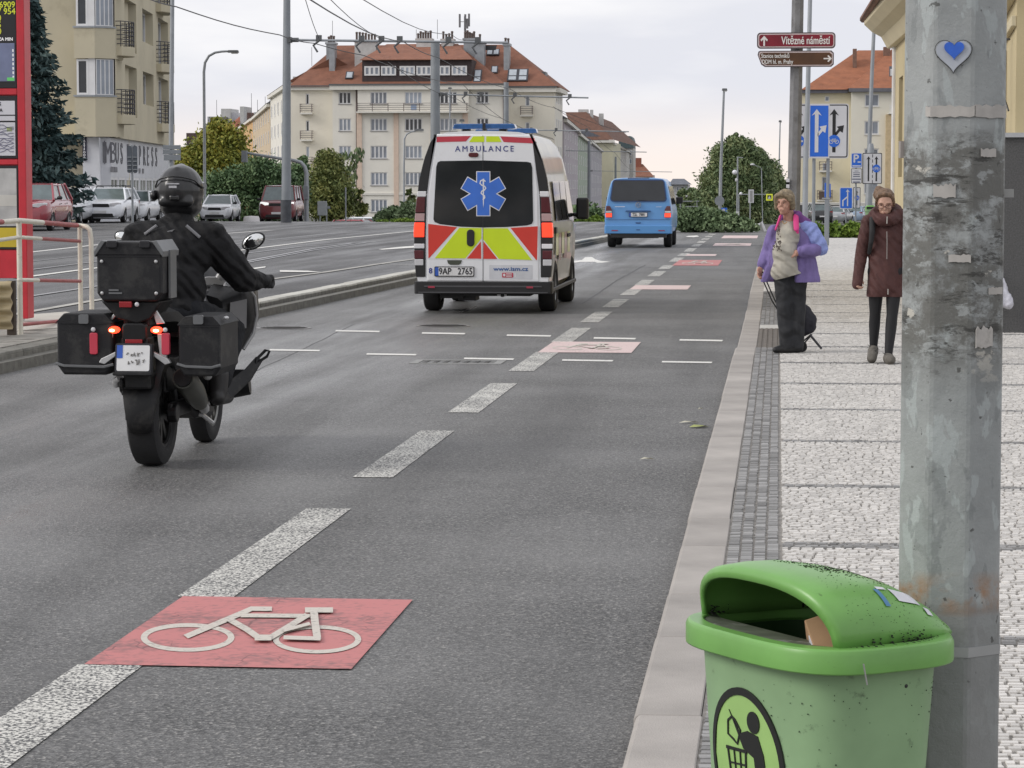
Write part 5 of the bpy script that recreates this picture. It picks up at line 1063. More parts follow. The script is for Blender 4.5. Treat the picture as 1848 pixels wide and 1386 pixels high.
mb = MB(); mb.tube([nM @ Vector(v) for v in ((1.2,.03,3.42),(1.3,.16,3.44),(1.5,.2,3.3),(1.52,.12,2.9),(1.3,.03,2.6))], .012, 6); wp(mb, "cable", PBLK, lb)
# ================================================================ TREES, SHRUBS, HEDGES
FG_SPRUCE = foliage_mat("needles_bluegreen", (.023,.042,.042), (.052,.091,.091), (.121,.170,.158))
FG_YEL = foliage_mat("leaves_yellowing", (.070,.096,.021), (.229,.246,.044), (.474,.395,.079))
FG_MID = foliage_mat("leaves_midgreen", (.055,.097,.047), (.127,.205,.097), (.244,.323,.157))
FG_OLV = foliage_mat("leaves_olive", (.058,.088,.027), (.166,.195,.065), (.321,.321,.108))
FG_DRK = foliage_mat("needles_dark", (0.064,0.106,0.050), (0.162,0.218,0.102), (0.322,0.356,0.171))
FG_HED = foliage_mat("leaves_hedge", (.062,.099,.045), (.152,.216,.107), (.288,.360,.199))
FG_GRS = foliage_mat("leaves_bright", (.060,.108,.018), (.144,.228,.036), (.264,.360,.060))
BARK = mat("bark", (.06,.048,.038), .9, var=.3, vscale=5, bump=.6, bscale=20)
def wgt(t): return t.location
def clumps(rng, n, c, r, shell=.75):
    """n points through an uneven ellipsoid, mostly towards its outside"""
    d = rng.normal(size=(n, 3)); d /= np.linalg.norm(d, axis=1)[:, None]; u = rng.uniform(0, 1, n)**(1/3.); u = shell*.5+u*(1-shell*.5)
    return np.array(c)+d*u[:, None]*np.array(r)
def bush(name, label, cat, base, blobs, n, leaf, fm, seed, trunk=None, group=None, per=14, spread=.28, elong=1.5):
    """blobs: (dx, dy, z, rx, ry, rz) ellipsoids; leaves gather in clumps on them"""
    rng = np.random.default_rng(seed); t = thing(name, label, cat, base, group=group); pts = []
    vol = [b[3]*b[5] for b in blobs]; tot = sum(vol)
    for b, v in zip(blobs, vol):
        k = max(6, int(n*v/tot/per)); cl = clumps(rng, k, b[:3], b[3:], .9)
        sc = min(b[3:])*spread
        for c in cl: pts.append(c+rng.normal(size=(per, 3))*sc*np.array([1, 1, .75]))
    pts = np.concatenate(pts); pts[:, 2] = np.maximum(pts[:, 2], .03); v, f = leaf_cards(pts, leaf, rng, elong=elong); mesh_np("crown", v, f, fm, t)
    if trunk:
        h, r = trunk; mb = MB(); mb.tube([(0,0,-.3),(.03*h,0,h*.4),(0,.02*h,h)], [r, r*.8, r*.4], 7)
        for k in range(5):
            b = blobs[k % len(blobs)]; mb.tube([(0,0,h*(.35+.1*k)),((b[0]*.4+.1*math.cos(k*2.4)*h*.3), b[1]*.4, h*(.55+.1*k)), (b[0]*.8+math.cos(k*2.4)*b[3]*.5, b[1]*.8, b[2]+b[5]*.2)], [r*.45, r*.3, r*.12], 5)
        mb.build("trunk", BARK, t, smooth=60)
    return t
def pw(px, py, Y): v = W(px, py, Y); return v
def blobpx(base, lst, Y, depth=1.):
    s = Y/F_PX; out = []
    for px, py, rx, rz in lst:
        v = W(px, py, Y); out.append((v.x-base[0], random.uniform(-.3, .3)*rx*s*depth, v.z-base[2], rx*s, rx*s*depth, rz*s))
    return out
random.seed(21)
# blue-green spruce beside the panel
def spruce(name, label, base, H, Rb, seed):
    rng = np.random.default_rng(seed); t = thing(name, label, "tree", base); cs = []; ds = []; bmb = MB()
    z = .5
    while z < H-.25:
        rad = Rb*(1-(z/H))**.72*(1 if z > 1 else .8); nb = int(9+10*rad/Rb)
        for k in range(nb):
            a = rng.uniform(0, 2*PI); L_ = rad*rng.uniform(.68, 1.12); dr = np.array([math.cos(a), math.sin(a), 0]); m = int(12+38*L_/Rb)
            tt = rng.uniform(.2, 1, m)**.6; droop = -.20*L_*tt+.18*L_*tt**2.4
            p = dr[None]*(L_*tt)[:, None]; p[:, 2] = z+droop+rng.normal(0, .05, m); side = np.array([-dr[1], dr[0], 0]); p += side[None]*(rng.normal(0, .15, m)*(.5+L_*.28))[:, None]
            cs.append(p); d = dr[None]+np.array([0, 0, -.35])+rng.normal(0, .45, (m, 3)); ds.append(d)
            if k % 4 == 0: bmb.tube([(0,0,z), tuple(dr*L_*.5+[0,0,z-.1*L_]), tuple(dr*L_*.9+[0,0,z-.05*L_])], [.035, .022, .008], 4)
        z += .17+.02*rad
    cs = np.concatenate(cs); ds = np.concatenate(ds); v, f = leaf_cards(cs, .135, rng, elong=2.6, dirs=ds); mesh_np("crown", v, f, FG_SPRUCE, t)
    mb = MB(); mb.tube([(0,0,-.3),(0,0,H*.5),(0,0,H-.2)], [.2,.13,.02], 8); mb.build("trunk", BARK, t); bmb.build("limb", BARK, t, kind='stuff')
b = W(48, 400, 100); spruce("spruce_tree", "dark blue-green spruce between the red panel and the beige block", (b.x, 100, .2), 9.6, 2.75, 4)
# yellowing tree
Y = 175; b = W(385, 400, Y); b.z = gz(Y)
bush("broadleaf_tree", "tall tree with yellowing leaves behind the curved street lamp", "tree", b, blobpx(b, [(395,232,16,20),(400,262,32,34),(372,285,30,34),(345,300,28,28),(412,300,34,34),(385,325,44,36),(440,320,22,26)], Y), 21000, .19, FG_YEL, 5, (4.5, .16), per=22, spread=.36)
Y = 180; b = W(335, 395, Y); b.z = gz(Y); bush("broadleaf_tree", "dull green tree in front of the dark roof left of the yellowing tree", "tree", b, blobpx(b, [(345,290,20,26),(335,320,22,30),(330,350,24,30)], Y), 6000, .19, FG_DRK, 6, (3.5, .12))
Y = 152; b = W(430, 400, Y); b.z = gz(Y)
bush("tall_shrub", "broad mid-green shrub mass behind the white hatchback", "shrub", b, blobpx(b, [(395,345,30,30),(430,335,34,34),(470,325,34,38),(505,335,30,36),(380,375,26,24),(440,375,44,26),(500,375,36,24)], Y, .8), 22000, .15, FG_MID, 7, (1.8, .09))
Y = 158; b = W(535, 400, Y); b.z = gz(Y)
bush("tall_shrub", "green shrub behind the gantry post right of the tram mast", "shrub", b, blobpx(b, [(538,330,18,34),(530,365,24,30),(546,300,10,18)], Y, .8), 7000, .14, FG_MID, 8, (1.8, .08))
Y = 165; b = W(597, 400, Y); b.z = gz(Y)
bush("conical_shrub", "dense olive-green conical conifer in front of the cream building", "shrub", b, blobpx(b, [(592,292,20,20),(590,318,31,28),(596,350,38,32),(602,378,38,24),(585,340,26,30)], Y, .9), 16000, .13, FG_OLV, 9, (2.2, .1), elong=2.)
# drooping conifer
Y = 172; b = W(628, 400, Y); b.z = gz(Y); rng = np.random.default_rng(10); t = thing("weeping_conifer", "thin drooping conifer leaning beside the olive-green cone", "tree", b); s = Y/F_PX; pts = []
for px, py, ln in ((620,275,34),(628,270,38),(636,276,32),(645,270,30),(652,268,26),(614,292,30),(630,300,40),(640,298,24),(622,325,34),(634,335,30),(640,318,18),(626,352,34),(634,370,22)):
    v = W(px, py, Y); m = 34; k = rng.uniform(0, 1, m); p = np.stack([np.full(m, v.x-b.x)+rng.normal(0, .10, m)-.1*k, rng.normal(0, .2, m), v.z-b.z-k*ln*s], 1); pts.append(p)
pts = np.concatenate(pts); v, f = leaf_cards(pts, .17, rng, elong=2.4, dirs=np.tile([0,0,-1.], (len(pts),1))); mesh_np("crown", v, f, FG_DRK, t)
mb = MB(); mb.tube([(0,0,-.2),(.05,0,2),(.15,0,3.6),(.5,0,4.7)], [.10,.08,.05,.02], 6)
for k in range(5): mb.tube([(.05+.08*k,0,1.6+.6*k),((-1)**k*.45+.1*k,0,1.9+.6*k)], [.03,.012], 5)
mb.build("trunk", BARK, t)
Y = 166; b = W(649, 400, Y); b.z = gz(Y); bush("young_tree", "slim young tree with sparse leaves in front of the cream building's base", "tree", b, blobpx(b, [(648,352,6,12),(650,375,11,14)], Y), 420, .2, FG_OLV, 12, (1.9, .03))
Y = 124; b = W(715, 402, Y); b.z = gz(Y)-.02
bush("low_hedge", "pale green low hedge beyond the tracks left of the ambulance", "hedge", b, blobpx(b, [(693,391,16,9),(715,388,22,13),(742,384,18,17),(700,397,22,6),(748,392,16,12)], Y, 1.2), 4200, .13, FG_HED, 13)
Y = 128; b = W(742, 395, Y); b.z = gz(Y); bush("tall_weed", "tall thin plant standing out of the pale hedge beside the ambulance", "plant", b, blobpx(b, [(740,355,6,16),(748,350,4,14),(735,370,9,8)], Y), 260, .14, FG_OLV, 14, (1.3, .02))
Y = 116; b = W(715, 402, Y); b.z = .12; bush("grass_verge", "strip of bright grass at the edge of the tram strip", "grass", b, blobpx(b, [(705,399.5,26,2.2),(735,398,22,3.)], Y, 1.), 1500, .10, FG_GRS, 15)
Y = 128; b = W(1072, 415, Y); b.z = -.2; bush("low_hedge", "bright green low hedge between the ambulance and the blue van", "hedge", b, blobpx(b, [(1060,402,20,8),(1080,400,16,9),(1045,404,14,7),(1070,408,24,5)], Y, 1.2), 2000, .13, FG_GRS, 16)
# hedge of the traffic island, right of the blue van
Y = 101; b = W(1300, 420, Y); b.z = 0
bush("island_hedge", "grey-green hedge on the traffic island right of the blue van", "hedge", b, blobpx(b, [(1238,396,20,16),(1262,394,22,16),(1288,396,22,15),(1312,400,22,13),(1338,405,20,10),(1356,409,14,7),(1250,409,26,9),(1290,410,34,8),(1330,412,26,6)], Y, 1.3), 9000, .11, FG_HED, 17, per=18)
Y = 86.5; b = W(1520, 428, Y); b.z = .03
bush("front_hedge", "bright green clipped hedge at the far end of the white pavement", "hedge", b, blobpx(b, [(1470+k*14, 415+((k*7) % 5-2), 12, 11) for k in range(0, 13)]+[(1475+k*22, 422, 16, 6) for k in range(8)], Y, 1.5), 8000, .09, FG_GRS, 18, per=18)
# the big dark trees right of centre
Y = 176; b = W(1330, 400, Y); b.z = gz(Y)
bush("yew_tree", "big dark evergreen clump behind the globe lamp, left of the old woman", "tree", b, blobpx(b, [(1321,262,9,16),(1322,272,16,18),(1347,268,8,16),(1338,275,22,22),(1310,290,24,28),(1352,300,26,30),(1300,325,28,30),(1340,320,34,36),(1285,340,14,22),(1315,355,40,34),(1362,340,28,36),(1345,375,44,28),(1300,382,30,22),(1277,352,5,14),(1284,334,5,16),(1293,312,5,16),(1301,296,5,18),(1307,280,5,16),(1314,268,5,16),(1328,256,4,18),(1341,260,4,15),(1353,266,4,18),(1360,276,6,14),(1368,300,6,18)], Y, .9), 62000, .115, FG_DRK, 19, (4, .25), per=22, elong=2.4, spread=.34)
Y = 190; b = W(1385, 400, Y); b.z = gz(Y); bush("yew_tree", "lower dark evergreen to the right of the big clump", "tree", b, blobpx(b, [(1368,276,6,12),(1372,287,10,16),(1384,308,16,20),(1392,330,20,26),(1398,355,20,28),(1385,375,26,24),(1414,345,10,12)], Y, .9), 20000, .115, FG_DRK, 20, (3.5, .2), per=20, elong=2.4, spread=.36)
Y = 260; b = W(1250, 390, Y); b.z = gz(Y); bush("far_trees", "loose dull trees in front of the white villa", "tree", b, blobpx(b, [(1240,352,16,12),(1262,358,14,12),(1250,372,30,12),(1280,372,18,14),(1230,380,24,8)], Y, .9), 2600, .3, FG_DRK, 22, (2, .1))
Y = 300; b = W(1180, 390, Y); b.z = gz(Y); bush("far_trees", "dark shrubs under the far street front behind the blue van", "tree", b, blobpx(b, [(1060,378,20,12),(1035,382,16,10),(1075,384,14,10)], Y, .9), 900, .3, FG_MID, 23, (1.5, .1))
# trees at the viewer's back, which the ambulance's rear window mirrors
rng = np.random.default_rng(33); pts = []
for x, h, w in ((-18,9,4),(-13,7,3),(-9,5,2.2),(6,10,4.5),(11,8,3)): pts.append(np.array([x, -48, h*.5])+rng.normal(size=(900, 3))*np.array([w*.5, 1.2, h*.27]))
pts = np.concatenate(pts); pts[:, 2] = np.maximum(pts[:, 2], .1); v, f = leaf_cards(pts, .55, rng); mesh_np("far_trees", v, f, FG_DRK, None, kind='stuff', label="dark trees that the ambulance's rear window mirrors", category="trees")
# ================================================================ MASTS, LAMPS, WIRES, SIGNS
GALV = mat("galvanised", (.32,.34,.36), .5, .35, var=.15, vscale=1.5, dirt=.3, dcol=(.2,.2,.2), dscale=3); GPOLE = mat("pole_grey", (.25,.27,.29), .55, .2, var=.12, vscale=1.2); BITU = mat("pole_base_black", (.07,.075,.085), .8, var=.3, vscale=4, bump=.5, bscale=20); SIGNBACK = mat("sign_back", (.24,.26,.28), .55, .3, var=.1); LAMPH = mat("lamp_head", (.10,.105,.11), .5)
def mast(label, px0, px1, Y, ptop, r0, r1, zb, arm=None, ped=1.2, base_y=None, group="tram wire masts", fit=()):
    b = W(px0, 337, Y); zt = W(0, ptop, Y).z; xt = W(px1, ptop, Y).x-b.x; t = thing("tram_mast", label, "tram mast", (b.x, Y, zb), group=group)
    mb = MB(); mb.tube([(0,0,-.2),(xt*.5,0,(zt-zb)*.5),(xt,0,zt-zb)], [r0,(r0+r1)/2,r1], 14); mb.build("pole", GPOLE, t, smooth=50)
    mb = MB(); mb.tube([(0,0,-.2),(0,0,ped)], [r0*1.08, r0*1.06], 14); mb.build("base_sleeve", BITU, t, smooth=50)
    if arm:
        a0, a1, py0, py1 = arm; z0, z1 = W(0, py0, Y).z-zb, W(0, py1, Y).z-zb; x0, x1 = W(a0, py0, Y).x-b.x, W(a1, py1, Y).x-b.x
        mb = MB(); mb.tube([(x0,0,z0),(x1,0,z1)], .055, 8); mb.build("cross_arm", GALV, t, smooth=50)
        mb = MB(); mb.tube([(x0-.05,0,z0),(x0+.35,0,z0)], .1, 8); mb.box(x0-.1,x0+.05,-.2,.2,z0-.12,z0+.12); mb.build("arm_bracket", LAMPH, t)
        for f in fit:
            x = W(f, py0, Y).x-b.x; z = z0+(z1-z0)*(x-x0)/(x1-x0); mb = MB(); mb.tube([(x,0,z+.03),(x-.28,-.1,z-.22),(x-.1,-.1,z-.5)], .05, 6); mb.box(x-.18,x+.06,-.06,.06,z-.02,z+.22); mb.build("wire_hanger", LAMPH, t)
    return t
mast("nearest grey tram wire mast with black base, in front of the shrubs", 516, 518, 112, -40, .215, .14, .16, (524, 917, 75, 82), 1.0, fit=(578, 655, 691, 724, 812, 865))
mast("grey tram wire mast rising behind the ambulance's left edge", 785.5, 785.5, 175, 80, .34, .30, -.6, (797, 1062, 173, 180), fit=(842, 870, 931, 1030))
mast("slimmer tram wire mast directly above the ambulance's roof beacons", 913, 913.5, 235, 152, .28, .22, -1.4, (920, 1135, 236, 240), fit=(960, 1005, 1060))
mast("pale tram wire mast in front of the sage green house", 1063, 1063, 330, 256, .22, .18, -2.4, (1010, 1167, 273, 276))
mast("distant tram wire mast just left of the blue van's roof", 1111, 1111, 460, 284, .22, .18, -4.2, (1066, 1213, 309, 311))
def lamp(label, pts_px, Y, r0, r1, zb, head=None, group="street lamps", hm=None, sleeve=None):
    b = W(pts_px[0][0], 337, Y); t = thing("street_lamp", label, "street lamp", (b.x, Y, zb), group=group); P = [(0,0,-.2)]
    for px, py in pts_px[1:]: v = W(px, py, Y); P.append((v.x-b.x, 0, v.z-zb))
    n = len(P); mb = MB(); mb.tube(P, [r0+(r1-r0)*k/(n-1) for k in range(n)], 10); mb.build("pole", GALV if hm is None else hm, t, smooth=60)
    if sleeve: mb = MB(); z = W(0, sleeve, Y).z-zb; f = (z+.2)/(P[-1][2]+.2); mb.tube([(0,0,-.2),(P[-1][0]*f,0,z),(P[-1][0]*f,0,z+.25)], [r0*1.5,r0*1.45,r0*1.05], 10); mb.build("lower_tube", GALV, t, smooth=40)
    if head:
        x0, x1, py0, py1 = head; a, c = W(x0, py0, Y), W(x1, py1, Y); mb = MB(); mb.box(a.x-b.x, c.x-b.x, -.14, .14, c.z-zb, a.z-zb, t=.04); mb.build("lamp_head", LAMPH, t, bevel=.02)
        mb = MB(); mb.box(a.x-b.x+(c.x-a.x)*.35, c.x-b.x-.05, -.11, .11, c.z-zb-.06, c.z-zb); mb.build("lamp_glass", mat("lamp_glass", (.55,.55,.52), .2), t)
    return t
lamp("grey street lamp with a gooseneck arm above the yellowing tree", [(369,400),(369,260),(368,130),(370,113),(377,101),(388,95),(400,93),(412,92.5)], 145, .085, .06, -.2, (411,431,90.5,95))
lamp("tall street lamp right of the blue van, in front of the dark trees", [(1299,390),(1301,300),(1303.5,240),(1306.5,163)], 170, .12, .07, gz(170), (1302.5,1313,159.5,163.5))
lamp("thin far street lamp just left of the direction sign post", [(1405,380),(1406,300),(1408,220)], 260, .09, .06, gz(260), (1405,1411,217,220.5))
lamp("gooseneck street lamp in front of the cream building, left of the ambulance", [(729,395),(729,300),(730,250),(734,242),(742,238),(750,236.5)], 230, .09, .06, gz(230), (748,765,232.5,236))
lamp("slender straight lamp rising behind the ambulance's roof", [(811,395),(811.5,270),(812,161)], 215, .075, .06, gz(215), (808.5,815.5,157.5,160.5))
lamp("small far lamp to the right of the slender one, over the ambulance's roof", [(834,395),(834,300),(833.5,219)], 250, .08, .06, gz(250), (829,838.5,215,219.5))
lamp("leaning tall pale lamp pole behind the blue lane sign", [(1453,398),(1454,290),(1457.5,180),(1462,0),(1464,-60)], 73, .085, .05, 0)
lamp("lamp pole with thick lower tube behind the parking sign", [(1566.5,408),(1568.5,270),(1574,120),(1580,0),(1583,-60)], 113, .105, .06, -.2, sleeve=272)
v = W(1545, 337, 73.0)
lamp("grey lamp pole in front of the beige block's right edge", [(308,395),(308.5,290),(310,120),(311,0),(312,-60)], 108, .11, .075, .2)
Y = 108; b = W(311, 275, Y); t = thing("direction_sign", "grey backs of three stacked direction boards on the pole by the beige block", "sign", (b.x, Y-.16, b.z))
for k, (a, c) in enumerate(((262,269.5),(270.5,278),(279,289.5))): mb = MB(); q0, q1 = W(295.5 if k < 2 else 297, a, Y), W(328, c, Y); mb.box(q0.x-b.x, q1.x-b.x, -.03, .0, q1.z-b.z, q0.z-b.z); mb.build("board", SIGNBACK, t, bevel=.01)
mb = MB(); mb.tube([(-.07,0.05,-.32),(-.07,.05,.32)], .02, 6); mb.build("bracket", GALV, t)
Y = 104; b = W(239.5, 400, Y); b.z = .2; t = thing("traffic_board", "grey back of a tall double board on a post in front of the shop windows", "sign", b)
mb = MB(); mb.tube([(0,0,-.1),(0,0,W(0,262,Y).z-.2)], .045, 8); mb.build("post", GALV, t)
for a, c in ((230,238.6),(240.6,249)): mb = MB(); p0, p1 = W(a, 263, Y), W(c, 312, Y); mb.prism([(x, z) for x, z in rrect(p0.x-b.x, p1.x-b.x, p1.z-b.z, p0.z-b.z, .07)], -.09, -.06); mb.build("board", mat("board_dark", (.10,.115,.135), .55, var=.2), t)
mb = MB()
for k in range(4): 
    for a, c in ((231,238),(241,248)): p0, p1 = W(a, 283+7.5*k, Y), W(c, 284.5+7.5*k, Y); mb.box(p0.x-b.x, p1.x-b.x, -.13, -.09, p1.z-b.z, p0.z-b.z)
mb.build("stiffener", GALV, t)
# signal gantry
Y = 140; b = W(553, 400, Y); b.z = -.15; t = thing("signal_gantry", "curved grey signal arm with a box hanging over the shrubs behind the tram mast", "signal arm", b); P = [(0,0,-.2)]
for px, py in ((553,330),(553,312),(550,301),(543,293),(530,289.5),(505,286),(440,275)): v = W(px, py, Y); P.append((v.x-b.x, 0, v.z-b.z))
mb = MB(); mb.tube(P, [.13,.12,.115,.105,.10,.095,.085,.065], 10); mb.build("arm", GALV, t, smooth=60)
mb = MB(); p0, p1 = W(437, 272, Y), W(447, 293, Y); mb.box(p0.x-b.x, p1.x-b.x, -.25, .05, p1.z-b.z, p0.z-b.z); mb.build("signal_box", SIGNBACK, t, bevel=.02)
mb = MB(); p0, p1 = W(548, 335, Y), W(557, 360, Y); mb.box(p0.x-b.x, p1.x-b.x, -.2, .2, p1.z-b.z, p0.z-b.z); mb.build("switch_box", SIGNBACK, t, bevel=.02)
Y = 133; b = W(582, 401, Y); b.z = -.1; t = thing("switch_cabinet", "grey rectangular board on two legs in front of the olive-green cone", "sign", b)
mb = MB(); p0, p1 = W(573, 363, Y), W(590, 389, Y); mb.box(p0.x-b.x, p1.x-b.x, -.05, .05, p1.z-b.z, p0.z-b.z); mb.build("board", mat("board_grey", (.30,.32,.33), .6, var=.1), t, bevel=.02); mb = MB(); mb.box((p1.x-b.x), (p1.x-b.x)+.16, -.04, .04, (p1.z-b.z)+.35, (p0.z-b.z)-.25); mb.build("side_plate", SIGNBACK, t)
for px in (577,589): mb = MB(); x = W(px, 395, Y).x-b.x; mb.tube([(x,.08,-.3),(x,.08,p0.z-b.z-.1)], .04, 6); mb.build("leg", GALV, t)
Y = 136; b = W(624, 401, Y); b.z = -.15; mb = MB(); mb.tube([(0,0,-.2),(0,0,W(0,338,Y).z+.15)], .04, 6); tag(mb.build("thin_post", GALV, loc=b), "thin grey post between the olive-green cone and the drooping conifer", "post")
Y = 123; b = W(454, 404, Y); b.z = .05; t = thing("concrete_block", "round white concrete block by the parking lane left of the tram mast", "bollard", b); mb = MB(); mb.lathe([(.40,-.1),(.38,.2),(.33,.29),(.0,.31)], 20); mb.build("block", mat("white_block", (.62,.60,.60), .7, var=.08, dirt=.3, dcol=(.4,.35,.35), dscale=6), t, smooth=50)
# wires
WIRE = mat("wire_dark", (.05,.05,.055), .5, .3)
def wire(label, pts, r=.016):
    P = [W(*p) for p in pts]; Q = []
    for i in range(len(P)-1):
        for k in range(6): f = k/6; q = P[i].lerp(P[i+1], f); q.z -= .18*math.sin(PI*f)*((P[i+1]-P[i]).length/40); Q.append(q)
    Q.append(P[-1]); mb = MB(); mb.tube([q-Q[0] for q in Q], r, 5); tag(mb.build("overhead_wire", WIRE, loc=Q[0]), label, "wire", "tram overhead wires")
wire("overhead wire crossing the sky from the beige block past the nearest mast", [(250,-10,70),(318,12,78),(505,63,98),(567,78,112),(657,100,120),(835,152,175),(906,214,205),(998,250,235)], .02)
wire("overhead wire from the top edge down over the nearest mast's arm", [(545,-10,62),(729,76,112),(791,104,130),(921,161,175),(998,194,215),(1130,240,235)], .02)
wire("short span wire dropping to the left end of the nearest mast's arm", [(548,-12,84),(578,74,112)], .014)
wire("span wire from the top edge to the middle of the nearest mast's arm", [(585,-12,78),(691,72,112)], .014)
wire("uppermost wire from the top edge to the roof chimneys of the cream building", [(640,-10,76),(815,62,150),(838,72,175)], .016)
wire("low wire crossing the cream building's upper windows down to the ambulance's beacons", [(700,112,120),(825,179,175),(906,214,205),(1000,252,235)], .018)
wire("far wire above the lilac and green houses", [(998,192,235),(1063,230,260),(1110,276,330),(1150,310,460)], .02)
# ---- concrete sign post with the two direction boards
YS = 33.; b = W(1436, 337, YS); t = thing("sign_post", "slim octagonal concrete post carrying the red and brown direction boards", "post", (b.x, YS, PZ))
POST = mat("concrete_post", (.20,.20,.205), .8, var=.2, vscale=8, dirt=.6, dcol=(.10,.095,.09), dscale=5, dth=.55, bump=.5, bscale=50)
mb = MB(); topx = W(1440, 0, YS).x-b.x; botx = W(1431, 420, YS).x-b.x
mb.loft([[(x+ox, y, z) for x, y in octo(r, PI/8)] for z, r, ox in ((-.1,.088,botx-.02),(.9,.088,botx),(4,.078,topx),(7.5,.068,topx+.06))]); mb.build("shaft", POST, t, bevel=.004)
mb = MB()
for py in (384, 372, 336, 330): z = W(0, py, YS).z-PZ; mb.box(-.1+botx*.6, -.06+botx*.6, -.095, -.07, z-.02, z+.05)
mb.build("label_scraps", WST, t)
def board(name, label, cat, x0, x1, y0, y1, Y, th=.02): 
    a, c = W(x0, y1, Y), W(x1, y0, Y); tt = thing(name, label, cat, ((a.x+c.x)/2, Y, (a.z+c.z)/2)); return tt, c.x-a.x, c.z-a.z
def plate(t, w, h, r, name, m, y0, y1, tl=0., cut=None): mb = MB(); mb.prism(rrect(-w/2, w/2, -h/2, h/2, r) if cut is None else cut, y0, y1); return mb.build(name, m, t)
MAR = mat("sign_maroon", (.20,.006,.02), .4, var=.3, vscale=4); BRN = mat("sign_brown", (.085,.035,.012), .45, var=.35, vscale=3); PINKB = mat("sign_border_pale", (.62,.52,.52), .5); SEDGE = mat("sign_edge", (.10,.08,.085), .5); SWHITE = mat("sign_lettering_white", (.74,.72,.70), .5)
YQ = YS-.13
t1, w, h = board("direction_sign", "maroon direction board reading Vítězné náměstí with an arrow up", "sign", 1366, 1508, 58, 88, YQ)
plate(t1, w, h, .045, "edge_profile", SEDGE, -.0, .025); plate(t1, w-.03, h-.03, .035, "border", PINKB, -.003, 0); plate(t1, w-.056, h-.056, .025, "face", MAR, -.006, -.003)
mb = MB(); mb.text("Vítězné náměstí", .135, T(.115, -.009, -.004), .001, bold=.002, xs=.66)
mb.build("lettering", SWHITE, t1); mb = MB()
mb.prism([(-.40,-.065),(-.38,-.065),(-.38,.015),(-.355,-.01),(-.345,.01),(-.39,.06),(-.435,.01),(-.425,-.01),(-.40,.015)], -.009, -.006); mb.build("arrow", SWHITE, t1)
t2, w, h = board("direction_sign", "brown direction board reading Stanice techniků with an arrow right", "sign", 1367, 1505, 91, 121, YQ)
cutp = [(-w/2+.01,h/2-.01),(-w/2+.03,h/2),(w/2-.03,h/2),(w/2,h/2-.03),(w/2,-h/2+.03),(w/2-.03,-h/2),(-w/2+.09,-h/2),(-w/2+.045,-h/2+.03),(-w/2,h/2-.05)]
plate(t2, w, h, .04, "edge_profile", SEDGE, 0, .025, cut=cutp[::-1]); plate(t2, 0, 0, 0, "border", PINKB, -.003, 0, cut=[(x*.972, z*.87) for x, z in cutp[::-1]]); plate(t2, 0, 0, 0, "face", BRN, -.006, -.003, cut=[(x*.946, z*.75) for x, z in cutp[::-1]])
mb = MB(); mb.text("Stanice techniků", .074, T(-.42, -.009, .034), .001, bold=.001, align='LEFT', xs=.70); mb.build("lettering", SWHITE, t2); mb = MB(); mb.text("DDM hl. m. Prahy", .074, T(-.41, -.009, -.038), .001, bold=.001, align='LEFT', xs=.70); mb.build("lettering", SWHITE, t2); mb = MB()
mb.prism([(.34,-.008),(.405,-.008),(.385,-.033),(.40,-.042),(.44,.0),(.40,.042),(.385,.033),(.405,.008),(.34,.008)], -.009, -.006); mb.build("arrow", SWHITE, t2)
for tt in (t1, t2): mb = MB(); mb.box(-.07,.11,.025,.05,-.04,.04); mb.build("clamp", GALV, tt)
# ---- big lane sign
SBLUE = mat("sign_blue", (.018,.13,.60), .4, var=.06); SBLK = mat("sign_black", (.012,.012,.014), .45); SPALE = mat("sign_white", (.60,.60,.62), .45, var=.04)
def bikeglyph(mb, cx, cz, s, y0, y1):
    for dx in (-.55, .55):
        for q in ribbon([(cx+s*dx+.34*s*math.cos(2*PI*k/16), cz-.15*s+.34*s*math.sin(2*PI*k/16)) for k in range(16)], .10*s, closed=True): mb.prism(q, y0, y1)
    for L_ in ([(-.55,-.15),(-.3,.35),(-.1,.4)],[(-.35,.2),(.25,.2)],[(-.35,.2),(0,-.15),(.55,-.15)],[(0,-.15),(.25,.2),(.2,.4)],[(.05,.4),(.35,.4)],[(.25,.2),(.55,-.15)]):
        for q in ribbon([(cx+a*s, cz+b_*s) for a, b_ in L_], .11*s): mb.prism(q, y0, y1)
def arrow_up(mb, cx, z0, z1, w, hw, hh, y0, y1): mb.prism([(cx-w,z0),(cx+w,z0),(cx+w,z1-hh*.75),(cx+hw,z1-hh),(cx,z1),(cx-hw,z1-hh),(cx-w,z1-hh*.75)], y0, y1)
YL = 73.4
t, w, h = board("lane_sign", "large three-panel lane sign with blue middle panel behind the sign post", "sign", 1425, 1532, 187, 286, YL)
plate(t, w, h, .07, "back", SPALE, 0, .04); plate(t, w-.05, h-.05, .06, "black_border", SBLK, -.004, 0); plate(t, w-.11, h-.11, .04, "face", SPALE, -.008, -.004)
bw = w/3; mb = MB(); mb.box(-bw/2-.015, bw/2+.015, -.012, -.008, -h/2+.005, h/2-.005); mb.build("panel_edge", SPALE, t); mb = MB(); mb.box(-bw/2+.02, bw/2-.02, -.016, -.012, -h/2+.05, h/2-.05); mb.build("blue_panel", SBLUE, t)
mb = MB()
for sx in (-bw/2, bw/2):
    for k in range(5): z = -h/2+.1+k*(h-.2)/5; mb.box(sx-.012, sx+.012, -.02, -.0165, z+.02, z+.2)
mb.build("lane_line", SPALE, t)
def branch(mb, cx, y0, y1, s=1.): mb.prism([(cx+.03,-.16),(cx+.165,.0),(cx+.235,-.05),(cx+.27,.16),(cx+.075,.12),(cx+.12,.06),(cx+.03,-.05)], y0, y1)
mb = MB(); arrow_up(mb, -.07, -.58, .60, .05, .135, .18, -.021, -.016); branch(mb, -.07, -.021, -.0161); mb.build("white_arrow", SPALE, t)
mb = MB()
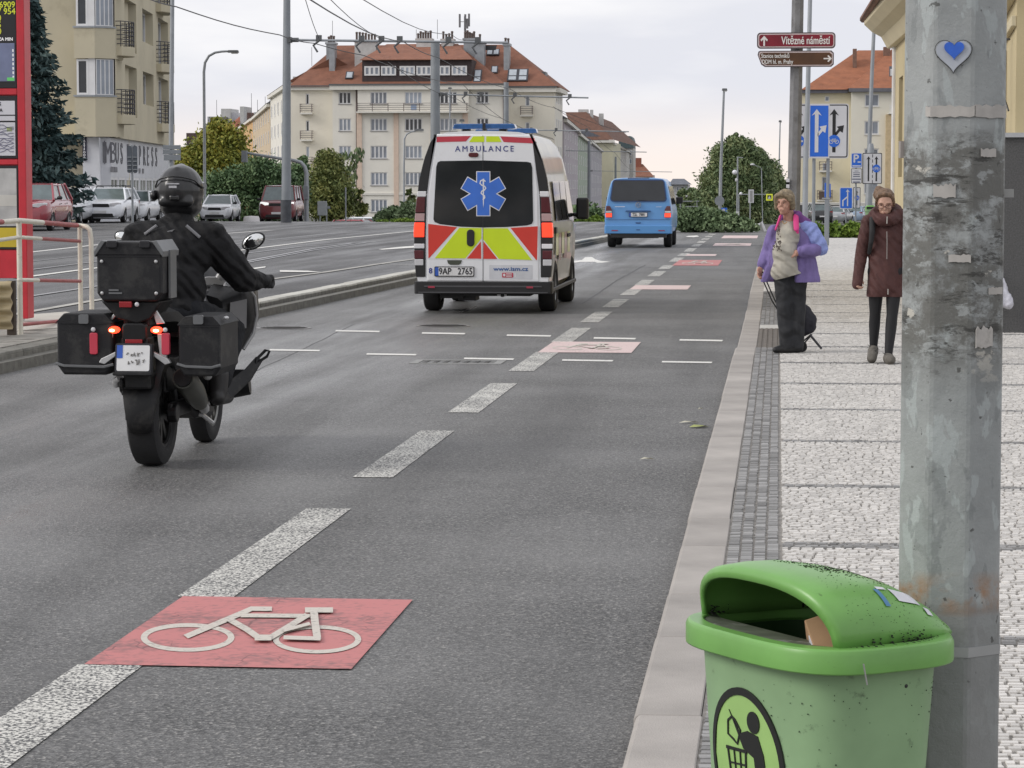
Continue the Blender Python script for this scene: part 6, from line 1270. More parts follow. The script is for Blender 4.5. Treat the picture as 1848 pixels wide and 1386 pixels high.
for cx in (-bw-.03, bw-.13): arrow_up(mb, cx, -.58, .60, .045, .13, .18, -.013, -.008); branch(mb, cx, -.013, -.0081)
mb.build("black_arrow", SBLK, t)
for cx, kk in ((-bw-.03, 'n'), (bw-.13, 'b')):
    mb = MB(); mb.prism([(cx+.165*math.cos(2*PI*k/32), -.27+.165*math.sin(2*PI*k/32)) for k in range(32)], -.018, -.013); mb.build("blue_disc", SBLUE, t)
    mb = MB(); bikeglyph(mb, cx, -.27, .14, -.022, -.018) if kk == 'b' else mb.box(cx-.12, cx+.12, -.022, -.018, -.30, -.25); mb.build("disc_symbol", SPALE, t)
for px in (1469, 1494.5):
    mb = MB(); x = W(px, 300, YL).x-t.location.x; mb.tube([(x,.09,-t.location.z),(x,.09,h/2-.1)], .05, 8); mb.build("post", GPOLE, t, smooth=50)
# ---- more posts and small signs
Y = 70.; b = W(1491, 442, Y); b.z = PZ-.005; t = thing("capped_post", "square grey post with a flat cap standing on the white pavement", "post", b)
mb = MB(); ht = W(0, 358, Y).z-PZ; mb.box(-.05,.05,-.05,.05,-.1,ht); mb.build("shaft", GPOLE, t, bevel=.01); mb = MB(); mb.box(-.12,.10,-.06,.06,ht,ht+.03); mb.build("cap", GALV, t)
Y = 110.
t, w, h = board("lane_merge_sign", "white two-lane sign with a bicycle lane arrow beside the blue parking plate", "sign", 1556, 1592, 276, 332, Y)
plate(t, w, h, .05, "back", SBLK, 0, .03); plate(t, w-.06, h-.06, .04, "face", SPALE, -.005, 0); mb = MB(); arrow_up(mb, -.15, -.52, .50, .03, .085, .14, -.01, -.005); arrow_up(mb, .17, -.52, .50, .03, .085, .14, -.01, -.005)
for k in range(6): z = -.6+k*.21; mb.box(0.0, .025, -.009, -.005, z, z+.13)
mb.build("black_arrow", SBLK, t); mb = MB(); mb.prism([(.17+.16*math.cos(2*PI*k/32), .0+.16*math.sin(2*PI*k/32)) for k in range(32)], -.015, -.01); mb.build("blue_disc", SBLUE, t); mb = MB(); bikeglyph(mb, .17, 0, .14, -.019, -.015); mb.build("disc_symbol", SPALE, t)
mb = MB(); mb.box(-.05,.05,.03,.35,-.2,.2); mb.build("bracket", GALV, t)
t, w, h = board("parking_sign", "blue parking plate with a white P left of the two-lane sign", "sign", 1536, 1556, 276, 303, Y-.05)
plate(t, w, h, .05, "back", SPALE, 0, .02); plate(t, w-.05, h-.05, .04, "face", SBLUE, -.004, 0); mb = MB(); mb.text("P", .46, T(-.03, -.008, .06), .002, bold=.012); mb.box(.04,.17,-.008,-.004,-.09,-.04); mb.box(-.17,.17,-.008,-.004,-.25,-.2); mb.build("lettering", SPALE, t)
mb = MB(); x = W(1545, 300, Y).x-t.location.x; mb.tube([(x,.05,-t.location.z-.3),(x,.05,h/2)], .035, 8); mb.build("post", GPOLE, t)
t, w, h = board("parking_plate", "small white plate with lines of print under the parking sign", "sign", 1536, 1555.5, 304, 331, Y-.05)
plate(t, w, h, .04, "back", SBLK, 0, .02); plate(t, w-.04, h-.04, .03, "face", SPALE, -.004, 0); mb = MB()
for z, q, hh in ((.2,.08,.02),(.13,.14,.02),(.06,.13,.03),(-.02,.14,.03),(-.25,.14,.04)): mb.box(-q, q, -.007, -.004, z-hh/2, z+hh/2)
mb.box(-.18,.18,-.007,-.004,-.15,-.11); mb.build("print", mat("print_navy", (.05,.06,.12), .5), t)
t, w, h = board("merge_sign", "blue lane merge sign with a white arrow above the parked cars", "sign", 1515, 1539, 338, 377, Y)
plate(t, w, h, .05, "back", SPALE, 0, .02); plate(t, w-.06, h-.06, .04, "face", SBLUE, -.004, 0); mb = MB(); arrow_up(mb, .06, -.33, .36, .025, .09, .12, -.009, -.004)
for q in ribbon([(-.13,-.33),(-.13,-.1),(.05,.05)], .055): mb.prism(q, -.0088, -.004)
mb.build("white_arrow", SPALE, t); mb = MB(); mb.tube([(.0,.05,-t.location.z-.3),(0,.05,h/2)], .03, 8); mb.build("post", GPOLE, t)
t, w, h = board("narrow_lane_sign", "narrow white bicycle lane sign attached right of the merge sign", "sign", 1539.5, 1553, 338, 376, Y)
plate(t, w, h, .03, "back", SBLK, 0, .02); plate(t, w-.05, h-.05, .02, "face", SPALE, -.004, 0); mb = MB(); mb.prism([(.10*math.cos(2*PI*k/32), .10*math.sin(2*PI*k/32)) for k in range(32)], -.009, -.004); mb.build("blue_disc", SBLUE, t); mb = MB(); arrow_up(mb, 0, -.3, .3, .02, .06, .1, -.0085, -.004); mb.build("black_arrow", SBLK, t); mb = MB(); bikeglyph(mb, 0, 0, .09, -.012, -.009); mb.build("disc_symbol", SPALE, t)
# back of a sign and a blue one on the far post by the pavement's end
Y = 92; t, w, h = board("blue_sign", "narrow blue sign edge on the grey post in front of the cream house", "sign", 1488, 1499, 330, 356, Y); mb = MB(); mb.box(-w/2,-w/2+.06,-.2,.2,-h/2,h/2); mb.box(w/2-.07,w/2,-.2,.2,-h/2,h/2-.03); mb.build("plate", SBLUE, t); mb = MB(); mb.tube([(0,.0,-t.location.z),(0,.0,h/2+.3)], .055, 8); mb.build("post", GPOLE, t)
# far bin on lamp pole
Y = 112.5; v = W(1570, 388, Y); t = thing("litter_bin", "far green litter bin on the lamp pole behind the young woman", "litter bin", (v.x, Y-.3, v.z-.35)); mb = MB(); mb.loft([[(x*k, y*k, z) for x, y in sup(.22,.16)] for z, k in ((0,.82),(.5,.95),(.5,1.06),(.58,1.06))]); mb.build("body", FADE, t); mb = MB(); mb.loft([[(x*k, y*k+.02*(1-k), z) for x, y in sup(.23,.17)] for z, k in ((.58,.98),(.70,.9),(.76,.6))]); mb.build("hood", GREEN, t); mb = MB(); mb.box(-.16,.16,-.18,-.14,.61,.70); mb.build("mouth", PBLK, t)
# around the dark trees
Y = 168; b = W(1297, 391, Y); t, w, h = board("round_sign", "grey back of a round road sign on the tall lamp right of the blue van", "sign", 1289.5, 1307.5, 353, 372, Y-1); mb = MB(); mb.prism([(w/2*math.cos(2*PI*k/28), w/2*math.sin(2*PI*k/28)) for k in range(28)], 0, .03); mb.build("plate", SIGNBACK, t); mb = MB(); mb.box(-.04,.04,.03,1.0,-.04,.04); mb.build("bracket", GALV, t)
t, w, h = board("parking_sign", "small blue parking sign with a P above the island hedge", "sign", 1301.5, 1312.5, 375, 386, 140); plate(t, w, h, .03, "face", SBLUE, 0, .02); mb = MB(); mb.text("P", .26, T(-.03,-.004,.0), .002, bold=.01); mb.box(.06,.11,-.005,0,-.13,-.09); mb.build("lettering", SPALE, t); mb = MB(); mb.tube([(0,.04,-1.4),(0,.04,.1)], .03, 6); mb.build("post", GALV, t)
Y = 165; b = W(1330, 392, Y); b.z = gz(Y); t = thing("globe_lamp", "lamp post with a white globe in front of the dark evergreen clump", "street lamp", b, group="park globe lamps"); ht = W(0, 284, Y).z-b.z; mb = MB(); mb.tube([(0,0,-.2),(.02,0,ht)], [.06,.05], 8); mb.tube([(.02,0,ht-.05),(.35,0,ht-.08)], .03, 6); mb.build("pole", GALV, t, smooth=50)
v = W(1326, 311, Y); mb = MB(); mb.ball((v.x-b.x,-.1,v.z-b.z), .155, 16, 12); mb.build("globe", mat("opal_globe", (.75,.75,.78), .25), t, smooth=80); v = W(1329, 325, Y); mb = MB(); mb.ball((v.x-b.x,-.08,v.z-b.z), (.08,.08,.12), 10, 8); mb.build("camera_box", SPALE, t, smooth=60)
t, w, h = board("cabinet", "small white cabinet at the foot of the globe lamp", "cabinet", 1324.5, 1334, 382, 393, 150); mb = MB(); mb.box(-w/2,w/2,0,.25,-h/2,h/2); mb.build("box", SPALE, t, bevel=.01); mb = MB(); mb.box(-w/4,w/5,-.01,0,-h/4,h/4); mb.build("notice", mat("notice_grey", (.3,.3,.3), .6), t); mb = MB(); mb.box(-w/2+.02,w/2-.02,.02,.23,-1.2,-h/2); mb.build("plinth", CONC, t)
t, w, h = board("stop_sign_board", "tall white stop sign panel on a post in front of the dark trees", "sign", 1350.5, 1360.5, 342, 366, 150); mb = MB(); mb.box(-w/2,w/2,0,.06,-h/2,h/2); mb.build("panel", SPALE, t); mb = MB(); mb.box(-w/5,w/4,-.01,0,-h/2.4,h/2.4); mb.build("timetable", mat("notice_grey", (.3,.3,.3), .6), t); mb = MB(); mb.tube([(-.05,.03,-h/2-1.4),(-.05,.03,-h/2)], .04, 6); mb.build("post", GALV, t)
t, w, h = board("crossing_sign", "square yellow-edged pedestrian crossing sign left of the old woman's head", "sign", 1382.5, 1394.5, 350, 362, 170); plate(t, w, h, .02, "face", mat("sign_yellow", (.62,.65,.05), .45, emit=.25), 0, .05); plate(t, w-.16, h-.16, .01, "inner_panel", mat("crossing_green", (.03,.05,.02), .5), -.005, 0); mb = MB(); mb.prism([(-.1,-.1),(.1,-.1),(.0,.1)], -.01, -.005); mb.build("symbol", SPALE, t)
mb = MB(); x0 = W(1332, 352, 170).x-t.location.x; z0 = W(0, 350.5, 170).z-t.location.z; mb.tube([(x0,.1,z0),(0,.1,z0)], .03, 6); mb.tube([(x0+.05,.1,z0-2),(x0+.05,.1,z0)], .04, 6); mb.build("cross_arm", GALV, t); mb = MB(); v = W(1337, 349.5, 170); mb.ball((v.x-t.location.x,.0,v.z-t.location.z), .10, 10, 8); mb.build("globe", MATS["opal_globe"], t, smooth=80)
t = thing("lamp_head_bracket", "pale lamp head among the branches at the upper right of the dark trees", "street lamp", W(1358, 297, 150)); mb = MB(); mb.ball((0,0,0), (.13,.15,.06), 12, 8); mb.build("lamp_head", SPALE, t, smooth=60); mb = MB(); mb.tube([(0,.1,.02),(.5,.4,-.2),(.62,.4,-4.4)], .03, 6); mb.build("pole", GALV, t)
# guard rails behind the blue van
t = thing("guard_rails", "thin grey triple rail between the blue van and the dark trees", "railing", W(1260, 385, 180)); o0 = t.location
for py in (363.5, 373, 380.5):
    a, c = W(1226, py, 180), W(1290, py, 180); mb = MB(); mb.tube([a-o0, c-o0], .035, 6); mb.build("rail", GALV, t)
for px in (1228, 1258, 1288): a, c = W(px, 361, 180), W(px, 400, 180); mb = MB(); mb.tube([a-o0, c-o0], .04, 6); mb.build("post", GALV, t)
# ================================================================ VEHICLES
RUB = mat("tyre_rubber", (.018,.018,.019), .85, var=.2, vscale=8, bump=.2, bscale=60); RIM = mat("alloy_rim", (.45,.46,.47), .35, .7); VBLK = mat("trim_black", (.014,.014,.015), .5, var=.15, vscale=6); CGL = mat("car_glass", (.022,.024,.027), .05, spec=.6, var=.2, vscale=2); CGL2 = mat("car_glass_pale", (.10,.135,.14), .06, spec=.9, var=.2)
CHR = mat("chrome", (.6,.6,.62), .15, 1.); LRED = mat("lamp_red", (.30,.01,.015), .25, coat=.6); LCLR = mat("lamp_clear", (.6,.6,.62), .15, coat=.5); LDRK = mat("lamp_smoked", (.09,.012,.018), .2, coat=.6); LIT = mat("lamp_lit_red", (.75,.03,.012), .3, emit=1.25, ecol=(1,.05,.02), var=.35, vscale=14); PLATE = mat("plate_white", (.70,.70,.70), .45); EUB = mat("plate_blue", (.03,.10,.45), .45); INK = mat("plate_ink", (.015,.015,.02), .5)
TY = {}
def wheel(t, x, y, r, w, rim=RIM, nsp=7, z=None, name="wheel"):
    k = (r, w, rim.name)
    if k not in TY:
        MX = Matrix.Rotation(PI/2, 4, 'Y'); mb = MB(); h = w/2
        mb.lathe([(r*.64,-h*.75),(r*.70,-h),(r*.88,-h*1.03),(r*.97,-h*.86),(r,-h*.5),(r,h*.5),(r*.97,h*.86),(r*.88,h*1.03),(r*.70,h),(r*.64,h*.75)], 30, MX, cap=False); a = mb.mesh("wheel", RUB, 40)
        mb = MB(); mb.lathe([(r*.66,-h*.8),(r*.66,h*.8)], 30, MX, cap=False)
        for s in (-1, 1):
            mb.lathe([(r*.66,s*h*.82),(r*.60,s*h*.86),(r*.58,s*h*.7)], 30, MX, cap=False); mb.lathe([(.0,s*h*.62),(r*.16,s*h*.62),(r*.16,s*h*.4)], 12, MX, cap=False)
            for j in range(nsp):
                c = 2*PI*j/nsp; mb.box(s*h*.45 if s > 0 else -h*.6, s*h*.6 if s > 0 else -h*.45, -r*.06, r*.06, r*.1, r*.62, Matrix.Rotation(c, 4, 'X'))
        mb.lathe([(r*.56,0),(0,0)], 20, MX, cap=False)
        TY[k] = (a, mb.mesh("rim", rim, 40))
    o = bpy.data.objects.new(name, TY[k][0]); COL.objects.link(o); o.parent = t; o.location = (x, y, r if z is None else z); p = bpy.data.objects.new("rim", TY[k][1]); COL.objects.link(p); p.parent = o; return o
def archz(y, sill, wh):
    z = sill
    for yc, r in wh:
        d = abs(y-yc)
        if d < r: z = max(z, math.sqrt(r*r-d*d)+.31)
    return z
def stations(ys, wh):
    out = set(ys)
    for yc, r in wh:
        for k in range(-5, 6): out.add(yc+r*.9999*math.sin(k*PI/10))
    return sorted(out)
def plate_obj(t, x, y, z, w, h, txt, ts=None, rx=0, eu=True, name="licence_plate", face=-1):
    M = T(x, y, z, rx, 0, 0 if face < 0 else PI); mb = MB(); mb.prism(rrect(-w/2-.012, w/2+.012, -h/2-.012, h/2+.012, .015), 0, .012, M); o = mb.build(name, INK, t)
    mb = MB(); mb.prism(rrect(-w/2, w/2, -h/2, h/2, .01), -.004, 0, M); mb.build("plate_face", PLATE, o)
    if eu: mb = MB(); mb.box(-w/2, -w/2+.045, -.006, -.004, -h/2, h/2, M); mb.build("plate_band", EUB, o)
    if txt: mb = MB(); mb.text(txt, ts or h*1.05, M @ T(.02, -.0065, 0), .001, bold=.002, xs=.82); mb.build("plate_text", INK, o)
    return o
def onplane(mb, poly, y0, y1): mb.prism(poly, y0, y1)
# ------------------------------------------------------------------ AMBULANCE
AW = mat("ambulance_white", (.77,.78,.80), .3, coat=.5, var=.04, vscale=1.5, dirt=.25, dcol=(.45,.44,.42), dscale=2, dth=.6); ASIDE_REFL = mat("ambulance_side_reflection", (.36,.32,.21), .28, coat=.5, var=.22, vscale=1.2); AYEL = mat("reflective_lime", (.58,.74,.015), .4, var=.04, vscale=3); ARED = mat("reflective_red", (.62,.045,.03), .4, var=.06, vscale=3); ABLU = mat("star_blue", (.045,.16,.60), .4); ATXT = mat("letter_blue", (.045,.055,.22), .4); ABAR = mat("beacon_blue", (.03,.10,.27), .15, coat=.6, trans=.0, var=.3, vscale=9); SILV = mat("reflect_white", (.72,.72,.74), .35)
va = G(872, 566.5); at = thing("ambulance", "white high-roofed ambulance with red and lime chevrons and a blue star on its rear window", "ambulance", (va.x, 35.75, 0))
hs_ = [(0,0),(.80,0),(.895,.10),(.925,.48),(.932,.85),(.905,1.18),(.865,1.5),(.79,1.83),(.725,2.0),(.63,2.11),(.48,2.155),(.25,2.168),(0,2.172)]   # z above the floor line .30
def asec(y, zb, wk=1., top=None, zs=1.):
    pts = []
    for x, z in hs_:
        zz = .30+z*zs
        if top is not None: zz = min(zz, top-(.04 if x > .5 else 0))
        pts.append((x*wk, y, max(zz, zb if z < .5 else zz)))
    return pts+[(-x, yy, z) for x, yy, z in pts[-2:0:-1]]
WH = [(.98, .40), (4.02, .40)]
mb = MB(); secs = []
for y in stations([0, .015, .05, .3, 2.0, 3.0, 3.35, 3.6, 3.9, 4.25, 4.6, 4.9, 5.02], WH):
    zb = archz(y, .30, WH); top = None; wk = 1
    if y < .012: wk = .985
    if y > 3.3: top = float(np.interp(y, [3.3, 3.6, 3.9, 4.25, 4.6, 4.9, 5.02], [2.47, 2.30, 1.85, 1.28, 1.18, 1.0, .8])); wk = float(np.interp(y, [3.3, 4.6, 5.02], [1, .97, .8]))
    secs.append(asec(y, zb, wk, top))
mb.loft(secs); 
mb.mi = []
n = len(secs[0]); nf = len(mb.f)
for f in mb.f:
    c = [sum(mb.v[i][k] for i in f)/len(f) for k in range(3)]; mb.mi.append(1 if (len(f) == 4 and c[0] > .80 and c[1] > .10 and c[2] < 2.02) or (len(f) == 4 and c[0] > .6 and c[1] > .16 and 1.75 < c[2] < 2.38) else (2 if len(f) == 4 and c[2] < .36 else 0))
mb.build("body", [AW, ASIDE_REFL, VBLK], at, smooth=35)  # beige right flank: reflections and shade on white bodywork put into the colour
def az(cy): return (1328-cy)/505.
def ax(cx): return (cx-497)/505.
def apoly(lst): return [(ax(x), az(y)) for x, y in lst]
# rear doors: seams, frame and glass
mb = MB(); mb.prism(apoly([(178,100),(842,105),(876,500),(884,1110),(108,1105),(118,500)][::-1]), -.010, .03); mb.build("rear_doors", AW, at, bevel=.02)
mb = MB(); mb.box(-.004,.004,-.0125,-.0,.44,1.18); mb.box(-.004,.004,-.0125,0,2.06,2.41); mb.build("door_seam", VBLK, at)
mb = MB(); gl = []
for x, y in ((186,292),(205,284),(500,280),(800,290),(825,296),(835,330),(842,690),(832,712),(800,722),(660,733),(500,737),(340,731),(200,714),(165,700),(156,680),(176,325)): gl.append((ax(x), az(y)))
mb.prism(gl[::-1], -.018, -.009); mb.build("rear_window", CGL, at, bevel=.004)
mb = MB(); mb.box(-.003,.003,-.0195,-.018,1.175,2.07); mb.build("glass_seam", VBLK, at)
def appl(name, polys, m, y=-.013, th=.0032, **k):
    mb = MB()
    for p in polys: mb.prism(apoly(p), y, y+th)
    return mb.build(name, m, at, **k)
appl("chevron_backing", [[(116,708),(330,733),(490,737),(878,723),(878,962),(116,952)]], SILV, -.0125)
appl("chevron_red", [[(120,713),(318,735),(126,947),(121,947)], [(483,832),(485,950),(386,949)], [(501,832),(596,951),(500,951)], [(686,739),(873,728),(868,958),(862,958)]], ARED, -.0155)
appl("chevron_lime", [[(335,739),(487,741),(486,812),(376,948),(165,947)], [(500,742),(666,742),(832,958),(606,951),(499,818)]], AYEL, -.0155)
appl("top_stripe_red", [[(180,119),(415,114),(380,151),(179,156)], [(616,117),(850,129),(853,166),(640,156)]], mat("stripe_red", (.50,.045,.07), .4), -.0135)
appl("top_stripe_lime", [[(430,117),(506,116),(506,155),(402,156)], [(520,116),(606,117),(624,155),(520,155)]], AYEL, -.0135)
mb = MB(); mb.text("AMBULANCE", .108, T(ax(508), -.0125, az(203)), .001, bold=.0012, track=1.42, xs=.98); mb.build("ambulance_lettering", ATXT, at)
mb = MB(); mb.prism(rrect(ax(398), ax(468), az(258), az(227), .03), -.03, -.01); mb.build("third_brake_light", LDRK, at, bevel=.008)
def star(sc, w):
    P = []
    for k in range(6):
        a = R(90+60*k); d = (math.cos(a), math.sin(a)); q = (-d[1], d[0]); r = .303*sc; a2 = R(120+60*k); rin = w/math.sin(R(30))*1.0
        P += [(d[0]*r-q[0]*w, d[1]*r-q[1]*w), (d[0]*r+q[0]*w, d[1]*r+q[1]*w), (math.cos(a2)*rin, math.sin(a2)*rin)]
    return P
sx, sz = ax(500), az(507)
for sc, w, m, y, nm in ((1.0, .096, SILV, -.0205, "star_outline"), (.965, .084, ABLU, -.0225, "star_of_life")):
    mb = MB(); mb.prism([(sx+x, sz+z) for x, z in [(-a, b) for a, b in star(sc, w)]], y, y+.002); mb.build(nm, m, at)
mb = MB(); mb.prism([(sx-.009, sz+.2), (sx+.012, sz+.205), (sx+.008, sz-.12), (sx, sz-.19), (sx-.004, sz-.12)], -.025, -.0226)
sn = [(sx-.045,sz+.165),(sx-.035,sz+.185),(sx-.005,sz+.18),(sx+.005,sz+.15)]; sn = [(.03,.165),(.0,.19),(-.035,.175),(-.045,.14),(-.02,.115),(.02,.10),(.035,.075),(.015,.05),(-.02,.035),(-.03,.01),(-.01,-.01),(.018,-.03),(.02,-.055),(-.006,-.08)]
for q in ribbon([(sx+x, sz+z) for x, z in sn], .017): mb.prism(q, -.0252, -.0227)
mb.build("staff_and_snake", SILV, at)
mb = MB(); mb.prism(rrect(ax(386), ax(439), az(866), az(750), .05), -.03, -.012); mb.build("door_handle", VBLK, at, bevel=.012)
mb = MB(); mb.prism([(ax(x), az(y)) for x, y in ((250,960),(352,960),(346,982),(330,992),(272,992),(256,982))], -.017, -.012); mb.build("handle_recess", mat("recess_dark", (.06,.07,.05), .6), at)
plate_obj(at, ax(300), -.026, az(1038), .52, .112, "9AP   2765", .125)
mb = MB(); mb.text("8", .10, T(ax(136), -.0125, az(1035)), .001, bold=.003); mb.build("fleet_number", ATXT, at)
mb = MB(); mb.prism(rrect(ax(540), ax(838), az(1090), az(992), .01), -.0118, -.0095); mb.build("web_panel", mat("panel_white", (.60,.61,.64), .4), at)
mb = MB(); mb.text("www.ism.cz", .075, T(ax(688), -.0135, az(1020)), .001, bold=.0025, xs=1.3); mb.build("web_lettering", mat("letter_navy", (.05,.12,.32), .4), at)
mb = MB(); mb.prism(rrect(ax(628), ax(705), az(1078), az(1045), .012), -.0145, -.0118); mb.build("red_sticker", mat("sticker_red", (.5,.05,.08), .4), at)
mb = MB(); mb.prism([(ax(643)+.016*math.cos(k), az(1061)+.02*math.sin(k)) for k in [2*PI*j/14 for j in range(14)]], -.017, -.0145)
for dz in (.018, 0, -.018): mb.box(ax(655), ax(695), -.0165, -.0145, az(1061)+dz-.004, az(1061)+dz+.004)
mb.box(ax(715), ax(722), -.014, -.0118, az(1075), az(1048)); mb.build("sticker_print", SILV, at)
# corner columns: black strip, lamp cluster, white blocks
for s in (-1, 1):
    def cx_(a): return s*a
    def col(name, pts, m, y0=-.02, y1=.16, bev=.008): mb = MB(); mb.prism([(s*x, z) for x, z in (pts if s < 0 else pts[::-1])], y0, y1); return mb.build(name, m, at, bevel=bev)
    e = lambda z: float(np.interp(z, [.4,.6,.9,1.15,1.5,1.83,2.1,2.35,2.44], [.905,.925,.938,.938,.905,.862,.795,.70,.62]))
    i_ = lambda z: float(np.interp(z, [.4,1.1,1.62,2.41], [.785,.782,.765,.66])); 
    def strip(za, zb_, n=6, de=.0, di=.0): zs = [za+(zb_-za)*k/n for k in range(n+1)]; return [(e(z)+de, z) for z in zs]+[(i_(z)+di, z) for z in zs[::-1]]
    col("corner_strip", strip(1.62, 2.42, 8, .004), VBLK, -.014, .1)
    cl = col("lamp_column", strip(.5, 1.615, 8, .002), VBLK, -.012, .16)
    o = col("marker_block", strip(1.585, 1.66, 2, .006, .01), SILV, -.02, .06)
    o = col("tail_lens", strip(1.37, 1.58, 3, .005, .02), LDRK, -.022, .12); col("reverse_lamp", strip(1.255, 1.36, 2, .004, .02), mat("lamp_pinkish", (.45,.30,.30), .25, coat=.5), -.02, .1)
    col("brake_lamp", strip(1.04, 1.235, 3, .005, .02), LIT, -.024, .12); col("marker_block", strip(.885, .95, 2, .005, .015), SILV, -.02, .06)
    col("fog_lens", strip(.745, .86, 2, .005, .025), LDRK, -.02, .08); col("white_lens", strip(.655, .74, 2, .004, .03), LCLR, -.02, .06)
mb = MB(); secs = []
for x in (-.94,-.92,-.6,0,.6,.92,.94): k = 0 if abs(x) < .93 else .03; secs.append([(x, -.045+k+.02*(abs(x) > .9), z) for z in (.27,.33,.345,.41,.44)]+[(x, .25, z) for z in (.44,.27)])
mb.loft(secs); mb.build("rear_bumper", VBLK, at, bevel=.012)
mb = MB(); mb.box(-.88,.88,-.056,-.04,.285,.30); mb.box(-.8,.8,-.05,-.04,.365,.385); mb.build("bumper_ridge", mat("trim_grey", (.07,.07,.075), .5), at)
for x in (-.70,.64): mb = MB(); mb.box(x-.045,x+.045,-.056,-.044,.352,.378); mb.build("reflector", mat("reflector_red", (.35,.03,.06), .3, coat=.5), at)
mb = MB(); mb.box(-.62,-.30,.25,1.2,.2,.3); mb.box(-.3,.62,.2,.9,.235,.3); mb.box(-.38,-.14,.35,.8,.165,.25); mb.tube([(.25,.1,.26),(.25,.9,.26)], .035, 8); mb.box(-.75,.75,.85,1.1,.24,.36); mb.build("underbody", VBLK, at)
mb = MB(); mb.box(.18,.23,.09,.1,.245,.26); mb.box(.28,.31,.09,.1,.245,.262); mb.build("tow_eye", SILV, at)
for s in (-1, 1): wheel(at, s*.80, .98, .345, .225); wheel(at, s*.80, 4.02, .345, .225)
# light bars and side
for y, w in ((.12, .43), (3.0, .46)):
    mb = MB(); mb.prism([(-w,2.505),(-w+.02,2.565),(-w+.06,2.572),(w-.06,2.572),(w-.02,2.565),(w,2.505),(w-.06,2.50),(-w+.06,2.50)], y, y+.26); o = mb.build("light_bar", ABAR, at, bevel=.012)
    mb = MB(); mb.box(-.30,-.2,y+.05,y+.2,2.43,2.505); mb.box(.2,.30,y+.05,y+.2,2.43,2.505); mb.box(-.02,.02,y-.005,y+.2,2.47,2.58); mb.build("bar_foot", VBLK, o)
mb = MB()
for a, b, c, d in ((.62,1.62,1.25,1.80),(1.72,2.62,1.25,1.80)): mb.add([(.935 if z < 1.4 else .83, y, z) for y, z in ((a,c),(b,c),(b,d),(a,d))], [(0,1,2,3)])
mb.v = [(float(np.interp(z, [1.15,1.48,1.8],[.953,.930,.892])), y, z) for x, y, z in mb.v]; mb.build("side_window", CGL, at)
mb = MB(); mb.add([(float(np.interp(z, [1.15,1.48,1.8],[.955,.930,.892])), y, z) for y, z in ((2.72,1.25),(3.7,1.22),(3.62,1.4),(3.25,1.8),(2.72,1.8))], [(0,1,2,3,4)]); mb.build("cab_window", CGL, at)
for s in (1, -1):
    mb = MB(); mb.box(s*.93, s*1.16, 3.55, 3.62, 1.28, 1.34); mb.box(s*1.0 if s > 0 else -1.18, 1.18 if s > 0 else -1.0, 3.46, 3.62, 1.24, 1.56); mb.build("mirror", VBLK, at, bevel=.03)
for y in (.5,1.5,2.5): mb = MB(); mb.add([(.944, y+a, z) for a, z in ((.05,.78),(.5,.78),(.5,1.08),(.05,1.08))], [(0,1,2,3)]); mb.build("side_block_lime", mat("side_lime", (.52,.52,.09), .35, coat=.4), at)
for y in (1.0,2.0): mb = MB(); mb.add([(.944, y+a, z) for a, z in ((.05,.70),(.45,.70),(.45,1.08),(.05,1.08))], [(0,1,2,3)]); mb.build("side_block_red", mat("side_red", (.30,.10,.07), .35, coat=.4), at)
mb = MB(); mb.box(.93,.96,.42,.62,1.08,1.17); mb.box(.93,.965,2.5,2.66,1.0,1.05); mb.box(.93,.965,2.78,2.94,1.0,1.05); mb.build("side_handle", VBLK, at, bevel=.008)
mb = MB(); mb.box(.90,.938,.12,4.3,.29,.345); mb.build("sill_trim", VBLK, at, bevel=.01)
# ------------------------------------------------------------------ BLUE VAN
VB = mat("van_blue", (.10,.29,.60), .32, coat=.45, var=.04, vscale=1.5, dirt=.2, dcol=(.10,.17,.28), dscale=2)
vb = thing("minivan", "sky blue passenger van with tinted rear window driving ahead of the ambulance", "van", (W(1152,337,75).x, 75., 0))
hv = [(0,.36),(.80,.36),(.915,.44),(.952,.62),(.955,.95),(.935,1.15),(.885,1.45),(.825,1.72),(.775,1.87),(.68,1.945),(.5,1.968),(.25,1.976),(0,1.98)]
WV = [(.98,.38),(3.98,.38)]
mb = MB(); secs = []
for y in stations([0,.04,.12,.3,2,3.2,3.5,3.8,4.2,4.6,4.85,4.9], WV):
    zb = archz(y, .36, WV); top = float(np.interp(y, [3.2,3.5,3.95,4.3,4.8,4.9], [1.98,1.85,1.3,1.12,.95,.7])); wk = float(np.interp(y, [0,.04,.12,4.4,4.9], [.955,.985,1,.98,.8])); zk = 1 if y > .1 else (1-.008*(1-y/.1))
    p = [(x*wk, y+(max(0, z-1.1)*.12 if y < .2 else 0), min(max(z*zk, zb if z < .6 else z*zk), top-(.03 if x > .5 else 0))) for x, z in hv]; secs.append(p+[(-x, yy, z) for x, yy, z in p[-2:0:-1]])
mb.loft(secs); mb.build("body", VB, vb, smooth=40)
def vy(z): return max(0, z-1.1)*.12
def vprism(name, poly, m, off, th=.02, bev=0., parent=None):
    mb = MB(); n = len(poly); mb.add([(x, vy(z)-off, z) for x, z in poly]+[(x, vy(z)-off+th, z) for x, z in poly], [tuple(range(n)), tuple(range(2*n-1, n-1, -1))]+[(k, n+k, n+(k+1)%n, (k+1)%n) for k in range(n)]); return mb.build(name, m, parent or vb, bevel=bev)
vprism("rear_window", [(x*(1.03 if z < 1.6 else .95), z) for x, z in rrect(-.745,.745,1.325,1.895,.075)], CGL, .018, .016)
vprism("window_gasket", [(x*(1.03 if z < 1.6 else .95), z) for x, z in rrect(-.775,.775,1.30,1.925,.09)], mat("van_blue_dark", (.02,.05,.16), .4), .010, .012)
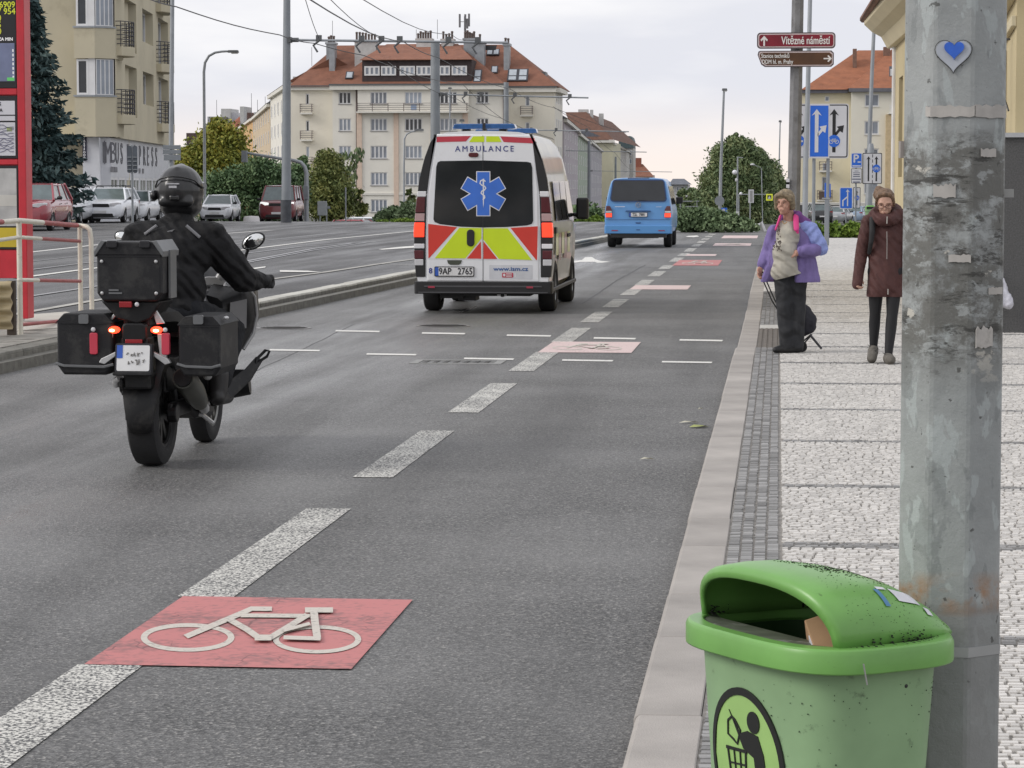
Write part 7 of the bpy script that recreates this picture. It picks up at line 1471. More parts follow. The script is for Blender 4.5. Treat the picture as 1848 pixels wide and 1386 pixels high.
for s in (-1, 1):
    o = vprism("tail_lamp", [(s*x, z) for x, z in ([(.735,.86),(.915,.86),(.925,1.0),(.905,1.18),(.80,1.18),(.745,1.08)][::s])], LDRK, .022, .05, .01); vprism("brake_lamp", [(s*x, z) for x, z in ([(.745,.865),(.915,.865),(.92,.975),(.745,.975)][::s])], mat("lamp_lit_soft", (.8,.06,.03), .3, emit=1.0, ecol=(1,.07,.03)), .030, .01, parent=o)
    vprism("white_lens", [(s*x, z) for x, z in ([(.75,.99),(.915,.99),(.915,1.04),(.75,1.04)][::s])], LCLR, .030, .01, parent=o)
vprism("tailgate_seam", [(-.91,.80),(.91,.80),(.91,.806),(-.91,.806)], mat("van_blue_dark", (.02,.05,.16), .4), .006, .01)
vprism("plate_ledge", [(-.36,1.025),(.36,1.025),(.34,1.05),(-.34,1.05)], mat("van_blue_dark", (.02,.05,.16), .4), .03, .04); plate_obj(vb, 0, -.032, .935, .50, .105, "TSL  7881", .11)
mb = MB(); 
for k in range(24): a0_, a1_ = 2*PI*k/24, 2*PI*(k+1)/24; mb.prism([(r*math.cos(a), 1.215+r*math.sin(a)) for r, a in ((.078,a0_),(.078,a1_),(.064,a1_),(.064,a0_))][::-1], -.03, -.005)
for q in ribbon([(-.05,1.262),(-.022,1.168),(0,1.225),(.022,1.168),(.05,1.262)], .013)+ribbon([(-.022,1.272),(0,1.235),(.022,1.272)], .013): mb.prism(q, -.028, -.005)
mb.build("emblem", CHR, vb); mb = MB(); mb.box(-.66,-.38,-.012,-.003,1.15,1.165); mb.box(.5,.66,-.012,-.003,1.15,1.16); mb.build("model_strip", SILV, vb)
mb = MB(); secs = []
for x in (-.955,-.93,-.7,0,.7,.93,.955): k = .06 if abs(x) > .94 else 0; secs.append([(x, -.06+k, z) for z in (.40,.46,.60,.635)]+[(x,.3,z) for z in (.635,.40)])
mb.loft(secs); mb.build("rear_bumper", VB, vb, bevel=.02)
mb = MB(); mb.box(-.78,.78,-.03,.4,.29,.40); mb.box(-.55,.55,.3,1,.27,.36); mb.tube([(-.15,.02,.3),(-.15,.6,.3)], .03, 8); mb.build("underbody", VBLK, vb)
for s in (-1, 1): mb = MB(); mb.box(s*.66-.09,s*.66+.09,-.068,-.058,.475,.50); mb.build("reflector", mat("reflector_red", (.35,.03,.06)), vb)
mb = MB(); mb.box(-.05,.05,-.068,-.0,.5,.52); mb.build("lock_cover", mat("van_blue_dark", (.02,.05,.16)), vb); vprism("tailgate_grip", [(-.08,.715),(.08,.715),(.06,.69),(-.06,.69)], mat("van_blue_dark", (.02,.05,.16)), .005, .01)
mb = MB(); mb.tube([(.0,-.02+vy(1.34),1.345),(.38,.0+vy(1.33),1.325)], .012, 5); mb.build("wiper", VBLK, vb)
for s in (-1, 1): wheel(vb, s*.80, .98, .33, .22); wheel(vb, s*.80, 3.98, .33, .22)
mb = MB()
for a, b in ((.45,1.55),(1.65,2.75),(2.85,3.75)): mb.add([(float(np.interp(z, [1.15,1.45,1.72],[.94,.893,.835])), y, z) for y, z in ((a,1.22),(b,1.22),(b-(.35 if b > 3 else 0),1.74),(a,1.74))], [(0,1,2,3)])
mb.build("side_window", CGL, vb)
for s in (1, -1): mb = MB(); mb.box(s*.93 if s > 0 else -1.13, 1.13 if s > 0 else -.93, 3.5, 3.62, 1.22, 1.42); mb.build("mirror", VBLK, vb, bevel=.03)
mb = MB(); mb.box(-.3,.3,.10,.16,1.955,1.972); mb.build("third_brake_light", LDRK, vb)
# ------------------------------------------------------------------ PARKED CARS
def car(label, cat, loc, rz, S, paint, name="parked_car", plate="", rails=False, glass=CGL2, group="parked cars", rear=False, dark_low=True, rim=RIM, headm=LCLR):
    t = thing(name, label, cat, loc, rz, group); L_, Wd, H, zb, belt, hoodz = S['L'], S['W']/2, S['H'], S.get('zb', .2), S['belt'], S['hood']
    y0, y1 = -L_/2, L_/2; wsb, rf, rr_, rwb = S['wsb'], S['rf'], S['rr'], S['rwb']; wl = [(y0+S['ro'], .36), (y1-S['fo'], .36)]; r = S.get('r', .32)
    ys = stations([y0, y0+.06, y0+.2, rwb, 0, wsb-.02, wsb+.15, y1-.7, y1-.3, y1-.12, y1-.04, y1], wl); secs = []
    for y in ys:
        top = float(np.interp(y, [y0, y0+.06, y0+.2, rwb+.3, wsb, wsb+.15, y1-.7, y1-.3, y1-.1, y1], [S['deck']-.14, S['deck']-.04, S['deck'], belt, belt, belt-.01, hoodz+.02, hoodz-.05, hoodz-.14, hoodz-.3])); wk = float(np.interp(y, [y0, y0+.06, y0+.25, y1-.5, y1-.12, y1], [.82, .92, 1, 1, .9, .72])); b = archz(y, zb, wl)
        if y > y1-.05 or y < y0+.03: b = max(b, .30)
        pts = [(0,b),(Wd*.86,b),(Wd*.955,max(b,zb+.12)),(Wd,max(b,top*.55)),(Wd*.985,max(b,top*.8)),(Wd*.93,top-.05),(Wd*.84,top),(Wd*.4,top+.018),(0,top+.025)]; p = [(x*wk, y, z) for x, z in pts]; secs.append(p+[(-x, yy, z) for x, yy, z in p[-2:0:-1]])
    mb = MB(); mb.loft(secs); mb.build("body", paint, t, smooth=45)
    wb, wr = Wd*.90, Wd*S.get('rw', .70); zr = H-.035; zbt = belt-.02
    B = [(-wb,rwb,zbt),(wb,rwb,zbt),(wb,wsb,zbt-.02),(-wb,wsb,zbt-.02)]; Tt = [(-wr,rr_,zr),(wr,rr_,zr),(wr*.96,rf,zr),(-wr*.96,rf,zr)]
    def lerp(a, b, f): return tuple(a[i]+(b[i]-a[i])*f for i in range(3))
    for nm, i, j in (("rear_window",0,1),("windscreen",3,2)): mb = MB(); mb.add([B[i],B[j],Tt[j],Tt[i]], [(0,1,2,3)]); mb.build(nm, glass, t)
    spl = S.get('split', (.0,.36,.70,1.)); pil = MB()
    for a, b in ((1,2),(0,3)):
        for k in range(len(spl)-1):
            mb = MB(); q = [lerp(B[a],B[b],spl[k]),lerp(B[a],B[b],spl[k+1]),lerp(Tt[a],Tt[b],spl[k+1]),lerp(Tt[a],Tt[b],spl[k])]; mb.add(q, [(0,1,2,3)]); mb.build("side_window", glass, t)
        for k in (1, 2): pil.tube([lerp(B[a],B[b],spl[k]), lerp(Tt[a],Tt[b],spl[k])], .035, 5)
        pil.tube([B[a],Tt[a]], [.075,.06], 6); pil.tube([B[b],Tt[b]], [.05,.045], 6); pil.tube([lerp(B[a],B[b],k/6) for k in range(7)], .025, 5)
    pil.build("pillar", paint, t, smooth=60)
    mb = MB(); rs_ = []
    for y, wk2, dz in ((rr_-.06,.96,-.02),(rr_+.15,1.0,.02),((rr_+rf)/2,1.02,.04),(rf-.1,1.0,.025),(rf+.04,.95,-.015)):
        w_ = wr*wk2+.03; pts = [(-w_,zr-.05),(-w_*.94,zr),(-w_*.6,zr+dz*.7),(0,zr+dz),(w_*.6,zr+dz*.7),(w_*.94,zr),(w_,zr-.05)]; rs_.append([(x, y, z) for x, z in pts]+[(w_*.9,y,zr-.06),(-w_*.9,y,zr-.06)])
    mb.loft(rs_); mb.build("roof", paint, t, smooth=50)
    if rails:
        for s in (-1, 1): mb = MB(); mb.tube([(s*wr*.98,rr_+.1,zr+.0),(s*wr*.98,rr_+.2,zr+.07),(s*wr*.96,rf-.35,zr+.07),(s*wr*.96,rf-.25,zr)], .02, 6); mb.build("roof_rail", VBLK, t)
        mb = MB(); mb.box(-wr, wr, rr_+.45, rr_+.52, zr+.08, zr+.12); mb.box(-wr, wr, rf-.6, rf-.53, zr+.08, zr+.12); mb.build("roof_bar", CHR if rails == 2 else VBLK, t)
    for x, y in ((Wd-.11, y0+S['ro']), (-Wd+.11, y0+S['ro']), (Wd-.11, y1-S['fo']), (-Wd+.11, y1-S['fo'])): wheel(t, x, y, r, .2, rim)
    for s in (-1, 1):
        mb = MB(); mb.ball((s*(Wd+.07), wsb-.25, belt+.06), (.10,.06,.07), 10, 8); mb.box(s*(Wd-.1), s*(Wd+.02), wsb-.28, wsb-.22, belt-.01, belt+.04); mb.build("mirror", S.get('mirr', VBLK), t, smooth=50)
        hz = hoodz-.16; mb = MB(); mb.loft([[(s*Wd*a, y1-d, z) for z in (hz-.07*g, hz+.07*g)]+[(s*Wd*a, y1-d-.12, z) for z in (hz+.09*g, hz-.07*g)] for a, d, g in ((.42,.005,.7),(.62,.035,1),(.80,.13,1.15),(.90,.28,1.0))]); mb.build("headlight", headm, t, bevel=.01)
        mb = MB(); tz = S['deck']-.18; mb.loft([[(s*Wd*a, y0+d, z) for z in (tz-.12, tz+.12)]+[(s*Wd*a, y0+d+.1, z) for z in (tz+.12, tz-.12)] for a, d in ((.66,.0),(.84,.03),(.955,.16))]); mb.build("tail_lamp", LRED, t, bevel=.01)
        mb = MB(); mb.box(s*Wd-.005, s*Wd+.012, -.05, .1, belt-.16, belt-.13); mb.box(s*Wd-.005, s*Wd+.012, -1.0, -.85, belt-.15, belt-.12); mb.build("door_handle", VBLK if S.get('dkh') else paint, t)
    mb = MB(); mb.prism([(-Wd*.42,hoodz-.26),(-Wd*.38,hoodz-.12),(Wd*.38,hoodz-.12),(Wd*.42,hoodz-.26)][::-1], y1-.05, y1+.012, None); mb.build("grille", VBLK, t, bevel=.01)
    mb = MB(); mb.prism([(-Wd*.62,.25),(-Wd*.56,.40),(Wd*.56,.40),(Wd*.62,.25)][::-1], y1-.05, y1+.01); mb.build("lower_intake", VBLK, t, bevel=.01)
    mb = MB(); mb.box(-.26,.26,y1+.008,y1+.02,.42,.53); mb.build("licence_plate", PLATE, t); mb = MB(); mb.box(-.26,.26,y0-.012,y0+.0,.55,.66); mb.build("licence_plate", PLATE, t)
    mb = MB(); mb.box(-Wd*.84, Wd*.84, y0+.1, y1-.15, zb-.03, zb+.2); mb.build("underbody", VBLK, t)
    return t
WAGON = dict(L=4.8, W=1.84, H=1.5, belt=.98, hood=.93, deck=.98, wsb=.95, rf=.15, rr=-1.95, rwb=-2.25, ro=1.05, fo=.92, split=(0,.26,.62,1.), rw=.70)
HATCH = dict(L=3.95, W=1.70, H=1.45, belt=.95, hood=.9, deck=.97, wsb=.95, rf=.2, rr=-1.45, rwb=-1.8, ro=.65, fo=.80, split=(0,.24,.6,1.))
SUV = dict(L=4.4, W=1.84, H=1.66, belt=1.08, hood=1.04, deck=1.08, wsb=.85, rf=.1, rr=-1.7, rwb=-2.05, ro=.85, fo=.9, r=.35, split=(0,.22,.60,1.), zb=.26, dkh=True)
MPV = dict(L=4.6, W=1.92, H=1.9, belt=1.12, hood=1.10, deck=1.1, wsb=1.45, rf=.75, rr=-2.1, rwb=-2.25, ro=.85, fo=.85, r=.34, split=(0,.34,.68,1.), rw=.78)
PW_ = mat("paint_white", (.80,.82,.86), .28, coat=.5, var=.03); PRD = mat("paint_red", (.30,.035,.05), .22, coat=.8, var=.05); PMR = mat("paint_maroon", (.16,.02,.025), .28, coat=.5, var=.05); PSV = mat("paint_silver", (.40,.42,.44), .3, .4, coat=.4); PBK = mat("paint_black", (.02,.021,.024), .2, coat=.7); PLB = mat("paint_iceblue", (.28,.36,.46), .3, .2, coat=.4)
def at_px(px, py, Y): v = W(px, py, Y); return (v.x, Y, v.z)
PB = PI      # nose towards the viewer
def hz(Y): return float(np.interp(Y, [0,92,113,119,139,142,150], [.195,.195,.2,.15,-.14,-.2,-.38])) if Y < 150 else gz(Y)
def on(px, Y, dz=0.): return (W(px, 337, Y).x, Y, hz(Y)+dz)
car("red compact SUV parked behind the red panel, first in the row", "car", on(64, 91.5), PB+R(3), SUV, PRD)
car("white estate car with dark headlamps, second in the row beside the red SUV", "car", on(119, 108), PB+R(4), WAGON, PW_, rails=1, headm=mat("lamp_dark", (.12,.13,.15), .15, coat=.5))
car("white estate car with black grille and silver roof bars, third in the row", "car", on(199, 111.5), PB+R(4), WAGON, PW_, rails=2)
car("white estate mostly hidden behind the silver roof-barred one", "car", on(246, 126), PB+R(2), WAGON, mat("paint_white_grey", (.72,.74,.77), .3, coat=.4, var=.05))
car("white small hatchback parked by the shrubs right of the rider's helmet", "car", on(397, 139), PB+R(3), HATCH, PW_)
car("dark red people carrier with its lamps lit behind the tram mast", "van", on(508, 136), PB+R(4), MPV, PMR, headm=mat("lamp_on", (.8,.8,.78), .2, emit=.8))
car("red car of which only the roof shows above the tram strip", "car", on(653, 152, -1.2), PB+R(75), HATCH, PRD)
car("white car behind the red roof left of the low hedge", "car", on(674, 156, -1.05), PB+R(80), HATCH, PW_)
car("black car with pale rear window parked behind the hedge beside the lamp poles", "car", on(1476, 221), R(10), SUV, PBK)
car("silver hatchback with red tail lamps between the black and the ice-blue car", "car", on(1516, 226), R(-14), HATCH, PSV)
car("ice-blue car parked right of the silver hatchback", "car", on(1547, 236), R(-12), HATCH, PLB)
v = W(1395, 408, 104); t = thing("bent_tube_frame", "pale bent tube frame lying at the right end of the island hedge", "metal frame", (v.x, 104, 0)); mb = MB(); z0 = 0; P = [W(px, py, 104)-t.location for px, py in ((1360,406),(1371,405.5),(1374,400),(1381,417))]; mb.tube(P, .05, 7); mb.tube([P[0], (P[0].x,0,0)], .03, 6); mb.tube([P[3], (P[3].x+.05,0,0)], .045, 6); mb.build("frame", SPALE, t)
# ================================================================ MOTORCYCLE AND RIDER
MBK = mat("case_black", (.013,.013,.015), .6, spec=.35, dirt=.55, dcol=(.05,.049,.047), dscale=7, dth=.5, var=.12, vscale=8, bump=.25, bscale=180); MPL = mat("bike_black_plastic", (.008,.008,.009), .45, spec=.35, dirt=.5, dcol=(.045,.042,.038), dscale=9, dth=.52, var=.15, vscale=10); ALU = mat("bracket_alu", (.55,.55,.55), .35, .6); MGR = mat("fairing_grey", (.16,.16,.165), .35, .3, coat=.4); SMK = mat("screen_pale", (.45,.46,.48), .2, coat=.4, var=.3, vscale=12); GRYP = mat("case_edge_grey", (.16,.165,.17), .45, .3, var=.15)
mo = thing("motorcycle", "black touring motorcycle with a top case, two side cases and red rear lights lit", "motorcycle", (-3.845, 16.07, 0)); 
wheel(mo, 0, 0, .325, .185, mat("moto_rim", (.05,.05,.05), .4, .6), 10, name="rear_wheel"); wheel(mo, .0, 1.53, .305, .125, mat("moto_rim_front", (.22,.22,.21), .35, .7), 10, name="front_wheel")
mb = MB(); secs = []
for k in range(13):
    a = R(58+12.5*k*.92); r = .352; w = .115 if k < 9 else .115-.012*(k-8); c, s = math.cos(a), math.sin(a); rr2 = r-.02; secs.append([(-w, c*(r-.06), .325+s*(r-.06)), (-w, c*r*.985, .325+s*r*.985), (-w*.6, c*(r+.012), .325+s*(r+.012)), (w*.6, c*(r+.012), .325+s*(r+.012)), (w, c*r*.985, .325+s*r*.985), (w, c*(r-.06), .325+s*(r-.06))])
mb.loft(secs, closed=False, cap=False); o = mb.build("rear_mudguard", MPL, mo, smooth=40); md = o.modifiers.new("s", 'SOLIDIFY'); md.thickness = .006
mb = MB(); mb.box(-.125,-.10,-.02,.5,.30,.37); mb.box(.10,.135,-.05,.55,.29,.39); mb.tube([(.1,0,.325),(.16,0,.325)], .06, 14); mb.box(-.16,-.12,-.06,.08,.28,.40); mb.tube([(-.13,-.1,.5),(-.145,-.13,.44)], .022, 8); mb.build("swingarm", MPL, mo, bevel=.012)
mb = MB(); mb.box(-.085,.085,-.40,.05,.50,.60); mb.box(-.10,.10,-.05,.35,.45,.66); mb.prism([(-.10,.60),(.10,.60),(.085,.82),(-.085,.82)][::-1], -.44, -.30); mb.box(-.11,-.08,-.43,-.36,.505,.57); mb.build("tail_carrier", MPL, mo, bevel=.015)
mb = MB(); mb.tube([(-.10,-.42,.57),(-.125,-.40,.555),(-.135,-.38,.52)], .022, 8); mb.build("axle_bobbin", ALU, mo, smooth=50)
plate_obj(mo, 0.005, -.50, .695, .20, .155, "", rx=R(-10), eu=False)
mb = MB(); Mp = T(.005,-.50,.695,R(-10)); mb.box(-.10,-.065,-.0065,-.004,.0,.0775,Mp); mb.build("plate_band", EUB, mo)
mb = MB(); rg = random.Random(5)
for z, s in ((.022,.034),(-.022,.045)):
    for k in range(5): x = -.035+.022*k+(.01 if z < 0 else 0); mb.tube([Mp @ Vector((x+rg.uniform(-.007,.007), -.0062, z+rg.uniform(-s, s)*.4)) for _ in range(4)], .0035, 4)
mb.build("smudged_number", mat("smudge_grey", (.18,.17,.16), .6), mo)
mb = MB(); mb.prism([(-.115,-.105),(.125,-.105),(.125,-.085),(-.115,-.085)][::-1], -.02, .02, T(0,-.50,.695,R(-10))); mb.box(-.11,.12,.008,.03,-.1,.09, Mp); mb.build("plate_holder", MPL, mo, bevel=.004)
mb = MB(); mb.prism(rrect(-.075,.075,.79,.905,.03), -.46, -.30); mb.build("tail_lamp_housing", MPL, mo, bevel=.012)
mb = MB(); mb.box(-.052,.052,-.468,-.455,.782,.806); mb.build("reflector", LRED, mo, bevel=.003)
for s, x in ((-1, -.125), (1, .135)):
    mb = MB(); mb.ball((x, -.44, .862), (.036,.045,.022), 14, 10); mb.build("brake_lamp", mat("moto_lamp_lit", (1,.06,.02), .3, emit=3.2, ecol=(1,.05,.02)), mo, smooth=60); mb = MB(); mb.ball((x+.004*s, -.475, .86), (.018,.018,.009), 10, 8); mb.build("lamp_core", mat("moto_lamp_core", (1,.8,.4), .3, emit=9., ecol=(1,.62,.22)), mo)
    mb = MB(); mb.prism([(x+s*.015-.022,.895),(x-s*.03,.975),(x-s*.005,.98),(x+s*.045,.90)][::(1 if s < 0 else -1)], -.42, -.40); mb.prism(([(x+s*.005,.84),(x+s*.055,.84),(x+s*.062,.675),(x+s*.022,.675)])[::(-1 if s > 0 else 1)], -.45, -.42); mb.prism(([(x+s*.075,.69),(x-s*.02,.735),(x-s*.02,.71),(x+s*.055,.655),(x+s*.09,.665)])[::(-1 if s > 0 else 1)], -.47, -.43); mb.build("case_bracket", ALU, mo, bevel=.004)
    mb = MB(); xr = x+s*.12-(.06 if s > 0 else .0); mb.prism(rrect(xr-.024, xr+.024, .715, .845, .012), -.475, -.44); mb.build("side_reflector", mat("reflector_bright", (.58,.05,.085), .35, coat=.4), mo, bevel=.004)
    mb = MB(); mb.ball((xr, -.475, .865), (.014,.01,.014), 10, 8); mb.build("screw", SPALE, mo)
def moto_case(name, x0, x1, y0, y1, z0, z1, ch, lid, label=None):
    mb = MB(); c = ch
    sec = [(x0+c*.8,z0),(x1-c*.8,z0),(x1,z0+c*1.1),(x1,z1-c),(x1-c,z1),(x0+c,z1),(x0,z1-c),(x0,z0+c*1.1)]
    mb.loft([[(x+(cx-x)*q, y, z+(cz-z)*q) for x, z in sec] for cx, cz in [((x0+x1)/2, (z0+z1)/2)] for y, q in ((y0,.05),(y0+.02,0),(y1-.03,0),(y1,.08))]); o = mb.build(name, MBK, mo, bevel=.008)
    mb = MB(); mb.loft([[(x*1+(x-(x0+x1)/2)*.025, y, z) for x, z in ((x0,z1-lid),(x1,z1-lid),(x1,z1-c),(x1-c,z1+.006),(x0+c,z1+.006),(x0,z1-c))] for y in (y0-.006, y1+.004)]); mb.build("lid", MBK, o, bevel=.008)
    mb = MB(); mb.box(x0+.01, x1-.01, y0-.004, y1, z1-lid-.006, z1-lid); mb.build("lid_seam", PBLK, o); return o
tc_ = moto_case("top_case", -.215, .185, -.50, -.11, 1.035, 1.385, .045, .075)
for s, x in ((-1,-.215),(1,.185)):
    mb = MB(); a, b_ = x, x-s*.06; mb.prism([(a-s*-.008,1.30),(b_,1.395),(b_+s*.03,1.402),(a+s*.012,1.335)][::(1 if s < 0 else -1)], -.512, -.09); mb.build("corner_guard", GRYP, tc_, bevel=.004)
    mb = MB(); mb.prism(rrect(x-s*.10-.032, x-s*.10+.032, 1.355, 1.40, .01), -.525, -.48); mb.build("latch", PBLK, tc_, bevel=.006)
    for z in (1.275, 1.085): mb = MB(); mb.ball((x-s*.035, -.508, z), (.011,.008,.011), 8, 6); mb.build("screw", ALU, tc_)
mb = MB(); mb.box(-.14,-.08,-.504,-.50,1.098,1.108); mb.box(-.14,-.06,-.504,-.50,1.08,1.09); mb.build("case_badge", GRYP, tc_)
mb = MB(); mb.box(.192,.205,-.36,-.20,1.05,1.34); mb.build("side_strap", GRYP, tc_)
mb = MB(); mb.prism([(-.20,1.035),(.17,1.035),(.10,.93),(.02,.90),(-.10,.93)][::-1], -.46, -.12); mb.box(-.08,.08,-.4,.2,.88,.94); mb.build("rack_plate", MPL, mo, bevel=.01)
mb = MB(); mb.box(-.075,-.0,-.515,-.49,1.0,1.035); mb.build("top_reflector", LRED, mo, bevel=.004); mb = MB(); mb.ball((.03,-.50,1.018), (.014,.01,.014), 8, 6); mb.build("screw", SPALE, mo)
lc = moto_case("side_case", -.475, -.13, -.46, .05, .59, .955, .05, .05); rc = moto_case("side_case", .27, .525, -.46, .10, .585, .94, .045, .05)
for o, x0, x1 in ((lc, -.475, -.13), (rc, .27, .525)):
    mb = MB(); mb.tube([(x0-.006,-.465,.66),(x0+.05,-.475,.645),(x1-.05,-.475,.64),(x1+.004,-.465,.655)], .009, 6); mb.build("guard_bar", GRYP, o); mb = MB(); mb.prism(rrect((x0+x1)/2-.03,(x0+x1)/2+.03,.90,.955,.01), -.485, -.46); mb.build("latch", GRYP, o)
    mb = MB(); mb.ball((x1-.03 if x0 < 0 else x1+.005,-.30,.93), (.018,.03,.012), 8, 6); mb.build("lock", ALU, o)
# frame, seat, tank, fairing
mb = MB(); mb.loft([[(-w,y,z-.07),(w,y,z-.07),(w*1.05,y,z-.01),(w*.6,y,z+.02),(-w*.6,y,z+.02),(-w*1.05,y,z-.01)] for y, w, z in ((-.25,.11,.97),(.05,.15,.96),(.2,.17,.90),(.45,.17,.87),(.65,.12,.90))]); mb.build("seat", mat("seat_vinyl", (.02,.02,.021), .5, bump=.2, bscale=150), mo, smooth=60)
mb = MB(); mb.loft([[(-w,y,z0),(w,y,z0),(w*1.1,y,(z0+z1)/2),(w*.7,y,z1),(-w*.7,y,z1),(-w*1.1,y,(z0+z1)/2)] for y, w, z0, z1 in ((.62,.14,.70,.93),(.8,.20,.66,1.03),(1.0,.22,.66,1.05),(1.2,.17,.72,1.05))]); mb.build("tank", MGR, mo, smooth=60)
for s in (-1, 1):
    mb = MB(); mb.loft([[(s*x,y,z) for x, z in ((.16,z0),(xo*.8,z0),(xo,(z0*.6+z1*.4)),(xo*.97,z1-.03),(xo*.85,z1),(.16,z1+.02))] for y, xo, z0, z1 in ((.86,.27,.74,1.0),(.98,.37,.70,1.05),(1.12,.43,.66,1.07),(1.3,.42,.70,1.08),(1.5,.26,.78,1.06))]); mb.build("side_fairing", MPL, mo, smooth=50)
    mb = MB(); mb.add([(s*.30,.895,.80),(s*.395,1.0,.80),(s*.40,1.0,.99),(s*.31,.90,.97)], [(0,1,2,3)] if s < 0 else [(3,2,1,0)]); mb.v = [(x, y-.018, z) for x, y, z in mb.v]; mb.build("fairing_inset", MGR, mo)
    mb = MB(); mb.tube([(s*.40,1.02,1.06),(s*.435,1.06,1.0),(s*.445,1.08,.88),(s*.425,1.06,.76),(s*.37,1.0,.66)], .012, 8); mb.build("fairing_edge", mat("edge_silver", (.3,.3,.3), .4, .4), mo, smooth=60)
    mb = MB(); mb.tube([(s*.12,.92,.42),(s*.42,.95,.45)], [.115,.085], 12); mb.build("cylinder_head", MPL, mo, smooth=50)
    mb = MB(); pts = [(s*.24,.60,.36),(s*.34,.74,.41),(s*.43,.88,.50),(s*.49,.96,.60)]; mb.loft([[(x+s*.0,y-.02,z-.032*k),(x+s*.015,y,z-.036*k),(x-s*.02,y+.02,z+.036*k),(x-s*.03,y,z+.04*k)] for (x, y, z), k in zip(pts, (1.2,1.15,.9,.35))]); mb.build("leg_guard", MPL, mo, smooth=50)
    mb = MB(); q = [(s*.465,.93,.57),(s*.53,.98,.615),(s*.545,.99,.65),(s*.52,.98,.655),(s*.47,.94,.60)]; mb.tube(q+q[:1], .010, 6); mb.build("guard_loop", MPL, mo, smooth=60)
mb = MB(); mb.loft([[(-w,y,z0),(w,y,z0),(w,y,z1),(-w,y,z1)] for y, w, z0, z1 in ((.35,.12,.34,.75),(.6,.16,.24,.76),(1.0,.17,.22,.72),(1.2,.12,.32,.76))]); mb.build("engine_block", MPL, mo, bevel=.03)
mb = MB(); mb.tube([(.19,.62,.30),(.22,.45,.33),(.235,.30,.42)], .035, 8); mb.build("exhaust_pipe", ALU, mo, smooth=60); mb = MB(); mb.tube([(.205,.42,.36),(.215,.2,.44),(.225,-.08,.535),(.225,-.14,.55)], [.055,.075,.076,.066], 14); mb.build("muffler", mat("muffler_steel", (.10,.10,.085), .4, .5, var=.3), mo, smooth=50); mb = MB(); mb.tube([(.225,-.142,.55),(.225,-.16,.555)], [.056,.054], 14); mb.build("muffler_cap", MPL, mo)
mb = MB(); mb.ball((.335,.06,.555), (.03,.02,.03), 12, 8); mb.build("peg_bracket", ALU, mo); mb = MB(); mb.tube([(-.30,.58,.37),(.30,.58,.37)], .018, 8); mb.build("foot_peg", MPL, mo)
mb = MB(); mb.tube([(-.075,1.53,.305),(-.085,1.28,.88),(-.08,1.22,1.08)], .028, 8); mb.tube([(.075,1.53,.305),(.085,1.28,.88),(.08,1.22,1.08)], .028, 8); mb.build("front_fork", ALU, mo, smooth=60); mb = MB(); secs = []
for k in range(9): a = R(20+16*k); secs.append([(x, 1.53+math.cos(a)*r, .305+math.sin(a)*r) for x, r in ((-.075,.30),(-.06,.325),(.06,.325),(.075,.30))])
mb.loft(secs, closed=False, cap=False); mb.build("front_mudguard", MPL, mo, smooth=50)
mb = MB(); mb.tube([(.0,.62,.30),(.18,.62,.26),(.22,.72,.20)], .015, 6); mb.tube([(.03,.5,.28),(.22,.9,.34)], .018, 6); mb.build("stand_linkage", ALU, mo)
mb = MB(); mb.tube([(-.50,1.02,1.10),(-.38,1.08,1.12),(-.12,1.16,1.10),(.12,1.16,1.10),(.38,1.08,1.12),(.52,1.0,1.10)], .016, 8); mb.build("handlebar", MPL, mo, smooth=60); mb = MB(); mb.tube([(.40,1.07,1.12),(.54,.99,1.10)], .019, 8); mb.tube([(-.40,1.07,1.12),(-.54,.99,1.10)], .019, 8); mb.build("grip", RUB, mo)
mb = MB(); mb.loft([[(-w,y,z),(-w*.6,y+.03,z+.01),(0,y+.05,z+.015),(w*.6,y+.03,z+.01),(w,y,z),(w*.55,y+.02,z),(0,y+.035,z+.0),(-w*.55,y+.02,z)] for y, w, z in ((1.40,.26,1.0),(1.32,.24,1.15),(1.22,.20,1.30))]); mb.build("windscreen", SMK, mo, smooth=60)
mb = MB(); mb.loft([[(x,y,z) for x, z in ((.20,z0),(.36,z0+.02),(.38,z1),(.24,z1+.03))] for y, z0, z1 in ((1.06,1.03,1.07),(1.18,1.04,1.10),(1.36,1.0,1.09))]); mb.build("deflector", SMK, mo, bevel=.01); mb = MB(); mb.box(.10,.30,1.08,1.14,1.075,1.13); mb.tube([(.2,1.06,1.12),(.25,1.05,1.2),(.235,1.05,1.27)], [.03,.025,.01], 8); mb.build("cockpit_switches", ALU, mo, bevel=.012)
for s, mx, mz in ((1,.43,1.365),(-1,-.42,1.375)):
    mb = MB(); mb.tube([(s*.34,1.09,1.13),(s*.37,1.10,1.27),(mx-s*.03,1.08,mz-.03)], .011, 7); mb.build("mirror_stalk", MPL, mo, smooth=60)
    mb = MB(); mb.ball((0,0,0), (.085,.03,.052), 18, 10, T(mx,1.06,mz,0,R(-28*s),0)); o = mb.build("mirror", MPL, mo, smooth=60); mb = MB(); mb.ball((0,-.016,0), (.074,.018,.043), 18, 10, T(mx,1.06,mz,0,R(-28*s),0)); mb.build("mirror_glass", mat("mirror_glass", (.75,.76,.75) if s > 0 else (.6,.6,.6), .04, 1.), o, smooth=60)
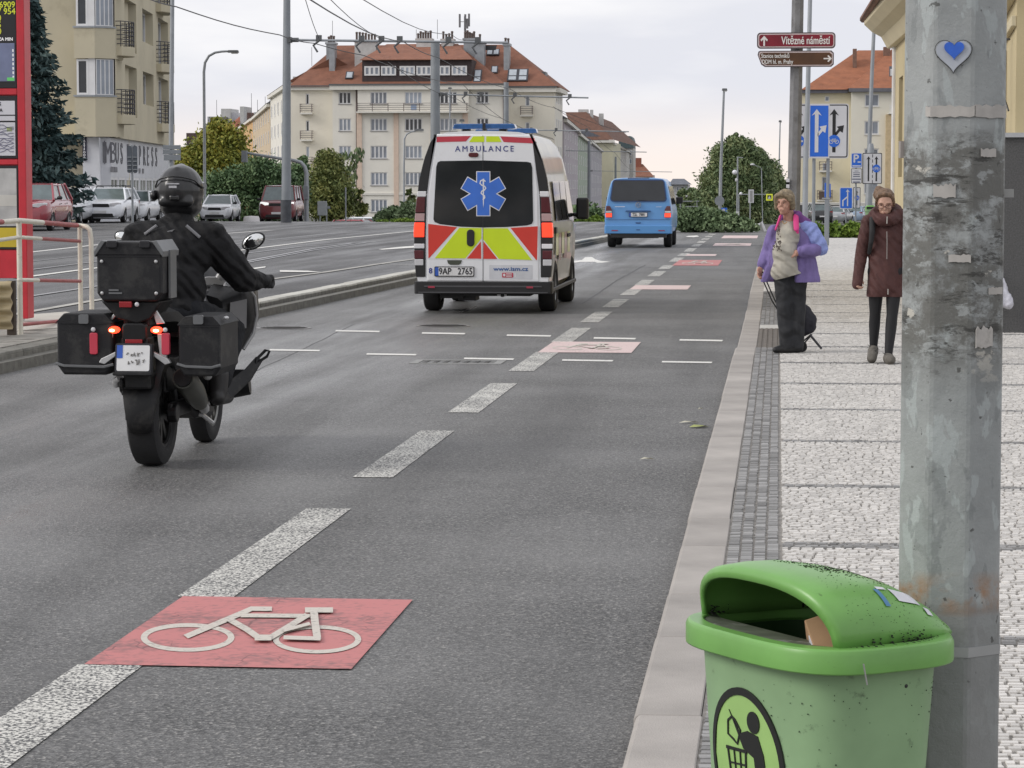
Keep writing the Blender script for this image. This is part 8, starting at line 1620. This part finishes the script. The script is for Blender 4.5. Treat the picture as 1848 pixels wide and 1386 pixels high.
# rider ------------------------------------------------------------------------
JK = mat("jacket_black", (.010,.010,.011), .8, spec=.3, var=.3, vscale=10, bump=.5, bscale=45); TRS = mat("riding_trousers", (.010,.011,.014), .8, spec=.3, var=.3, vscale=8, bump=.5, bscale=40); HEL = mat("helmet_black", (.012,.012,.013), .32, coat=.25, var=.2, vscale=8); folds(JK, (.5,.7,.2), 5, .5, 6); GLV = mat("glove_black", (.014,.014,.015), .7, bump=.4, bscale=70); BOOT = mat("boot_black", (.016,.015,.015), .5, var=.2, vscale=10); SKIN = mat("skin", (.42,.23,.16), .5, var=.08, vscale=20); REFL = mat("reflex_grey", (.19,.19,.20), .5, var=.15)
rd = thing("person", "motorcycle rider in black jacket, trousers and helmet seen from behind", "person", (-3.83, 16.07, 0))
def limb(*pts, flat=(1,1)): return [('c', pts[i][0], pts[i][1], pts[i+1][0], pts[i+1][1], flat) for i in range(len(pts)-1)]
parts = [('e', (0.01,.70,1.66), (.085,.10,.12))]+limb(((0,.67,1.5),.055),((0,.64,1.4),.06))+[('e',(0,.58,1.25),(.17,.12,.2)),('e',(0,.48,.98),(.17,.14,.14))]
for s in (-1, 1):
    parts += limb(((s*.19,.61,1.40),.055),((s*.38,.74,1.17),.045),((s*.49,.98,1.115),.033))+limb(((s*.10,.45,.93),.085),((s*.29,.93,.80),.06),((s*.27,.62,.42),.045))+limb(((s*.27,.60,.39),.04),((s*.28,.80,.37),.035))
organic("body", parts, .014, SKIN, rd)
jk = [('e',(.01,.655,1.505),(.105,.105,.065)),('e',(0,.57,1.29),(.25,.175,.20)),('e',(0,.50,1.08),(.225,.18,.20)),('e',(0,.46,.95),(.205,.175,.10))]+limb(((-.05,.64,1.47),.075),((.05,.64,1.47),.075))+limb(((-.215,.61,1.395),.112),((.215,.61,1.395),.112))
for s in (-1, 1): jk += limb(((s*.24,.61,1.375),.108),((s*.335,.68,1.235),.104),((s*.40,.76,1.135),.095),((s*.45,.90,1.115),.070),((s*.475,.95,1.115),.055))+[('e',(s*.255,.6,1.44),(.075,.09,.05)),('e',(s*.385,.72,1.15),(.085,.09,.085))]
organic("jacket", jk, .012, JK, rd, smooth=3, disp=.022, dscale=.09)
organic("trousers", [q for s in (-1, 1) for q in limb(((s*.09,.45,.92),.13),((s*.27,.90,.81),.095),((s*.29,.96,.78),.09),((s*.27,.66,.48),.075))]+[('e',(0,.44,.92),(.20,.17,.10))], .014, TRS, rd, smooth=3, disp=.02)
for s in (-1, 1):
    organic("boot", limb(((s*.27,.62,.52),.068),((s*.27,.60,.40),.06))+limb(((s*.27,.57,.375),.052),((s*.28,.84,.36),.045)), .010, BOOT, rd)
    h = [('e',(s*.505,.985,1.115),(.045,.055,.035))]
    for k in range(4): x = s*(.475+.022*k); h += limb(((x,1.0,1.135),.017),((x,1.045,1.125),.016),((x+s*.004,1.05,1.085),.015),((x+s*.004,1.015,1.07),.014))
    h += limb(((s*.475,.97,1.11),.02),((s*.46,1.0,1.085),.017),((s*.47,1.03,1.075),.015))+limb(((s*.46,.93,1.115),.045),((s*.49,.97,1.115),.045)); organic("glove", h, .007, GLV, rd, smooth=2)
hm = organic("helmet", [('e',(.012,.70,1.695),(.153,.178,.168)),('e',(.012,.72,1.605),(.138,.16,.105)),('c',(.012,.62,1.822),.03,(.012,.74,1.838),.035),('c',(-.07,.575,1.625),.035,(.094,.575,1.625),.035)], .009, HEL, rd, smooth=8)
mb = MB(); mb.box(-.035,.045,.518,.56,1.735,1.743); mb.box(-.02,.03,.516,.56,1.712,1.727); mb.build("helmet_sticker", mat("sticker_silver", (.42,.42,.44), .4), hm)
mb = MB(); mb.box(-.022,.046,.527,.60,1.63,1.668); mb.build("vent_block", HEL, hm, bevel=.012)
mb = MB(); mb.ball((-.148,.66,1.665), (.028,.045,.035), 12, 8); mb.build("intercom", HEL, hm, smooth=60)
mb = MB(); mb.tube([(.012+.155*math.sin(a), .70-.18*math.cos(a)*.99, 1.755+.03*math.cos(a*1.6)-.02*(abs(a) > 1)) for a in [R(-85+17*k) for k in range(11)]], .0055, 6); mb.build("shell_ridge", mat("ridge_black", (.006,.006,.006), .3), hm, smooth=60)
mb = MB(); mb.tube([(-.115,.80,1.72),(-.08,.84,1.73),(.012,.865,1.735),(.104,.84,1.73),(.139,.80,1.72)], .03, 8); mb.build("visor", mat("visor", (.25,.26,.27), .1, coat=.8), hm, smooth=60)
for a, b_ in (((.10,.475,1.475),(.185,.485,1.40)),((-.09,.475,1.475),(-.17,.485,1.42))): mb = MB(); mb.tube([a, b_], .010, 6); mb.build("reflective_stripe", REFL, rd)
mb = MB(); mb.tube([(.385,.80,1.045),(.43,.775,1.075),(.465,.80,1.13),(.455,.83,1.165)], .010, 6); mb.build("cuff_stripe", REFL, rd)
mb = MB(); mb.prism([(-.02,1.44),(.03,1.452),(.012,1.435),(0,1.40),(-.008,1.43)], .452, .462); mb.build("collar_badge", REFL, rd)
# ================================================================ THE TWO WOMEN ON THE PAVEMENT
def face(t, c, d, skin_dark, brow, lip, sc=1.):
    """eyes, brows and lips set into a head centred at c that looks along d"""
    c = Vector(c); d = Vector(d).normalized(); sd = d.cross(Vector((0,0,1))).normalized(); up = sd.cross(d).normalized()
    for s in (-1, 1):
        e = c+d*.088*sc+sd*(s*.033*sc)+up*.006*sc; mb = MB(); mb.ball(e, (.0095*sc,.008*sc,.005*sc), 8, 6); mb.build("eye", mat("eye_dark", (.11,.07,.055), .4), t, smooth=60)
        mb = MB(); mb.tube([e+up*.019-sd*s*.014+d*.004, e+up*.023+sd*s*.002+d*.004, e+up*.015+sd*s*.02-d*.006], .003, 5); mb.build("eyebrow", brow, t)
    mb = MB(); m0 = c+d*.090*sc-up*.062*sc; mb.tube([m0-sd*.024-d*.008, m0, m0+sd*.024-d*.008], .0055, 6); mb.build("mouth", lip, t)
def head_parts(c, d, sc=1.):
    c = Vector(c); d = Vector(d).normalized(); sd = d.cross(Vector((0,0,1))).normalized(); up = sd.cross(d).normalized()
    P = lambda a, b, e: tuple(c+d*a*sc+sd*b*sc+up*e*sc)
    out = [('e', P(-.012,0,.025), (.078*sc,.09*sc,.10*sc)), ('e', P(.022,0,-.045), (.056*sc,.058*sc,.07*sc)), ('c', P(.086,0,.008), .010*sc, P(.102,0,-.022), .0125*sc), ('c', P(.066,0,-.088), .022*sc, P(.07,0,-.092), .022*sc), ('c', P(.078,-.018,-.062), .016*sc, P(.078,.018,-.062), .016*sc)]
    for s in (-1, 1): out += [('e', P(-.01, s*.078, -.012), (.016*sc,.016*sc,.028*sc)), ('c', P(.064, s*.03, -.03), .022*sc, P(.05, s*.04, -.035), .02*sc), ('c', P(.074, s*.014, .026), .011*sc, P(.068, s*.045, .024), .011*sc)]
    return out
def hframe(c, d, sc=1.):
    c = Vector(c); d = Vector(d).normalized(); sd = d.cross(Vector((0,0,1))).normalized(); up = sd.cross(d).normalized(); M = Matrix((sd, d, up)).transposed().to_euler()
    return (lambda a, b, e: tuple(c+d*a*sc+sd*b*sc+up*e*sc)), tuple(M)
def hand_parts(w, d, curl, side):
    """five-fingered hand: wrist w, pointing along d, fingers curling towards curl"""
    w = Vector(w); d = Vector(d).normalized(); c = Vector(curl).normalized(); s = d.cross(c).normalized()*side; out = [('e', tuple(w+d*.045), (.026,.03,.034))]
    for k, ln in enumerate((.062, .07, .066, .052)):
        b = w+d*.07+s*(.027-.018*k); m = b+d*ln*.5+c*.006; e = b+d*ln*.72+c*ln*.5; f = b+d*ln*.5+c*ln*.8; out += limb((tuple(b),.0095),(tuple(m),.009),(tuple(e),.0085),(tuple(f),.0075))
    b = w+d*.025+s*.028; out += limb((tuple(b),.012),(tuple(b+s*.022+d*.025+c*.01),.0105),(tuple(b+s*.02+d*.05+c*.028),.009)); return out
SKO = mat("skin_weathered", (.46,.25,.18), .55, var=.12, vscale=25); TSH = mat("tshirt_oatmeal", (.43,.405,.345), .85, var=.10, vscale=9, bump=.3, bscale=60); PUR = mat("jacket_purple", (.185,.14,.34), .75, var=.15, vscale=9, bump=.4, bscale=40); LBL = mat("jacket_periwinkle", (.26,.32,.64), .75, var=.10, vscale=9, bump=.4, bscale=40); PNK = mat("lining_pink", (.62,.05,.22), .7, var=.1); MRN = mat("lining_maroon", (.13,.02,.07), .75); TRO = mat("trousers_charcoal", (.022,.023,.026), .8, var=.3, vscale=7, bump=.5, bscale=35); folds(TSH, (0,.9,.4), 4, .5, 9); folds(PUR, (0,.2,.9), 4, .5, 8); folds(LBL, (0,-.7,.5), 4, .4, 9); folds(TRO, (.3,.5,1.2), 3.5, .7, 9); HRB = mat("hair_ash", (.22,.17,.105), .55, var=.5, vscale=30, bump=.6, bscale=90); SHB = mat("shoe_black", (.012,.012,.013), .5); LIP = mat("lips", (.30,.10,.09), .5)
f0 = G(1424, 637, PZ); ow = thing("person", "older woman with short ash hair, purple and blue jacket and beige T-shirt, holding a trolley", "person", (f0.x, f0.y, PZ))
hc = (-.052,-.02,1.445); hd = (-.42,-.9,-.03)
bp_ = head_parts(hc, hd, .98)+limb(((-.02,.02,1.37),.052),((.0,.03,1.22),.06))+[('e',(.01,.02,1.08),(.11,.075,.18)),('e',(-.01,.0,.90),(.09,.08,.12)),('e',(.01,.02,.80),(.10,.085,.10))]
bp_ += limb(((-.15,.05,1.19),.045),((-.21,.12,.98),.038),((-.275,.05,.83),.028))+hand_parts((-.275,.05,.835),(-.2,-.25,-1),(.6,-.6,-.2),1)
bp_ += limb(((.16,.03,1.19),.045),((.285,.02,1.02),.038),((.10,-.12,.98),.028))+hand_parts((.105,-.115,.98),(-.9,-.2,-.25),(0,.7,-.7),-1)
for x, xk, xa, y in ((-.06,-.05,-.01,.0),(.08,.075,.06,.03)): bp_ += limb(((x,.01,.80),.08),((xk,y,.44),.055),((xa,y,.07),.04))+limb(((xa,y,.05),.032),((xa-.06,y-.035,.035),.024))
organic("body", bp_, .0085, SKO, ow, smooth=3)
hw = bpy.data.objects.new("face_features", None)
bpy.data.objects.remove(hw); face(ow, hc, hd, SKO, mat("brow_grey", (.12,.09,.07), .7), LIP, .98)
P, E = hframe(hc, hd, .98)
organic("hair", [('e',P(-.022,0,.052),(.088,.094,.087),E),('e',P(-.05,0,-.01),(.085,.075,.085),E)]+[('c',P(.03,q*.078,.06),.028,P(.0,q*.088,-.045),.024) for q in (-1,1)]+[('c',P(.062,-.06,.075),.024,P(.072,.0,.095),.028),('c',P(.072,.0,.095),.028,P(.055,.06,.07),.026),('c',P(.07,-.03,.085),.02,P(.05,-.075,.035),.02)], .0085, HRB, ow, smooth=3, disp=.010, dscale=.03)
organic("tshirt", [('e',(-.015,-.005,1.12),(.125,.10,.15)),('e',(-.045,-.045,.96),(.125,.13,.16)),('e',(-.04,-.045,.83),(.128,.125,.15)),('c',(-.07,0,1.225),.055,(.06,.0,1.225),.055),('c',(-.10,-.03,.78),.085,(.05,-.03,.74),.095)], .010, TSH, ow, smooth=4, disp=.014, dscale=.12, cuts=[((-.03,-.05,.735),(.28,0,-1))])
organic("jacket", [('c',(.08,.07,1.17),.12,(.12,.07,.72),.15),('c',(.14,.01,1.12),.07,(.175,.0,.70),.085),('c',(.20,.03,.90),.055,(.235,.03,.70),.06),('c',(.09,-.03,.92),.05,(.10,-.05,.70),.05),('c',(-.115,.055,1.17),.07,(-.165,.05,.74),.065),('c',(-.02,.07,1.24),.07,(.10,.07,1.24),.07),('c',(-.155,.05,1.17),.068,(-.215,.12,.98),.06),('c',(-.215,.12,.98),.06,(-.27,.06,.85),.048),('c',(.285,.02,1.015),.072,(.20,-.06,.985),.064),('c',(.20,-.06,.985),.064,(.115,-.11,.985),.055),('c',(-.20,.02,.80),.045,(-.24,-.0,.70),.04)], .010, PUR, ow, smooth=3, disp=.014, dscale=.14, cuts=[((0,0,.685),(0,0,-1))])
organic("jacket_sleeve", [('c',(.12,.035,1.215),.075,(.19,.03,1.18),.088),('c',(.19,.03,1.18),.09,(.275,.02,1.05),.084),('c',(.275,.02,1.05),.084,(.30,.01,1.01),.07),('c',(.06,.03,1.24),.06,(.14,.03,1.21),.07)], .010, LBL, ow, smooth=3, disp=.02, dscale=.07)
organic("collar_lining", [('c',(-.095,-.03,1.315),.024,(-.135,-.055,1.20),.022,(.5,1.1)),('c',(.055,-.045,1.32),.026,(.06,-.105,1.20),.026,(1.1,.5)),('c',(.06,-.105,1.20),.022,(.075,-.105,1.16),.012,(1.1,.5))], .006, PNK, ow, smooth=3)
organic("collar", [('c',(.075,-.01,1.33),.045,(.10,.03,1.26),.05),('c',(.03,.07,1.33),.05,(-.07,.06,1.30),.045),('c',(.09,.06,1.29),.055,(.17,.06,1.25),.045)], .009, mat("jacket_violet", (.17,.055,.22), .75, var=.15), ow, smooth=3)
mb = MB(); mb.prism([(-.235,.70),(-.155,.70),(-.15,.86),(-.185,.90)][::-1], .0, .012); mb.build("lining", MRN, ow)
organic("trousers", [q for x, xk, xa, y in ((-.06,-.05,-.02,.0),(.08,.08,.065,.03)) for q in limb(((x,.02,.76),.095),((x*.95,y,.62),.09),((xk*1.05,y,.44),.076),((xa*1.1,y,.12),.074),((xa*1.1,y,.075),.074))]+[('e',(.0,.02,.82),(.13,.115,.09))], .011, TRO, ow, smooth=3, disp=.016, dscale=.12, cuts=[((0,0,.045),(0,0,-1))])
for xa, y in ((-.02,.0),(.065,.03)): organic("shoe", limb(((xa+.03,y+.01,.045),.045),((xa-.05,y-.03,.042),.043),((xa-.11,y-.065,.034),.032)), .008, SHB, ow, smooth=3, cuts=[((0,0,.002),(0,0,-1))])
mb = MB(); rg = random.Random(8)
for k in range(26):
    z = rg.uniform(.98,1.19); x = -.115+(1.19-z)*-.12+rg.uniform(-.02,.05); y = -.125-.05*(1.2-z)/.2; mb.tube([(x,y-.012,z),(x+rg.uniform(-.02,.02),y-.016,z+rg.uniform(-.015,.015)),(x+rg.uniform(-.02,.02),y-.012,z+rg.uniform(-.02,.02))], .005, 5)
mb.build("shirt_print", mat("print_brown", (.12,.10,.085), .8), ow, kind='stuff')
mb = MB(); mb.tube([(.0-.075,-.09,1.27),(-.055,-.105,1.245),(-.03,-.095,1.265)], .004, 5); mb.build("necklace", mat("gold", (.5,.3,.1), .3, .8), ow)
# shopping trolley behind her
tr = thing("shopping_trolley", "dark two-wheeled shopping trolley with thin frame behind the older woman's legs", "trolley", (f0.x, f0.y+.12, PZ))
TRB = mat("trolley_cloth", (.016,.016,.024), .75, var=.25, vscale=12, bump=.4, bscale=40)
mb = MB()
for dx in (0,.03): mb.tube([(-.30+dx,-.08,.80),(-.17+dx,.05,.50),(.10+dx,.12,.07)], .007, 6)
mb.tube([(-.31,-.08,.80),(-.26,-.08,.80)], .012, 8); mb.tube([(.10,.10,.07),(.20,.05,.16)], .008, 6); mb.tube([(.13,.12,.06),(.22,.06,.17)], .008, 6); mb.tube([(.20,.04,.17),(.315,.0,.035)], .012, 6); mb.build("frame", mat("trolley_metal", (.06,.06,.065), .4, .5), tr, smooth=60)
organic("bag", [('e',(.12,.10,.32),(.12,.13,.15)),('c',(.07,.1,.44),.05,(.17,.1,.30),.10),('c',(.10,.1,.20),.07,(.20,.09,.24),.065)], .011, TRB, tr, smooth=3, disp=.02)
for dx, dy in ((.125,.16),(.125,.0)): mb = MB(); mb.tube([(dx,dy,.05),(dx,dy+.03,.05)], .05, 16, M=None); mb.build("wheel", RUB, tr)
# young woman
SKY_ = mat("skin_fair", (.50,.30,.22), .5, var=.08, vscale=25); COAT = mat("coat_oxblood", (.072,.026,.023), .75, var=.18, vscale=8, bump=.5, bscale=45); folds(COAT, (.4,.6,.3), 4.5, .45, 6); LEG = mat("leggings_black", (.010,.010,.012), .7, var=.2); HRN = mat("hair_brown", (.15,.09,.052), .5, var=.45, vscale=30, bump=.6, bscale=90); SNK = mat("sneaker_khaki", (.12,.11,.095), .8, var=.25, vscale=30); STRAP = mat("strap_black", (.012,.012,.013), .7)
f1 = G(1588, 655, PZ); yw = thing("person", "young woman with glasses and a hair bun in a dark oxblood coat walking this way", "person", (f1.x, f1.y, PZ))
hc = (.03,-.05,1.455); hd = (-.06,-1,-.34)
bp_ = head_parts(hc, hd, 1.0)+limb(((.03,-.01,1.36),.048),((.03,.02,1.26),.055))+[('e',(.05,.02,1.12),(.14,.09,.18)),('e',(.05,.02,.86),(.145,.10,.14))]
bp_ += limb(((-.115,.02,1.27),.042),((-.18,.02,1.0),.036),((-.205,-.03,.80),.027))+hand_parts((-.205,-.03,.80),(-.05,-.1,-1),(.5,-.6,0),-1)+limb(((.205,.02,1.27),.042),((.26,.03,1.0),.036),((.27,-.02,.78),.027))+hand_parts((.27,-.02,.78),(.05,-.1,-1),(-.5,-.6,0),1)
LG = (((-.04,.02,.84),(-.045,.07,.45),(-.055,.12,.15)),((.125,.0,.84),(.105,-.02,.44),(.075,-.05,.09)))
for a, k, n in LG: bp_ += limb((a,.06),(k,.038),(n,.026))
organic("body", bp_, .0085, SKY_, yw, smooth=3); face(yw, hc, hd, SKY_, HRN, LIP)
P, E = hframe(hc, hd)
organic("hair", [('e',P(-.028,0,.045),(.086,.092,.086),E),('c',P(.03,-.07,.06),.018,P(.0,-.080,-.02),.014),('c',P(.03,.07,.06),.018,P(.0,.080,-.02),.014),('c',P(.045,-.045,.095),.020,P(.05,0,.105),.022),('c',P(.05,0,.105),.022,P(.045,.045,.095),.020),('e',(-.01,.03,1.57),(.055,.05,.036),(0,.6,0)),('e',(-.045,.03,1.535),(.032,.042,.055))], .0085, HRN, yw, smooth=3, disp=.010, dscale=.03)
d = Vector(hd).normalized(); sd_ = d.cross(Vector((0,0,1))).normalized(); up_ = sd_.cross(d); mb = MB()
for s in (-1, 1):
    c = Vector(hc)+d*.104+sd_*s*.034+up_*.002; mb.tube([c+sd_*(.027*math.cos(2*PI*k/14))+up_*(.019*math.sin(2*PI*k/14)) for k in range(15)], .0023, 5); mb.tube([c+sd_*s*.027, c+sd_*s*.046-d*.09], .003, 5)
mb.tube([Vector(hc)+d*.107-sd_*.008+up_*.006, Vector(hc)+d*.107+sd_*.008+up_*.006], .003, 5); mb.build("glasses", mat("glasses_frame", (.10,.035,.03), .35), yw)
organic("coat", [('e',(.045,.02,1.15),(.165,.12,.18)),('c',(.045,.02,1.10),.135,(.045,.01,.72),.15,(1.12,.85)),('c',(-.03,.01,.80),.085,(-.04,.0,.62),.09),('c',(.13,.01,.80),.085,(.135,0,.62),.09),('c',(-.105,.02,1.29),.062,(.195,.02,1.29),.062)]+limb(((-.115,.02,1.285),.07),((-.178,.02,1.0),.058),((-.213,-.035,.715),.048))+limb(((.205,.02,1.285),.07),((.26,.03,1.0),.058),((.272,-.02,.76),.050)), .010, COAT, yw, smooth=3, disp=.010, dscale=.13, cuts=[((0,0,.605),(0,0,-1))])
organic("coat_collar", [('c',(-.075,-.03,1.335),.055,(.0,-.11,1.30),.055),('c',(.0,-.11,1.30),.055,(.085,-.11,1.305),.055),('c',(.085,-.11,1.305),.055,(.155,-.02,1.36),.058),('c',(.155,-.02,1.36),.058,(.12,.07,1.40),.055),('c',(.12,.07,1.40),.055,(-.03,.07,1.385),.055),('c',(-.03,.07,1.385),.055,(-.075,-.03,1.335),.055)], .010, COAT, yw, smooth=3, disp=.02)
mb = MB(); mb.tube([(.045,-.168,1.335),(.043,-.17,1.27)], .0055, 6); mb.build("zip_toggle", mat("zip_metal", (.4,.38,.35), .4, .6), yw); mb = MB(); mb.tube([(.045,-.125,1.20),(.047,-.142,1.1),(.047,-.150,.95)], .003, 5); mb.tube([(.06,-.145,.68),(.06,-.15,.63)], .005, 5); mb.build("zip", mat("zip_metal", (.4,.38,.35)), yw)
organic("strap", limb(((-.075,.04,1.36),.03),((-.085,-.065,1.31),.03),((-.085,-.10,1.2),.028),((-.095,-.10,1.10),.024),((-.11,-.05,1.0),.02)), .010, STRAP, yw)
organic("leggings", [q for a, k, n in LG for q in limb((a,.082),(tuple((Vector(a)+Vector(k))/2),.070),(k,.053),(tuple(Vector(k).lerp(Vector(n),.35)+Vector((0,.01,0))),.053),(n,.038))], .010, LEG, yw, smooth=3)
for (x, y, z), tip in ((LG[0][2], .4), (LG[1][2], 0.)):
    dz = .03 if tip else 0.; sh = organic("shoe", limb(((x,y+.03,z-.025),.045),((x-.005,y-.05,z-.045),.050),((x-.02 if tip else x+.015,y-.15,.042),.046)), .008, SNK, yw, smooth=3, cuts=[((0,0,.003),(0,0,-1))])
    mb = MB()
    for k in range(3): mb.tube([(x-.025,y-.07-.025*k,z-.02-.01*k),(x+.025,y-.07-.025*k,z-.02-.01*k)], .004, 5)
    mb.tube([(x-.02,y-.06,z-.012),(x-.055,y-.07,z+.012)], .003, 5); mb.tube([(x+.02,y-.06,z-.012),(x+.05,y-.075,z-.03)], .003, 5); mb.build("laces", STRAP, sh)
# white carrier bag at the plinth wall
v = W(1812, 530, 29.4); bg_ = thing("carrier_bag", "white plastic carrier bag by the dark plinth at the post's right edge", "bag", (v.x, 29.4, v.z))
organic("bag", [('c',(-.05,0,.10),.05,(-.06,0,-.08),.09),('c',(.0,0,.02),.05,(.04,0,-.10),.07),('c',(-.02,0,.15),.03,(.05,0,-.12),.05)], .012, mat("bag_white", (.62,.62,.68), .4, var=.08, vscale=12), bg_, smooth=3, disp=.03, dscale=.06)
mb = MB(); mb.tube([(-.05,0,.14),(-.045,.1,.20),(-.04,.19,.21)], .008, 6); mb.build("handle", mat("bag_white", (.62,.62,.68)), bg_)
